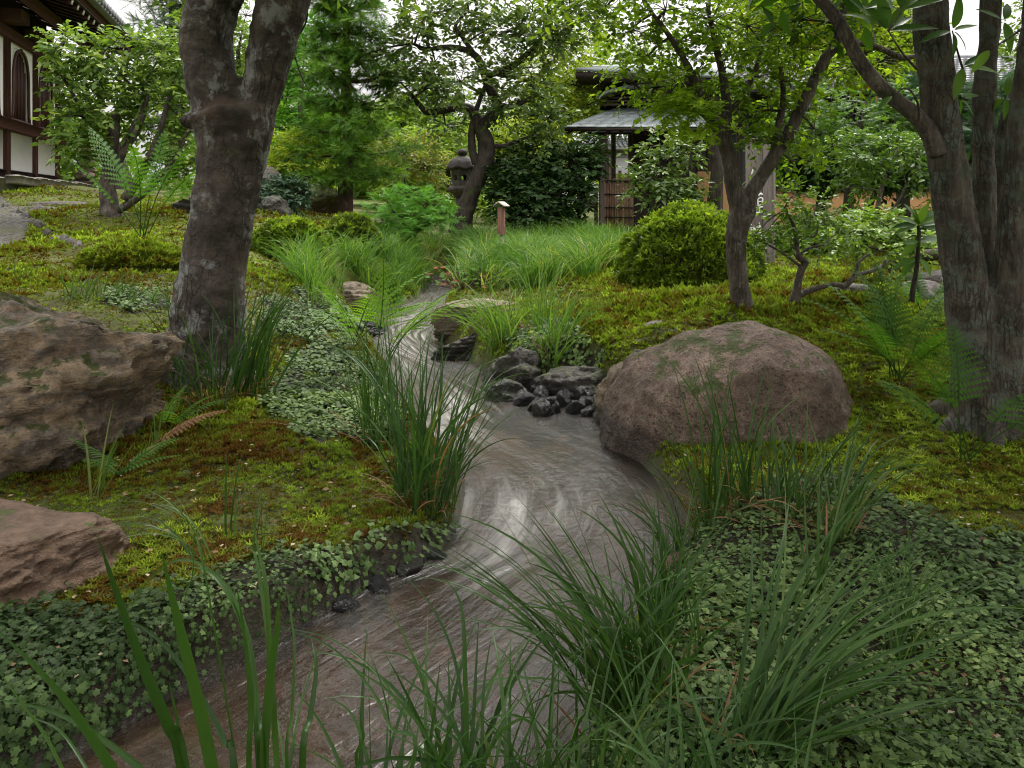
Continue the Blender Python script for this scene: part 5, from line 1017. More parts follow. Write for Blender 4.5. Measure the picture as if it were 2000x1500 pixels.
# whorled conifer in the middle left
def conifer(name, label, px, Y, pyb, pyt, w, tw_px, tiers, seed, lm, size=.24, dens=26, bark=MB_CON, top_w=.55, T=NEEDLE, droop=.5):
    th_ = thing(name, label, 'tree', gnd(px, Y)); k = Y/F; r = random.Random(seed)
    p, rr_ = pl([(px, pyb+30, tw_px*1.25), (px-1, pyb, tw_px*1.1), (px+2, (pyb*3+pyt)/4, tw_px), (px+1, (pyb+pyt)/2, tw_px*.75), (px, pyt, tw_px*.25)], Y); p, rr_ = taper(p, rr_); mb = MB(); tube(mb, p, rr_, 12, lump=.1); mb.obj('trunk', bark, th_, smooth=True)
    cl = []; 
    for i in range(tiers):
        t = (i+.4)/tiers; k_t = 1; py = pyb-(pyb-pyt)*(.10+.9*t); wr = w*(1-(1-top_w)*t)*(.55+.45*min(1, (t+.25)/.35)); nb = 6
        for j in range(nb):
            az = 2*math.pi*(j+r.random())/nb; l = wr*k*r.uniform(.55, 1.08); c0 = at(px, py, Y); e = c0+np.array([math.cos(az)*l, math.sin(az)*l, r.uniform(-.02, .18)*l-.02]); mid_ = (c0+e)/2+np.array([0, 0, -.06*l]); c_ = limb([c0, mid_, e], 4, .06, i*7+j)
            mb = MB(); tube(mb, c_, np.linspace(.035*k*F/22, .010, len(c_)), 6); mb.obj('branch', bark, th_, smooth=True)
            for s in (.4, .68, .95): cl.append((c0+(e-c0)*s+np.array([0, 0, .03*l]), (l*.24, l*.24, l*.07+.03), .35 if s < .5 else 1., r.gauss(0, .09)+.12*(s-.6)))
    fb, tw = foliage(cl, T, size, dens, 5, size*.9, droop, .15, 1.0, .5, .15, seed, 1.1, .5, .55); fb.obj('crown', lm, th_, kind='stuff'); return th_
conifer('tiered_conifer', 'tall feathery conifer in tiers of drooping sprays left of the crooked tree', 675, 14.0, 415, -60, 122, 28, 9, 5, ML_CON, .19, 20)
conifer('tall_pine', 'tall thin pine top showing above the hall roof and glossy shrub', 335, 26, 300, -110, 75, 20, 8, 8, leaf_mat('blueish_pine_needle', [(0, (.03, .06, .035)), (1, (.09, .15, .08))], .6, .3), .5, 7, T=PINE, droop=.1)
# glossy camellia like tree, left
tree('glossy_leaved_tree', 'broad shrubby tree with pale glossy leaves in front of the white hall', 215, 9.2,
 [[(218, 430, 44), (214, 400, 34), (210, 360, 30), (216, 320, 26), (222, 270, 22), (225, 220, 18)], [(215, 350, 18), (240, 300, 15), (270, 250, 13), (285, 200, 10), (290, 150, 7)], [(214, 330, 16), (190, 280, 12), (165, 230, 10), (140, 180, 8), (110, 130, 5)],
  [(220, 310, 14), (250, 265, 11), (275, 215, 10), (275, 195, 9), (262, 175, 7), (240, 150, 5)], [(245, 390, 22), (275, 340, 16), (300, 290, 14), (320, 230, 11), (335, 170, 8)], [(232, 410, 18), (290, 370, 12), (340, 310, 10), (370, 250, 7)]],
 [C(125, 85, 9, 28, 18, .6), C(160, 110, 9.2, 44, 32), C(205, 100, 9, 50, 34), C(260, 100, 9.2, 50, 34), C(315, 110, 9.3, 45, 36), C(355, 130, 9.4, 36, 36), C(140, 160, 9.1, 32, 26, .7), C(185, 165, 9.4, 48, 34), C(245, 165, 9.5, 48, 34), C(310, 180, 9.3, 46, 36), C(355, 210, 9.4, 36, 36),
  C(140, 225, 9, 24, 20, .5), C(165, 230, 9.2, 46, 30), C(225, 230, 9.3, 46, 30, .7), C(290, 250, 9.4, 44, 34, .8), C(350, 275, 9.4, 36, 30, .8), C(140, 275, 9.0, 34, 22, .7), C(190, 290, 9.2, 36, 24, .5), C(320, 320, 9.4, 44, 26, .7), C(365, 340, 9.5, 30, 22, .7)],
 MB_PALE, ML_CAM, LEAF, .088, 46, 8, .24, .55, 41, .3, .014, tv=.2)
# yellow green maple right behind the crooked tree
tree('yellow_green_maple', 'airy yellow green maple between the crooked tree and the gate roof', 1090, 16.5, [[(1085, 470, 20), (1088, 400, 18), (1080, 300, 14), (1070, 200, 9), (1060, 140, 6)]],
 [C(1100, 110, 16.5, 45, 26), C(1140, 90, 17, 40, 22), C(1060, 130, 16.5, 45, 26), C(1120, 165, 16.2, 45, 28, 1, .1), C(1145, 205, 16, 28, 24, .8, .15), C(1070, 190, 16.4, 45, 26), C(1115, 225, 16.2, 36, 22, 1, .1), C(1030, 230, 17, 45, 26), C(1080, 255, 16.6, 45, 22), C(1150, 60, 17.5, 35, 20, .7)], MB_DARK, ML_YEL, SLEAF, .12, 70, 8, .35, .5, 43, .3, .02)
tree('dark_evergreen_shrub', 'dense dark evergreen shrub in shade between the lantern and the gate', 1050, 14.2, [[(1060, 470, 16), (1055, 420, 14), (1050, 350, 10)], [(1030, 465, 12), (1015, 400, 9)], [(1085, 465, 12), (1100, 400, 8)]],
 [C(1010, 330, 14, 40, 34), C(1060, 310, 14.2, 46, 34), C(1105, 320, 14, 40, 34), C(1000, 385, 13.8, 40, 30), C(1050, 380, 13.7, 46, 34), C(1105, 385, 14, 46, 34), C(1030, 430, 13.6, 45, 24), C(1090, 435, 13.8, 45, 22), C(1140, 330, 14.2, 26, 34, .7), C(1150, 300, 14.4, 22, 20, .6, .1), C(975, 350, 14.4, 24, 22, .6)], MB_DARK, ML_DARK, SLEAF, .13, 110, 8, .25, .45, 47, .3, .015)
tree('light_maple', 'pale green maple filling the gap behind the stone lantern', 880, 19, [[(885, 450, 14), (880, 380, 12), (870, 300, 8)]],
 [C(820, 330, 19, 50, 28), C(870, 310, 19.3, 50, 26), C(800, 370, 18.6, 45, 26, 1, .1), C(850, 380, 18.4, 45, 26), C(950, 390, 19, 40, 24, .9), C(985, 350, 19.5, 35, 24, .8), C(760, 330, 19.4, 40, 24), C(980, 410, 18, 30, 16, .6), C(830, 280, 20, 60, 24), C(910, 260, 20, 50, 24)], MB_DARK, ML_MID, SLEAF, .15, 95, 8, .35, .68, 49, .4, .02)
tree('pink_flecked_shrub', 'loose shrub with pale pinkish yellow new leaves left of the lantern', 800, 17, [[(800, 440, 10), (795, 380, 8), (790, 340, 6)]],
 [C(790, 300, 17.5, 50, 22), C(830, 325, 17.3, 45, 22), C(755, 300, 17.6, 35, 20), C(820, 290, 17.8, 40, 18)], MB_DARK, leaf_mat('pinkish_leaf', [(0, (.06, .10, .02)), (.55, (.13, .17, .035)), (.8, (.22, .22, .06)), (1, (.38, .24, .12))], .5, .4), SLEAF, .12, 80, 7, .3, .62, 50, .3, .016, cat='shrub')
tree('maple_behind_trunk', 'light green maple just right of the forked trunk', 590, 17, [[(590, 430, 18), (588, 350, 14), (585, 250, 10), (590, 150, 7)]],
 [C(545, 250, 17, 40, 34), C(560, 190, 17.4, 45, 36, 1, .05), C(600, 130, 17.6, 45, 34), C(560, 310, 16.8, 45, 28), C(545, 120, 17.6, 40, 34), C(600, 60, 17.8, 40, 30), C(610, 250, 17.6, 35, 30), C(540, 60, 18, 30, 30, .6)], MB_DARK, ML_CON2, SLEAF, .15, 95, 8, .35, .5, 51, .4, .02)
tree('speckled_shrub', 'shrub with yellowish pink leaves right of the forked trunk', 555, 13.8, None, [C(545, 290, 13.8, 32, 20), C(580, 275, 14.2, 28, 16), C(560, 325, 13.6, 36, 20), C(600, 300, 14, 30, 18), C(535, 330, 13.6, 25, 18)], MB_DARK, ML_YEL, SLEAF, .09, 90, 7, .22, .6, 52, .3, .012, cat='shrub')
tree('blue_green_shrub', 'low blue green leafy shrub on the grey rock right of the forked trunk', 545, 12.0, None, [C(530, 375, 11.9, 34, 18), C(565, 372, 12, 28, 18), C(545, 392, 11.7, 36, 14), C(590, 378, 12, 14, 12, .5)], MB_DARK, ML_BLUE, SLEAF, .085, 110, 7, .18, .55, 53, .3, .012, cat='shrub')
tree('twiggy_maple', 'fine leaved maple rising behind the hall and the forked trunk', 460, 20, [[(462, 430, 20), (460, 330, 16), (470, 220, 11), (465, 100, 8)]],
 [C(390, 60, 21, 50, 40), C(470, 90, 20, 50, 40, 1.3), C(480, 30, 20, 50, 40), C(400, 160, 20, 50, 40), C(480, 170, 20, 40, 40), C(390, 260, 19.5, 50, 40), C(320, 150, 22, 50, 30, .6), C(470, 260, 19, 50, 40)], MB_DARK, ML_MID, SLEAF, .17, 75, 8, .4, .6, 54, .4, .02)
# right hand background trees
tree('dark_camellia', 'dark glossy camellia in front of the gate rooms', 1300, 9.8, [[(1330, 480, 18), (1320, 430, 14), (1310, 380, 12), (1290, 330, 9)], [(1318, 400, 9), (1345, 350, 7), (1350, 300, 5)], [(1395, 470, 30), (1392, 410, 28), (1400, 340, 24), (1395, 280, 20), (1402, 200, 16)]],
 [C(1290, 285, 9.8, 36, 18, .8, .1), C(1315, 320, 9.8, 36, 18, .7), C(1275, 350, 9.6, 40, 22), C(1330, 360, 9.8, 42, 22), C(1290, 385, 9.6, 40, 16), C(1345, 300, 10, 22, 22, .7), C(1360, 390, 9.6, 26, 18, .7), C(1255, 345, 9.8, 18, 10, .4)], MB_DARK, leaf_mat('shaded_glossy_leaf', [(0, (.03, .07, .016)), (.5, (.07, .13, .028)), (1, (.18, .25, .05))], .35, .25, .5), SLEAF, .10, 34, 8, .26, .5, 55, .4, .012)
R_ = np.random.default_rng(77)
def cloud(x0, x1, y0, y1, Y, n, r, w=1., dY=.6, t=0.):
    return [C(R_.uniform(x0, x1), R_.uniform(y0, y1), Y+R_.uniform(-dY, dY), r*R_.uniform(.8, 1.25), r*.7*R_.uniform(.8, 1.2), w, t+R_.normal(0, .05)) for _ in range(n)]
tree('green_maple', 'feathery green maple behind the slanting bare branch', 1680, 10.5, [[(1650, 510, 22), (1655, 440, 20), (1660, 360, 18), (1675, 280, 14), (1690, 200, 10)], [(1665, 330, 11), (1620, 280, 9), (1580, 240, 6)], [(1672, 290, 10), (1720, 240, 8), (1760, 200, 6)]],
 cloud(1540, 1800, 195, 300, 10.5, 22, 44, .8), MB_DARK, leaf_mat('green_maple_leaf', [(0, (.03, .07, .015)), (.5, (.06, .13, .022)), (1, (.11, .2, .035))], .5, .4), MAPLE, .11, 26, 7, .3, .5, 56, .4, .014)
tree('dark_camellia', 'dark broad evergreen in front of the ochre wall', 1640, 12.5, [[(1600, 500, 22), (1602, 420, 20), (1610, 340, 18), (1625, 270, 12)], [(1605, 400, 12), (1660, 330, 10), (1700, 290, 7)], [(1690, 500, 16), (1695, 420, 13), (1720, 350, 9)]],
 cloud(1530, 1800, 285, 335, 12.5, 16, 32, 1.)+cloud(1530, 1640, 250, 330, 12.5, 6, 44), MB_DARK, ML_DARK, SLEAF, .13, 62, 8, .28, .55, 57, .3, .014)
tree('leafy_evergreen', 'leafy grey green evergreen shrub left of the multi-stemmed trunks', 1720, 9.0, [[(1700, 520, 14), (1705, 470, 11), (1715, 400, 9), (1730, 340, 6)], [(1705, 450, 8), (1750, 400, 6), (1770, 360, 4)]],
 cloud(1640, 1800, 275, 340, 9.0, 13, 26, .9)+cloud(1640, 1700, 350, 375, 9.0, 2, 18, .4), MB_PALE, ML_CAM, LEAF, .075, 26, 7, .2, .32, 58, .4, .009)
tree('pine_bough_tree', 'dark green pine with long needles behind the right trunks', 1760, 13, [[(1900, 520, 26), (1895, 400, 24), (1880, 280, 20), (1860, 200, 16), (1850, 100, 10)], [(1885, 280, 12), (1830, 220, 9), (1770, 200, 7)], [(1880, 250, 10), (1930, 210, 8), (1980, 190, 6)]],
 cloud(1740, 1800, 160, 235, 13, 8, 34, 1.2, .4)+cloud(1950, 2040, 165, 290, 13, 10, 36, 1.2)+cloud(1850, 1960, 200, 330, 13.4, 7, 36, 1.), MB_DARK, leaf_mat('long_pine_needle', [(0, (.02, .06, .03)), (1, (.06, .14, .06))], .5, .25), PINE, .26, 44, 5, .2, .5, 59, .0, .02, up=.3)
tree('yellowing_tree', 'yellow green spreading tree above the tiled roof at upper right', 1700, 14.5, [[(1770, 520, 26), (1765, 400, 24), (1750, 280, 18), (1730, 180, 13), (1715, 90, 9)], [(1745, 240, 10), (1690, 150, 8), (1640, 90, 6)], [(1740, 220, 10), (1800, 130, 8), (1840, 60, 6)]],
 cloud(1440, 1700, -20, 95, 14.5, 24, 60, 1.1)+cloud(1650, 1790, 0, 120, 14.2, 15, 50, 1.1), MB_DARK, ML_YEL, SLEAF, .13, 55, 8, .4, .5, 60, .4, .02)
tree('tall_evergreen', 'tall dark evergreen glimpsed between the right trunks', 1900, 15, [[(1960, 520, 30), (1955, 380, 26), (1950, 240, 20)]],
 cloud(1840, 2100, 290, 440, 15, 16, 60, 1.)+cloud(1990, 2160, 30, 290, 15, 12, 60, .9), MB_DARK, ML_MID, SLEAF, .15, 60, 8, .4, .35, 61, .4, .02)
tree('shade_shrub', 'dark shrub filling the shade under the trees right of the sign post', 1600, 10.2, None, cloud(1540, 1700, 425, 475, 10.2, 11, 30, 1.)+cloud(1660, 1820, 440, 480, 10.6, 9, 28, .9), MB_DARK, ML_MID, SLEAF, .10, 60, 8, .22, .35, 62, .3, .012, cat='shrub')
# trees far behind the centre
FT = [('pale green tree far behind the crooked tree', 760, 24, (700, 830, 200, 330), .62, ML_MID, 66), ('bright maple far behind the tiered conifer', 620, 25, (560, 700, 190, 380), .6, ML_CON2, 66), ('far yellow green tree right of the crooked trunk', 1000, 23, (950, 1100, 215, 330), .7, ML_YEL, 60),
 ('far tree seen under the crooked branches', 850, 26, (800, 940, 170, 290), .45, ML_MID, 66), ('far dark tree above the gate roof', 1180, 27, (1120, 1250, 110, 230), .5, ML_MID, 60), ('far green tree behind the forked trunk', 480, 26, (380, 560, 60, 300), .5, ML_MID, 80), ('far pale tree left of the tiered conifer', 570, 22, (520, 620, 330, 400), .65, ML_YEL, 50)]
for k, (lb, px_, Y, (x0, x1, y0, y1), tn, lm, rr0) in enumerate(FT):
    tree('distant_tree', lb, px_, Y, [[(px_, 430, 16), (px_+4, 350, 13), (px_-3, (y0+y1)/2, 8)]], cloud(x0, x1, y0, y1, Y, 11, rr0*.62, 1., 1.2), MB_DARK, lm, SLEAF, .2, 62, 8, .45, tn, 70+k, .3, .03, group='trees far behind the garden')
# far woods closing the view
mb = MB(); cl = []
for k in range(210):
    a = R_.uniform(-1.1, 1.1); d_ = R_.uniform(33, 42); x_ = math.sin(a)*d_; y_ = math.cos(a)*d_
    if y_ < 14: continue
    top = 5.4+1.3*math.sin(x_*.35)+.9*math.sin(x_*.9+1); cl.append(((x_, y_, R_.uniform(.8, top)), (2.0, 1.5, 1.3), 1., R_.normal(0, .12)))
fb, tw = foliage(cl, SLEAF, .46, 56, 6, .9, .3, seed=91, tint=.5); fb.obj('distant_woods', ML_MID, kind='stuff', label='far off wood closing the view behind the garden', cat='wood')
# ------------------------------------------------------------------ stone lantern
M_LANT = rock_mat('lantern_stone', [(.17, .15, .135), (.33, .29, .27), (.26, .24, .23)], 2.5, .35, .80, mossc=(.06, .08, .03), lich=.56, lichc=(.24, .27, .25), wet=.01, bump=.6)
M_LROOF = rock_mat('dark_lantern_stone', [(.07, .06, .058), (.14, .125, .12), (.12, .105, .10)], 2.5, .3, .72, lich=.68, wet=.01, bump=.5)
LY = 15.4; lb = gnd(903, LY); lant = thing('stone_lantern', 'tall weathered stone lantern with domed cap behind the crooked tree', 'lantern', lb)
def lz(py): return at(0, py, LY)[2]
k_ = LY/F; cx = lb[0]
def lpart(name, prof, m, n=6, ph=.26): mb = MB(); lathe(mb, [(r*k_, z) for r, z in prof], [cx, LY, 0], n, .5, None, ph); return mb.obj(name, m, lant, smooth=n > 10)
lpart('finial', [(.1, lz(290)), (7, lz(292)), (10, lz(297)), (9, lz(302)), (6, lz(304)), (8, lz(305)), (6, lz(306.5)), (.1, lz(306.5))], M_LROOF, 20)
mb = MB(); a = np.linspace(0, 2*math.pi, 36, endpoint=False); V = []; prof = [(4, 304), (12, 306), (20, 311), (25.5, 318), (28.5, 326), (30, 328.5), (28, 331), (18, 331), (.2, 330)]
for r, py_ in prof:
    rr = r*(1+.035*np.cos(6*(a-.26))*(r > 15)); V.append(np.stack([cx+rr*k_*np.cos(a), LY+rr*k_*np.sin(a), 0*a+lz(py_)+(.02*np.cos(6*(a-.26))*(r > 24))], -1))
V = np.vstack(V); i = np.arange(len(prof)-1)[:, None]*36; j = np.arange(36)[None]; mb.add(V, np.stack([i+j, i+(j+1) % 36, i+36+(j+1) % 36, i+36+j], -1).reshape(-1, 4)); mb.obj('cap', M_LROOF, lant, smooth=True)
# fire box: six panels, round window and slit windows
Rb = 21.5*k_; zt, zb_ = lz(330), lz(365)
for s in range(6):
    a0, a1 = .26+s*math.pi/3, .26+(s+1)*math.pi/3; p0 = np.array([cx+Rb*math.cos(a0), LY+Rb*math.sin(a0), 0]); p1 = np.array([cx+Rb*math.cos(a1), LY+Rb*math.sin(a1), 0]); e = p1-p0; W_ = np.linalg.norm(e); e = e/W_; nrm_ = norm(np.array([[(p0+p1)[0]/2-cx, (p0+p1)[1]/2-LY, 0]]))[0]
    hw, hh = (W_*.27, (zt-zb_)*.25) if s in (4, 1, 3) else (W_*.14, (zt-zb_)*.30); cz = (zt+zb_)/2; K = 16; mb = MB(); V = []
    for q in range(K):
        t = 2*math.pi*q/K; c_, s_ = math.cos(t), math.sin(t); m_ = max(abs(c_), abs(s_)); ox, oz = c_/m_*W_/2, s_/m_*(zt-zb_)/2
        if s in (4, 1, 3): ix, iz = c_*hw, s_*hw*1.0
        else: ix, iz = c_/m_*hw, s_/m_*hh
        o_ = (p0+p1)/2; V += [o_+e*ox+[0, 0, cz+oz], o_+e*ix+[0, 0, cz+iz], o_+e*ix+[0, 0, cz+iz]-nrm_*.05]
    Q = []
    for q in range(K): n_ = (q+1) % K; Q += [[3*q, 3*n_, 3*n_+1, 3*q+1], [3*q+1, 3*n_+1, 3*n_+2, 3*q+2]]
    mb.add(np.array(V), Q); mb.obj('window_panel', M_LANT, lant)
lpart('platform', [(.1, lz(364)), (24, lz(364)), (29.5, lz(366)), (29.5, lz(373)), (24, lz(376)), (17, lz(382)), (.1, lz(382))], M_LANT, 6)
lpart('neck', [(.1, lz(380)), (16, lz(380.5)), (17, lz(383)), (16, lz(386)), (.1, lz(386))], M_LROOF, 16)
lpart('shaft', [(.1, lz(385)), (13, lz(385)), (12.5, lz(400)), (14, lz(404)), (14, lz(408)), (13, lz(412)), (13.5, lz(452)), (14, lz(470))], M_LANT, 20)
# ------------------------------------------------------------------ little roofed wooden post
pb0 = gnd(984, 9.1); bp_ = thing('roofed_post', 'small reddish wooden box with a little roof on a thin grey post in the grass', 'post', pb0)
PY = 9.1; mb = MB(); tube(mb, [at(986, 545, PY), at(982, 500, PY), at(980, 455, PY)], .016, 8); mb.obj('pole', wood_mat('grey_pole', (.12, .11, .10), (.28, .26, .25)), bp_, smooth=True)
c_ = (at(979, 404, PY)+at(979, 458, PY))/2; hgt = (458-404)*PY/F; mb = MB(); bevel_box(mb, c_, (.072, .072, hgt), rotz(-.35), .004); mb.obj('box', wood_mat('red_brown_wood', (.10, .045, .03), (.24, .12, .085)), bp_)
tz = at(979, 400, PY)
for s in (-1, 1):
    mb = MB(); v = np.array([[-.0*s, -.07, .028], [s*.075, -.07, -.022], [s*.075, .07, -.022], [0, .07, .028]]); v = v@rotz(-.5).T+tz; mb.add(np.vstack([v, v+[0, 0, .010]]), [[0, 1, 2, 3], [4, 7, 6, 5], [0, 4, 5, 1], [1, 5, 6, 2], [2, 6, 7, 3], [3, 7, 4, 0]]); mb.obj('roof_board', wood_mat('pale_board', (.3, .24, .2), (.5, .45, .4)), bp_)
# ------------------------------------------------------------------ wooden sign post with white characters
SY = 8.4; sb = gnd(1495, SY); sg = thing('sign_post', 'tall square weathered wooden post with white brushed characters', 'sign', sb)
k_ = SY/F; rz_ = -.42; Rz = rotz(rz_); fw = .292; cxy = np.array([(1493-1000)/F*SY, SY+.14, 0]); ztop = at(0, 274, SY)[2]
M_SIGN = wood_mat('sign_wood', (.05, .038, .032), (.15, .122, .108), 2, 1.1, .85, (.17, .16, .15), .4)
M_SIGNW = plain_mat('white_paint', (.82, .82, .82), .7, .04, 9, .1)
for k, (o0, o1) in enumerate([(-.5, .10), (.105, .5)]):      # a seam runs down the weathered face
    mb = MB(); w_ = (o1-o0)*fw; bevel_box(mb, cxy+Rz@np.array([(o0+o1)/2*fw, 0, 0])+[0, 0, (sb[2]-.1+ztop)/2], (w_, .20, ztop-sb[2]+.1), Rz, .006); mb.obj('plank', M_SIGN, sg)
mb = MB(); bevel_box(mb, cxy+[0, 0, ztop+.012], (fw+.02, .22, .022), Rz, .004); mb.obj('cap_board', wood_mat('red_cap', (.2, .12, .09), (.4, .3, .25)), sg)
def sp(u, py): return cxy+Rz@np.array([u, -.1035, 0])+[0, 0, at(0, py, SY)[2]]
def brush(name, strokes, parent):
    mb = MB()
    for st in strokes:
        pts = catmull(np.array([sp(u, py) for u, py, w in st]), 5); w = np.interp(np.linspace(0, 1, len(pts)), np.linspace(0, 1, len(st)), [s[2] for s in st]); T = norm(np.gradient(pts, axis=0)); nf = Rz@np.array([0, -1., 0]); B = np.cross(T, nf); V = np.vstack([pts-B*w[:, None]/2, pts+B*w[:, None]/2]); m = len(pts)
        F_ = np.vstack([V, V+nf*.0035]); Q = [[i, i+1, m+i+1, m+i] for i in range(m-1)]; Q = Q+[[2*m+a for a in q[::-1]] for q in Q]+[[i, 2*m+i, 2*m+i+1, i+1] for i in range(m-1)]+[[m+i, m+i+1, 3*m+i+1, 3*m+i] for i in range(m-1)]; mb.add(F_, Q)
    return mb.obj(name, M_SIGNW, parent)
# u: metres from the middle of the face, py rows as in the photograph
brush('character', [[(-.005, 333, .012), (.02, 325, .03), (.045, 320, .032)], [(.022, 337, .012), (.04, 345, .034), (.035, 351, .04)], [(-.02, 336, .008), (-.045, 348, .02), (-.05, 352, .012)], [(-.06, 330, .02), (-.075, 340, .014)]], sg)
brush('character', [[(-.088, 380, .016), (-.090, 398, .026), (-.088, 412, .020)], [(-.055, 379, .014), (-.056, 398, .015), (-.056, 415, .012)], [(-.115, 392, .012), (-.108, 402, .016)], [(-.04, 385, .012), (-.032, 392, .014)],
 [(-.005, 382, .016), (.02, 378, .022), (.035, 381, .016)], [(-.012, 388, .012), (-.010, 402, .012)], [(-.008, 388, .012), (.02, 386, .014), (.036, 389, .016), (.032, 400, .014)], [(-.002, 394, .010), (.03, 393, .010)], [(-.004, 401, .010), (.03, 400, .010)], [(-.015, 406, .014), (.038, 404, .018)], [(.006, 406, .010), (.004, 413, .012)], [(-.036, 405, .012), (-.038, 414, .018)], [(-.04, 416, .018), (0, 415, .016), (.04, 414, .020)]], sg)
brush('character', [[(-.088, 438, .022), (-.085, 446, .026), (-.075, 451, .018)], [(-.05, 444, .022), (-.045, 451, .028)], [(.002, 435, .010), (.006, 442, .018)], [(-.012, 445, .014), (.022, 443, .018)], [(-.01, 451, .014), (.016, 449, .018)], [(-.014, 457, .016), (.020, 454, .016)], [(-.01, 463, .014), (.014, 460, .016)], [(.004, 456, .014), (.002, 470, .014), (-.002, 478, .008)]], sg)
# ------------------------------------------------------------------ clipped bushes
def bush(name, label, px, Y, rx, ry, h, n, size, lm, seed, lump=.10, base_z=0., T=WHORL, tint=.55, cat='bush', openb=.12):
    b = gnd(px, Y); th_ = thing(name, label, cat, b); r = np.random.default_rng(seed)
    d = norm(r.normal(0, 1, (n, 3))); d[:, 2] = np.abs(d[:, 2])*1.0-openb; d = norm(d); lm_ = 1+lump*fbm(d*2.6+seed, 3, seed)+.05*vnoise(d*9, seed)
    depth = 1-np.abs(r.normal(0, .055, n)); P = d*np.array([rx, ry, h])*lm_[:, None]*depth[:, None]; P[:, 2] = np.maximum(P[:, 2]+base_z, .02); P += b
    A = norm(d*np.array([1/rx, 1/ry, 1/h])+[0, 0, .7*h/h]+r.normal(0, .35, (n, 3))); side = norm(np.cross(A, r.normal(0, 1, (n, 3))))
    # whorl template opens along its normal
    mb = MB(); tt = tint+.10*(lm_-1)/lump*0+.22*vnoise(d*5, seed+2)+(depth-1)*3.2+r.normal(0, .12, n)+.12*(d[:, 2]-.4); scatter(mb, T, P, side, A, size*r.uniform(.6, 1.3, n), np.clip(tt, 0, 1)); mb.obj('foliage', lm, th_, kind='stuff')  # paler top as new growth and painted light, darker inside as painted shade
    tb = MB()
    for k in range(26):
        dd = norm(r.normal(0, 1, (1, 3)))[0]; dd[2] = abs(dd[2])*.8+.1; e = b+dd*np.array([rx, ry, h])*.88; s0 = b+np.array([r.normal(0, .06), r.normal(0, .06), -.03]); tube(tb, [s0, (s0+e)/2+r.normal(0, .04, 3)+[0, 0, .03], e], [.014, .010, .004], 5, cap=False)
    tb.obj('stems', MB_DARK, th_, smooth=True, kind='stuff'); return th_
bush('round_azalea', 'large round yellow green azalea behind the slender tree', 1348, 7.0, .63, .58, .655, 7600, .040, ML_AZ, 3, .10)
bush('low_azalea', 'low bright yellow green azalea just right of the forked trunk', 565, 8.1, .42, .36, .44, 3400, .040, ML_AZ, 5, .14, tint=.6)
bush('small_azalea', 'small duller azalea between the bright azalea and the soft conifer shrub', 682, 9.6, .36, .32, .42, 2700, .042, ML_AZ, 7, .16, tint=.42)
bush('moss_hummock', 'low dark moss hummock left of the forked trunk', 262, 6.35, .42, .30, .20, 4200, .030, M_MOSS, 9, .14, tint=.62, cat='moss')
tree('soft_conifer_shrub', 'soft bright green feathery shrub below the tiered conifer', 795, 11.2, [[(805, 470, 16), (808, 450, 14), (820, 425, 10), (830, 405, 7)], [(800, 455, 11), (785, 430, 8), (765, 410, 5)], [(808, 455, 9), (845, 430, 7), (865, 415, 4)]],
 [C(800, 385, 11.2, 45, 16), C(760, 400, 11.1, 36, 14), C(840, 400, 11.2, 38, 16), C(745, 430, 11, 30, 12), C(785, 425, 11, 36, 16), C(835, 432, 11, 36, 16), C(865, 425, 11.2, 24, 14, .7), C(800, 450, 10.9, 26, 10, .6)], MB_DARK, ML_CON2, NEEDLE, .13, 46, 6, .15, .55, 63, .35, .008, cat='shrub', up=1.1)
# little bent tree on the right moss and its long low arm
bt = thing('bent_dwarf_tree', 'low crooked dwarf tree with one long arm creeping over the right moss', 'tree', gnd(1555, 5.25)); Yb = 5.25
for k, l in enumerate(stems([[(1552, 590, 22), (1556, 568, 17), (1560, 545, 15), (1566, 525, 15), (1572, 512, 14), (1558, 500, 12), (1556, 480, 10), (1554, 455, 8), (1545, 430, 6), (1530, 410, 4)],
 [(1556, 578, 14), (1580, 568, 12), (1605, 560, 11), (1630, 556, 10), (1650, 558, 11), (1662, 548, 11), (1672, 538, 9), (1700, 530, 8), (1722, 520, 7), (1731, 508, 5)], [(1668, 540, 8), (1674, 525, 7), (1678, 512, 6), (1692, 500, 5), (1700, 496, 4)],
 [(1563, 520, 6), (1530, 495, 5), (1500, 478, 4), (1475, 465, 3)], [(1558, 500, 6), (1580, 485, 5), (1610, 478, 4)], [(1555, 470, 5), (1575, 450, 4), (1590, 420, 3)], [(1556, 462, 4), (1590, 462, 4), (1598, 440, 3)]], Yb)):
    mb = MB(); tube(mb, l[0], l[1], 10, lump=.16, seed=k); mb.obj('trunk' if k == 0 else 'branch', MB_PALE, bt, smooth=True)
fb, tw = foliage([C(1545, 385, 5.2, 28, 20, 1, .1), C(1590, 400, 5.3, 30, 20), C(1620, 425, 5.3, 30, 18, 1, .1), C(1570, 430, 5.2, 26, 16, .7), C(1500, 450, 5.2, 26, 14, .7), C(1470, 462, 5.2, 20, 12, .6), C(1545, 470, 5.2, 22, 12, .5), C(1620, 470, 5.4, 36, 16), C(1650, 450, 5.5, 30, 16), C(1590, 480, 5.4, 30, 12, .7), C(1530, 420, 5.2, 20, 14, .6)], LEAF, .044, 22, 7, .12, .4, tint=.5, seed=64)
fb.obj('foliage', ML_CAM, bt, kind='stuff'); twigs(tw, np.vstack([l[0] for l in stems([[(1556, 480, 8), (1545, 430, 6), (1530, 410, 4)], [(1556, 470, 5), (1590, 420, 3)], [(1558, 490, 6), (1610, 478, 4)]], Yb)]), .005, .0018, MB_PALE, bt, every=2)
sb2 = thing('glossy_low_shrub', 'low shrub with pale shining leaves right of the bent dwarf tree', 'shrub', gnd(1720, 6.2)); 
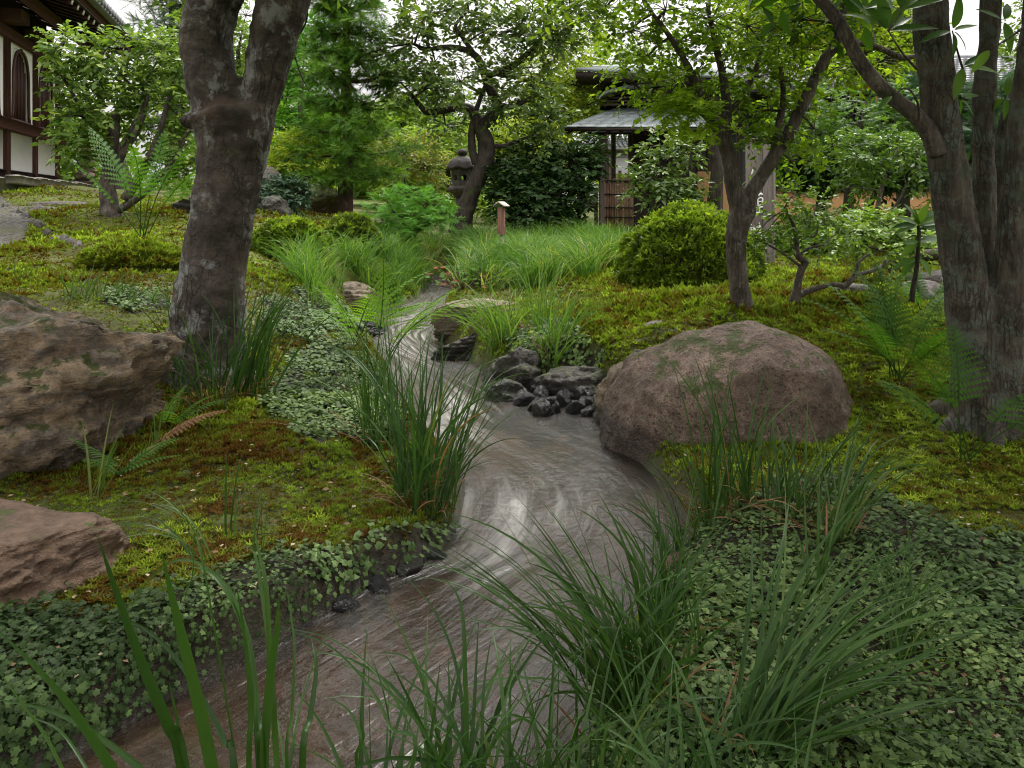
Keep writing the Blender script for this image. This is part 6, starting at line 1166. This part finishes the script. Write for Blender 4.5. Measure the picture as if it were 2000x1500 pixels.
fb, tw = foliage([C(1690, 455, 6.2, 34, 20), C(1730, 440, 6.3, 30, 18), C(1760, 470, 6.2, 34, 20), C(1720, 490, 6.1, 30, 12, .8), C(1670, 480, 6.3, 28, 14, .7), C(1800, 480, 6.2, 24, 18, .7), C(1700, 420, 6.4, 18, 10, .4)], LEAF, .060, 30, 7, .14, .35, tint=.66, seed=65); fb.obj('foliage', ML_CAM, sb2, kind='stuff'); s0 = gnd(1720, 6.2); twigs(tw, limb([s0-[0, 0, .05], s0+[0, 0, .15], s0+[.02, 0, .3]], 4), .008, .002, MB_PALE, sb2, every=2)
lg = thing('arched_root', 'dark mossy trunk arching out of the ground behind the broad leaved plant', 'log', gnd(1780, 6.8)); p, r = pl([(1748, 540, 22), (1745, 520, 24), (1752, 505, 26), (1775, 500, 26), (1800, 500, 24), (1840, 496, 22)], 6.8); mb = MB(); a_, b_ = taper(p, r); tube(mb, a_, b_, 12, lump=.15); mb.obj('trunk', MB_DARK, lg, smooth=True)
p, r = pl([(1778, 535, 14), (1776, 520, 15), (1782, 508, 16)], 6.75); mb = MB(); tube(mb, p, r, 10, lump=.15); mb.obj('root', MB_DARK, lg, smooth=True)
# broad leaved plant on a thin dark stem
ap = thing('broad_leaved_plant', 'whorl of large dark green leaves on a thin stem left of the grey trunks', 'plant', gnd(1782, 4.4)); Ya = 4.4
p, r = pl([(1780, 590, 12), (1784, 560, 10), (1790, 525, 9), (1793, 490, 8), (1795, 455, 7), (1793, 440, 6)], Ya); a_, b_ = taper(p, r); mb = MB(); tube(mb, a_, b_, 8); mb.obj('stem', MB_DARK, ap, smooth=True)
random.seed(9)
for (px_, py_, ls) in [(1793, 440, [(-1.2, .1), (-1., .55), (-.6, .9), (.2, 1.0), (.8, .7), (1.2, .35), (1.1, -.1), (-.9, -.3), (.4, .3), (-.3, .5)]), (1796, 470, [(-1.1, -.1), (.9, -.2), (1.0, .2), (-.7, -.6)]), (1794, 505, [(-.7, -.8), (.8, -.7), (-1., -.3)])]:
    shoot(px_, py_, Ya, ls, ap, .165, None, 'leaf', 1.2, .34)

# ------------------------------------------------------------------ ferns
ML_FERN = leaf_mat('fern_frond', [(0, (.025, .07, .012)), (.5, (.06, .15, .02)), (1, (.13, .25, .035))], .55, .45, .3)
ML_DRYF = leaf_mat('dry_fern', [(0, (.13, .06, .03)), (1, (.32, .19, .12))], .7, .2)
def frond(base, az, L_, t0, t1, W_, name, parent, m=None, pairs=22, tint=.5, start=.22, roll=0., saw=8, tip=1.2):
    n = pairs*2; t = np.linspace(0, 1, n); th = t0+(t1-t0)*t**1.3; ds = L_/n; x = np.cumsum(np.sin(th)*ds); z = np.cumsum(np.cos(th)*ds); dirh = np.array([math.cos(az), math.sin(az), 0]); P = np.asarray(base)+dirh*x[:, None]+np.array([0, 0, 1.])*z[:, None]
    P += norm(np.cross(dirh, [0, 0, 1.])[None])*(.04*L_*np.sin(t*3+az*3))[:, None]
    T = norm(np.gradient(P, axis=0)); S = norm(np.cross(T, np.array([0, 0, 1.])+0*T)+1e-9); Nn = np.cross(S, T)
    if roll: S = norm(S*math.cos(roll)+Nn*math.sin(roll)); Nn = np.cross(S, T)
    mb = MB(); tube(mb, P, np.linspace(.0028, .0009, n)*max(1, L_/.5), 4, tint=.2, cap=False)
    for i in range(n):
        if t[i] < start: continue
        q = (t[i]-start)/(1-start); pl_ = W_*min(1, .55+q*2)*(1-q)**.8+.004
        for sgn in (-1, 1):
            if (i % 2 == 0) != (sgn > 0): continue
            d = norm((S[i]*sgn+T[i]*(.30+.4*q))[None])[0]; K = max(3, int(saw*pl_/W_)+2); u = np.linspace(0, 1, K+1); c = P[i]+d*(u*pl_)[:, None]-Nn[i]*(.22*pl_*u**2)[:, None]+Nn[i]*rng.normal(0, .02)*pl_; w = (.5*ds*2*1.25)*(1-u*.72); side = norm(np.cross(d, Nn[i])[None])[0]
            V = [c[0]]; Tt = []; 
            for k in range(K):
                m_ = (c[k]*.35+c[k+1]*.65); b = len(V); V += [c[k], c[k+1], m_+side*w[k]+d*.004, m_-side*w[k]+d*.004]; Tt += [[b, b+1, b+2], [b, b+3, b+1]]
            mb.add(V, None, Tt, np.clip(tint+rng.normal(0, .08), 0, 1))
    o = mb.obj(name, m or ML_FERN, parent); return o
def fern(label, px, Y, specs, seed=0, base=None, name='fern', tint=.5, m=None, saw=8, start=.22):
    b = gnd(px, Y) if base is None else np.array(base, float); th_ = thing(name, label, 'fern', b); r = np.random.default_rng(seed)
    for (az, L_, t0, t1, W_) in specs: frond(b+np.array([math.cos(az), math.sin(az), 0])*.015, math.radians(az) if abs(az) > 7 else az, L_, t0, t1, W_, 'frond', th_, m, 18 if L_ < .5 else 24, tint+r.normal(0, .1), start, r.normal(0, .25), saw)
    return th_
fern('tall arching fern group in front of the glossy tree at the left', 285, 7.2, [(175, 1.2, .25, .75, .24), (185, 1.05, .5, 1.0, .22), (95, 1.1, .1, .5, .22), (10, 1.15, .2, .8, .24), (355, 1.0, .45, 1.05, .22), (275, 1.0, .15, .9, .2)], 1, start=.42, tint=.35)
fern('fern drooping over the white water in front of the upstream bend', 735, 4.25, [(100, .72, .1, .35, .16), (170, .72, .25, .9, .16), (20, .74, .3, 1.25, .16), (355, .78, .35, 1.45, .16), (150, .66, .4, 1.4, .15), (340, .62, .2, 1.2, .15)], 2, start=.45, tint=.85, saw=6)
fern('bright long fronds spreading right over the water from the same bank', 700, 5.2, [(5, .72, .65, 1.5, .14), (15, .7, .45, 1.35, .14), (350, .66, .8, 1.6, .13), (160, .5, .4, 1.2, .13), (30, .6, .3, 1.0, .13)], 12, start=.25, tint=.85, saw=6)
fern('bright fern fronds at the foot of the upstream grass', 745, 8.3, [(10, .5, .9, 1.5, .09), (350, .55, 1.0, 1.6, .09), (170, .4, .6, 1.4, .08), (40, .5, .6, 1.3, .09), (330, .5, .8, 1.5, .08), (90, .4, .3, 1., .08)], 3, start=.2, tint=.85)
fern('dark fern group between the pink boulder and the grey trunks', 1755, 3.75, [(175, .62, .5, 1.35, .14), (160, .6, .25, 1.1, .14), (200, .55, .7, 1.5, .13), (120, .6, .15, .9, .14), (90, .62, .2, .8, .14), (60, .6, .3, 1.0, .13), (230, .5, .5, 1.3, .13), (300, .5, .6, 1.3, .12), (330, .5, .5, 1.2, .12), (20, .55, .4, 1.1, .13)], 4, start=.25, tint=.45)
fern('fern with raised fronds in front of the grey trunks', 1885, 2.95, [(150, .52, .15, 1.0, .13), (80, .55, .0, .9, .13), (10, .45, .5, 1.45, .11), (350, .5, .65, 1.5, .11), (175, .46, .45, 1.3, .11)], 5, start=.4, tint=.42)
fern('small pale fern at the edge of the craggy boulder', 320, 2.95, [(50, .20, .9, 1.5, .055), (20, .22, 1.0, 1.5, .05), (80, .18, .5, 1.2, .05), (300, .2, .8, 1.5, .05)], 6, base=at(325, 830, 2.95), start=.1, tint=.6)
fern('small pale fern low on the moss in front of the craggy boulder', 240, 2.5, [(10, .2, 1.1, 1.6, .04), (170, .22, .9, 1.3, .05), (30, .2, .8, 1.5, .04), (200, .12, .8, 1.4, .03)], 7, base=at(235, 925, 2.5), start=.12, tint=.55)
fern('single dry pinkish brown fern frond lying on the moss', 310, 2.7, [(15, .26, .9, 1.5, .035), (5, .18, 1.2, 1.6, .02)], 8, base=at(305, 870, 2.75), m=ML_DRYF, start=.1, saw=3)
fern('tiny bright fern on the moss left of the forked trunk', 300, 5.1, [(20, .18, .5, 1.2, .04), (150, .16, .6, 1.2, .04), (80, .15, .3, 1., .04)], 9, start=.15, tint=.9)
fern('small fern beside the stepping stones at the right', 1800, 4.9, [(10, .4, .6, 1.3, .09), (170, .4, .5, 1.3, .09), (100, .38, .3, 1.0, .09), (230, .36, .6, 1.3, .08), (320, .36, .6, 1.4, .08), (60, .36, .3, 1.1, .08)], 10, start=.2, tint=.35)
# round leaved plants over the layered rock
ML_RND = leaf_mat('round_leaf', [(0, (.03, .07, .015)), (1, (.09, .17, .03))], .7, .1, .1); ML_RUST = leaf_mat('rusty_leaf', [(0, (.12, .04, .015)), (1, (.25, .10, .04))], .7, .1, .1)
rl = thing('round_leaved_plant', 'clump of round green and rusty leaves on top of the layered rock', 'plant', gnd(900, 7.6)); rb = gnd(905, 7.4)
for k in range(46):
    a = rng.uniform(0, 6.28); c = rb+np.array([rng.normal(0, .22), rng.normal(0, .2), rng.uniform(.04, .22)]); mb = MB(); big_leaf(mb, c, np.array([math.cos(a), math.sin(a), .1]), np.array([0, -.5, 1.]), rng.uniform(.04, .075), .95, 5, .05, .25, rng.uniform(.0, .6) if k % 4 else 0); mb.obj('leaf', ML_RND if k % 4 else ML_RUST, rl, smooth=True)
mb = MB()
for k in range(40): e = rb+np.array([rng.normal(0, .2), rng.normal(0, .18), rng.uniform(.04, .2)]); tube(mb, [rb+[e[0]*.0, 0, -.02], (rb+e)/2, e], .003, 4, cap=False)
mb.obj('stems', MB_CON, rl, kind='stuff')
# ------------------------------------------------------------------ grass and sedge clumps
M_GRASS = leaf_mat('sedge_blade', [(0, (.018, .05, .010)), (.5, (.035, .085, .018)), (.9, (.075, .14, .045)), (.96, (.14, .15, .03)), (1, (.24, .13, .06))], .38, .28, .5)
def _streak(m):   # fine lengthwise veins and a few brown scars on the blades
    t = m.node_tree; p = [n for n in t.nodes if n.type == 'BSDF_PRINCIPLED'][0]; src = p.inputs['Base Color'].links[0].from_socket
    c = mixc(t, mrange(t, noise_(t, coord(t, (1, 1, .12)), 420, 2), .35, .65, 0, .45), src, mixc(t, 1., src, (1.5, 1.35, 1.3), 'MULTIPLY'))
    c = mixc(t, mrange(t, noise_(t, coord(t), 24, 4), .66, .74, 0, .55), c, (.16, .12, .045)); L(t, c, p.inputs['Base Color'])
_streak(M_GRASS)
M_GRASSL = leaf_mat('pale_grass', [(0, (.05, .12, .022)), (.5, (.10, .21, .04)), (.9, (.19, .30, .085)), (1, (.32, .32, .13))], .5, .35, .35)
def blade_mesh(N_, base, az, Ln, t0, t1, w, segs, r, fold=.22, pw=1.5, wave=.03):
    t = np.linspace(0, 1, segs+1)[None]; th = t0[:, None]+(t1-t0)[:, None]*t**pw; ds = (Ln/segs)[:, None]
    dx = np.sin(th)*ds; dz = np.cos(th)*ds; X = np.concatenate([np.zeros((N_, 1)), np.cumsum(dx[:, :-1], 1)], 1); Z = np.concatenate([np.zeros((N_, 1)), np.cumsum(dz[:, :-1], 1)], 1)
    aa = az[:, None]+r.normal(0, wave*4, (N_, 1))*t; H_ = np.stack([np.cos(aa), np.sin(aa), 0*aa], -1); P = base[:, None]+H_*X[..., None]; P[..., 2] += Z
    S = np.stack([-np.sin(aa), np.cos(aa), 0*aa], -1); tw = r.normal(0, .5, (N_, 1))*(1+t); Nn = np.stack([-np.cos(th)*np.cos(aa), -np.cos(th)*np.sin(aa), np.sin(th)], -1)
    S2 = S*np.cos(tw)[..., None]+Nn*np.sin(tw)[..., None]; N2 = np.cross(S2, np.stack([np.sin(th)*np.cos(aa), np.sin(th)*np.sin(aa), np.cos(th)], -1))
    prof = np.minimum(1, .55+t*2.2)*(1-t**2.6); W_ = w[:, None]*prof+.0004
    V = np.stack([P-S2*(W_/2)[..., None], P+N2*(W_*fold)[..., None], P+S2*(W_/2)[..., None]], 2); return V.reshape(N_, -1, 3)
def blade_faces(segs):
    Q = []
    for k in range(segs): Q += [[3*k, 3*k+1, 3*k+4, 3*k+3], [3*k+1, 3*k+2, 3*k+5, 3*k+4]]
    return np.array(Q)
def clump(label, px, Y, n, L_, w, lean=None, la=.0, t0=(.05, .35), t1=(.9, 1.9), rad=.04, seed=0, m=None, base=None, name='grass_clump', group=None, segs=11, tint=.45, tv=.2, z=None, cat='grass clump', short=.25):
    """lean: direction the clump leans (degrees), la: 0..1 how strongly blades gather round it"""
    r = np.random.default_rng(seed+500); b = gnd(px, Y) if base is None else np.array(base, float)
    if z is not None: b[2] = z
    az = r.uniform(0, 2*math.pi, n)
    if lean is not None: az = math.radians(lean)+(r.normal(0, 1, n)*(1-la)*1.6)
    a2 = r.uniform(0, 2*math.pi, n); rr_ = rad*np.sqrt(r.random(n)); off = np.stack([np.cos(a2)*rr_, np.sin(a2)*rr_, 0*a2], -1); P = b+off
    P[:, 2] = (np.minimum(gh(P[:, 0], P[:, 1]), b[2]+.04) if z is None and base is None else b[2])-.01
    Ln = L_*np.where(r.random(n) < short, r.uniform(.35, .7, n), r.uniform(.75, 1.12, n)); T0 = r.uniform(*t0, n); T1 = r.uniform(*t1, n); w_ = w*r.uniform(.6, 1.2, n)
    V = blade_mesh(n, P, az, Ln, T0, T1, w_, segs, r); Q = blade_faces(segs); th_ = thing(name, label, cat, b, group); ti = np.clip(r.normal(tint, tv, n), 0, .93); ti = np.where((r.random(n) < .015) & (w_ < .009) & (Ln < L_), 1, ti)
    for k in range(n):
        mb = MB(); mb.add(V[k], Q, tint=ti[k]); mb.obj('blade', m or M_GRASS, th_, smooth=True)
    return th_
G1 = 'sedge clumps along the stream'
def hero(label, base, blades, Y, m=None, tint=.32):
    """a clump whose long blades were read one by one off the picture: points run from tip to foot, with px width"""
    th_ = thing('grass_clump', label, 'grass clump', base); r = np.random.default_rng(int(base[0]*1000) % 997)
    for pts, w, dy in blades:
        P = [at(x, y, Y+dy*(1-k/(len(pts)-1))) for k, (x, y) in enumerate(pts)]; foot = np.asarray(base, float)+[r.normal(0, .025), r.normal(0, .025), 0]
        c = catmull(np.array(P[:]+[foot]), 5); n = len(c); t = np.linspace(0, 1, n); T = norm(np.gradient(c, axis=0)); vw = norm(c-np.array([0, 0, EYE])); tw = r.normal(0, .35)+r.normal(0, .5)*t
        S = norm(np.cross(T, vw)); Nn = np.cross(S, T); S = S*np.cos(tw)[:, None]+Nn*np.sin(tw)[:, None]; N2 = np.cross(S, T); W_ = w/F*Y*(1-(1-t)**3.2)*(.75+.25*t)+.0004
        V = np.stack([c-S*W_[:, None]/2, c+N2*W_[:, None]*.2, c+S*W_[:, None]/2], 1).reshape(-1, 3); mb = MB(); mb.add(V, blade_faces(n-1), tint=float(np.clip(r.normal(tint, .16), 0, .92))); mb.obj('blade', m or M_GRASS, th_, smooth=True)
    return th_
hero('broad bladed clump rising from the bottom edge left of centre', [-.29, .98, -.02], [
 ([(190, 1045), (225, 1150), (275, 1290), (330, 1420), (362, 1520)], 26, -.1), ([(315, 1075), (342, 1190), (377, 1330), (418, 1520)], 27, -.05), ([(365, 1105), (412, 1120), (462, 1190), (490, 1290), (502, 1400), (508, 1520)], 19, .12),
 ([(495, 1025), (506, 1080), (520, 1150), (526, 1300), (520, 1520)], 15, .05), ([(545, 1165), (541, 1230), (527, 1330), (512, 1520)], 23, -.02), ([(245, 1210), (285, 1140), (350, 1093), (425, 1125), (475, 1210), (500, 1340), (506, 1520)], 9, .2),
 ([(490, 1072), (500, 1090), (515, 1180), (530, 1300), (542, 1520)], 13, .1), ([(608, 1245), (618, 1300), (606, 1400), (590, 1520)], 14, .1), ([(540, 1225), (640, 1260), (720, 1340), (762, 1420), (800, 1520)], 8, .15),
 ([(185, 1210), (260, 1216), (332, 1272), (400, 1372), (440, 1452), (458, 1520)], 13, .2), ([(350, 1205), (375, 1130), (400, 1118)], 5, .2), ([(330, 1330), (345, 1400), (372, 1520)], 9, 0), ([(560, 1150), (575, 1260), (570, 1400), (560, 1520)], 10, .1), ([(460, 1130), (480, 1260), (490, 1400), (486, 1520)], 12, .0), ([(640, 1230), (600, 1330), (575, 1430), (560, 1520)], 8, .2)], .95)
hero('broad blades at the bottom left corner sweeping across the bank', [-.25, .90, -.02], [
 ([(-20, 1215), (100, 1335), (170, 1427), (228, 1520), (285, 1640)], 24, -.05), ([(-30, 1362), (90, 1386), (182, 1432), (292, 1520), (370, 1640)], 15, .1), ([(-10, 1300), (40, 1370), (90, 1440), (130, 1520), (190, 1640)], 12, .05), ([(60, 1400), (120, 1430), (180, 1520), (250, 1640)], 9, .1)], .84)
hero('long slim blades arching over the brown water left of the middle', [-.10, 1.22, .0], [
 ([(775, 1108), (840, 1180), (880, 1262), (900, 1352), (906, 1450), (900, 1520)], 10, .2), ([(870, 1130), (900, 1182), (908, 1300), (906, 1520)], 11, .1), ([(722, 1275), (790, 1282), (852, 1342), (898, 1440), (910, 1520)], 8, .2), ([(720, 1270), (746, 1340), (762, 1420), (775, 1520)], 9, .05),
 ([(540, 1222), (650, 1250), (740, 1320), (800, 1420), (830, 1520)], 6, .2), ([(935, 1210), (930, 1300), (925, 1400), (915, 1520)], 9, .1), ([(960, 1240), (945, 1340), (935, 1520)], 8, .1), ([(700, 1380), (710, 1440), (705, 1520)], 10, 0), ([(860, 1290), (850, 1380), (835, 1520)], 9, .05), ([(1010, 1290), (985, 1380), (960, 1520)], 8, .1), ([(640, 1360), (690, 1400), (730, 1520)], 8, .1)], 1.25)
clump('sparse arching clump in the water at the bottom middle left', 700, 1.15, 24, .46, .0105, 60, .2, (.0, .45), (.8, 2.0), .08, 4, base=[-.17, 1.22, .0])
clump('narrow clump at the bottom middle with drooping tips', 860, 1.15, 26, .44, .0095, 80, .1, (.0, .4), (.7, 2.0), .08, 5, base=[-.08, 1.30, .02])
clump('fine bladed clump at the bottom just right of the middle', 1000, 1.2, 34, .38, .0085, None, .0, (.05, .5), (.9, 2.1), .09, 6, base=[.03, 1.30, .05])
clump('dense low clump filling the bottom right of the water', 1130, 1.3, 36, .34, .008, None, .0, (.05, .6), (.9, 2.2), .10, 7, base=[.13, 1.36, .06])
clump('large dense clump on the right bank arching out over the water', 1230, 1.62, 90, .43, .0085, 150, .1, (.03, .5), (.8, 2.1), .09, 8, base=[.27, 1.66, .07])
clump('long blades arching low over the water from the large clump', 1200, 1.6, 44, .56, .008, 165, .55, (.35, 1.0), (1.1, 2.0), .07, 89, base=[.22, 1.68, .05])
clump('upright dark blades just behind the large arching clump', 1290, 1.8, 40, .36, .0085, 110, .1, (.02, .35), (.4, 1.5), .08, 88, base=[.36, 1.84, .09])
clump('big clump at the lower right with blades sweeping far to the right', 1500, 1.42, 75, .56, .0085, 15, .68, (.35, 1.1), (1.1, 2.0), .05, 9, base=[.44, 1.48, .09])
clump('fine arching blades in front of the lower right clump', 1500, 1.25, 20, .32, .0065, 60, .0, (.2, .8), (1.2, 2.3), .10, 91, base=[.40, 1.27, .08])
clump('low fan of blades between the large clump and the lower right clump', 1330, 1.45, 20, .30, .007, 90, .0, (.1, .8), (1.1, 2.2), .08, 92, base=[.30, 1.44, .08])
clump('fine spray of drooping blades over the brown water at the bottom', 640, 1.25, 26, .40, .0065, 110, .1, (.1, .7), (1.0, 2.2), .08, 93, base=[-.24, 1.16, .0])
clump('thin clump at the bottom right corner edge', 1420, 1.2, 26, .34, .008, 60, .1, (.1, .6), (1., 2.1), .07, 10, base=[.30, 1.22, .09])
clump('tall straight clump in front of the pink boulder, its left part', 1420, 2.55, 60, .50, .0085, 100, .1, (.0, .28), (.2, 1.3), .09, 11)
clump('spreading clump at the water edge left of the straight one', 1345, 2.45, 40, .34, .0075, 170, .3, (.1, .6), (1., 2.0), .08, 12)
clump('clump in front of the pink boulder with tips arching to the right', 1535, 2.5, 40, .42, .0085, 20, .45, (.05, .5), (.6, 1.9), .07, 13, tint=.55)
clump('grey green clump right of the pink boulder with long tips arching right', 1625, 2.35, 36, .42, .0075, 10, .6, (.1, .6), (.9, 1.8), .05, 14, tint=.62)
clump('small clump alone on the creeping leaves at the right', 1760, 1.78, 34, .33, .006, 20, .55, (.1, .6), (.8, 1.8), .04, 15, base=None, tint=.6)
clump('single slim tuft in the creeping leaves near the bank', 1595, 1.98, 14, .40, .007, 30, .7, (.1, .4), (.8, 1.9), .02, 16, tint=.5)
clump('tall dark clump on the left bank at the waist of the stream', 822, 2.72, 95, .66, .0085, 70, .05, (.0, .62), (.3, 1.9), .10, 17, tint=.38)
clump('tall slender clump behind it at the edge of the pale creeping leaves', 742, 3.25, 60, .56, .0075, 90, .1, (.0, .3), (.1, 1.2), .09, 18, tint=.55)
clump('fine outer blades leaning over the water from the waist of the stream', 860, 2.85, 36, .50, .007, 20, .5, (.1, .5), (.6, 1.6), .05, 19, tint=.4)
clump('clump with broad dark blades at the right foot of the forked trunk', 475, 3.85, 85, .66, .011, 30, .45, (.02, .5), (.3, 1.5), .13, 20, tint=.30)
clump('loose drooping blades in front of the forked trunk', 400, 3.65, 30, .52, .008, 200, .1, (.0, .4), (.6, 2.0), .12, 21, tint=.35)
clump('sprawling tuft at the left foot of the forked trunk', 350, 3.9, 18, .42, .007, 150, .4, (.1, .5), (.4, 1.7), .05, 22, tint=.5)
clump('blades arching left over the flat topped rock', 330, 1.95, 13, .30, .0065, 185, .75, (.3, .8), (1.2, 2.2), .03, 23, base=at(400, 1090, 2.0), tint=.72)
clump('three straight blades on the moss below the craggy boulder', 500, 2.3, 6, .26, .0065, 90, .1, (.0, .12), (.1, .5), .03, 24, base=at(508, 1110, 2.2), tint=.4)
clump('few short blades on the moss beside the three straight ones', 445, 2.25, 5, .24, .006, 90, .1, (.0, .15), (.1, .9), .02, 25, base=at(446, 1040, 2.3), tint=.4)
clump('yellowing blades beside the flat topped rock', 190, 2.45, 7, .27, .0085, 60, .1, (.1, .5), (.3, .9), .03, 26, base=at(180, 975, 2.4), tint=.88)
clump('two long thin stems bowing over the brown moss', 620, 2.7, 5, .42, .003, 185, .8, (.6, .9), (1.3, 1.9), .02, 27, base=at(700, 905, 2.8), tint=.8)
clump('short pale tuft at the foot of the small pale fern', 300, 2.8, 7, .17, .006, 80, .2, (.0, .3), (.2, .8), .02, 28, base=at(300, 875, 2.8), tint=.75)
clump('feathery clump hanging over the layered rock, its left part', 985, 5.35, 110, .54, .0075, 165, .2, (.1, .8), (.9, 2.1), .10, 29, m=M_GRASSL, tint=.5)
clump('feathery clump above the dark pebbles', 1085, 4.95, 110, .48, .007, 30, .15, (.05, .75), (.7, 1.9), .10, 30, m=M_GRASSL, tint=.4)
clump('taller tuft behind the one above the dark pebbles', 1050, 5.5, 60, .56, .007, 90, .0, (.0, .35), (.2, 1.4), .09, 31, m=M_GRASSL, tint=.6)
clump('fine tuft hanging over the wet stones of the riffle', 632, 6.2, 55, .36, .006, 330, .3, (.05, .5), (.5, 1.8), .14, 32, m=M_GRASSL, tint=.45)
clump('pale spraying tuft on the upstream left bank', 610, 7.2, 90, .40, .007, None, 0, (.1, .7), (.8, 1.9), .10, 33, m=M_GRASSL, tint=.9)
clump('tuft at the top of the craggy boulder, right hand one', 165, 4.85, 48, .26, .0065, None, 0, (.1, .6), (.6, 1.6), .12, 34, tint=.65)
clump('low blades trailing from the boulder top tuft', 235, 5.0, 34, .26, .006, 10, .3, (.3, .8), (.9, 1.7), .12, 35, tint=.6)
clump('thin tuft alone in the moss at the far left', 38, 5.2, 12, .22, .006, None, 0, (.05, .4), (.4, 1.0), .04, 36, tint=.6)
clump('thin blades in the moss beside the forked trunk, left side', 345, 4.9, 14, .34, .006, None, 0, (.05, .5), (.4, 1.4), .06, 37, tint=.6)
clump('sparse blades at the near corner of the layered rock', 930, 6.0, 32, .32, .006, 190, .3, (.3, .8), (1.0, 2.0), .08, 38, m=M_GRASSL, tint=.6)
clump('airy tuft left of the small roofed post', 955, 8.6, 60, .42, .008, None, 0, (.1, .6), (.7, 1.8), .14, 39, m=M_GRASSL, tint=.8)
mb = MB(); r = np.random.default_rng(123)
for (bx, by, bz, nn_) in [(.27, 1.66, .07, 14), (.44, 1.48, .09, 8), (.36, 1.84, .09, 10), (1420, 2.55, None, 26), (1535, 2.5, None, 26), (1625, 2.35, None, 18), (822, 2.72, None, 40), (742, 3.25, None, 20), (475, 3.85, None, 46), (400, 3.65, None, 40), (1000, 5.5, None, 26), (1075, 4.95, None, 26)]:
    b = np.array([bx, by, bz]) if bz is not None else gnd(bx, by); P = b+r.normal(0, .05, (nn_, 3))*[1, 1, .1]; P[:, 2] = gh(P[:, 0], P[:, 1])+.005
    V = blade_mesh(nn_, P, r.uniform(0, 6.28, nn_), r.uniform(.08, .24, nn_), r.uniform(.5, 1.2, nn_), r.uniform(1.3, 2.2, nn_), np.full(nn_, .005), 6, r); mb.add(V.reshape(-1, 3), (blade_faces(6)[None]+(np.arange(nn_)*V.shape[1])[:, None, None]).reshape(-1, 4), tint=np.repeat(r.random(nn_), V.shape[1]))
mb.obj('dead_grass', ML_DRYF, smooth=True, kind='stuff', label='brown dead blades lying at the feet of the grass clumps', cat='dead grass')
# the far grass bank reads as one mass
r = np.random.default_rng(99); xs_, ys_ = [], []
while len(xs_) < 250:
    Y = r.uniform(6.4, 13.2); px_ = r.uniform(540, 1250); x_ = (px_-1000)/F*Y; z_ = float(gh(x_, Y)[0]); py_ = HOR+F*(EYE-z_)/Y
    if in_poly(np.array([px_]), np.array([py_]), [(575, 600), (560, 545), (620, 500), (700, 472), (820, 458), (1235, 455), (1215, 525), (1080, 560), (975, 575), (935, 590), (905, 560), (880, 530), (850, 530), (820, 565), (760, 590), (690, 600)])[0] and float(gd(x_, Y)[0]) > .0: xs_.append(x_); ys_.append(Y)
mb = MB(); Q = blade_faces(5)
for x_, Y in zip(xs_, ys_):
    n = 54; a2 = r.uniform(0, 6.28, n); rr_ = .10*np.sqrt(r.random(n)); P = np.stack([x_+np.cos(a2)*rr_, Y+np.sin(a2)*rr_, 0*a2], -1); P[:, 2] = gh(P[:, 0], P[:, 1])-.01; la = r.uniform(0, 6.28); L0 = r.uniform(.30, .56)
    V = blade_mesh(n, P, la+r.normal(0, 1.5, n), L0*r.uniform(.6, 1.1, n), r.uniform(.05, .7, n), r.uniform(1.0, 2.3, n), np.full(n, .0105)*r.uniform(.6, 1.2, n), 5, r); tt = np.clip(.38+r.normal(0, .24)+r.normal(0, .2, n), 0, 1)
    mb.add(V.reshape(-1, 3), (Q[None]+(np.arange(n)*V.shape[1])[:, None, None]).reshape(-1, 4), tint=np.repeat(tt, V.shape[1]))
mb.obj('tall_grass', M_GRASSL, smooth=True, kind='stuff', label='soft tall grass filling both banks upstream', cat='grass')
# ------------------------------------------------------------------ wet margin stones along the banks
MS = ['little wet stone under the left bank below the waist clump', 'flat stone in the mud of the left bank', 'dark stone half buried in the left bank mud', 'small round stone at the foot of the left bank leaves', 'thin stone edge showing under the left bank leaves', 'wet stone at the right bank behind the large clump', 'small brown stone showing through the right creeping leaves by the water', 'brown stone beside it nearer the water']
for k, (px_, py_, s_, m_) in enumerate([(842, 1092, .07, M_PEB), (800, 1112, .10, M_R_DARK), (735, 1148, .08, M_PEB), (668, 1188, .07, M_PEB), (560, 1240, .10, M_R_DARK), (1338, 1040, .08, M_R_DARK), (1350, 1105, .11, M_R_SLAB), (1322, 1130, .08, M_R_SLAB)]):
    Y = EYE*F/(py_-HOR); rock('bank_stone', MS[k], [(px_-1000)/F*Y, Y+.02, -.03], (s_*1.5, s_, .055+.04*(k > 5)), m_, 3, k*1.1, .14, 1.7, 300+k, 5, .5, 0, 'stone')
# clumps of small plants and bare twigs on the moss
mb = MB(); r = np.random.default_rng(8)
for k in range(70):
    y = r.uniform(2.2, 7.5); x = r.uniform(-.55, .62)*y
    if gd(x, y)[0] < .1: continue
    z = float(gh(x, y)[0])+.012; a = r.uniform(0, 6.28); l = r.uniform(.03, .10); p = np.array([[x, y, z], [x+math.cos(a)*l*.5, y+math.sin(a)*l*.5, z+.008], [x+math.cos(a+.4)*l, y+math.sin(a+.4)*l, z+.002]]); tube(mb, p, [.0022, .0018, .001], 4)
mb.obj('fallen_twigs', MB_DARK, kind='stuff', label='small dark twigs fallen on the moss', cat='twigs')
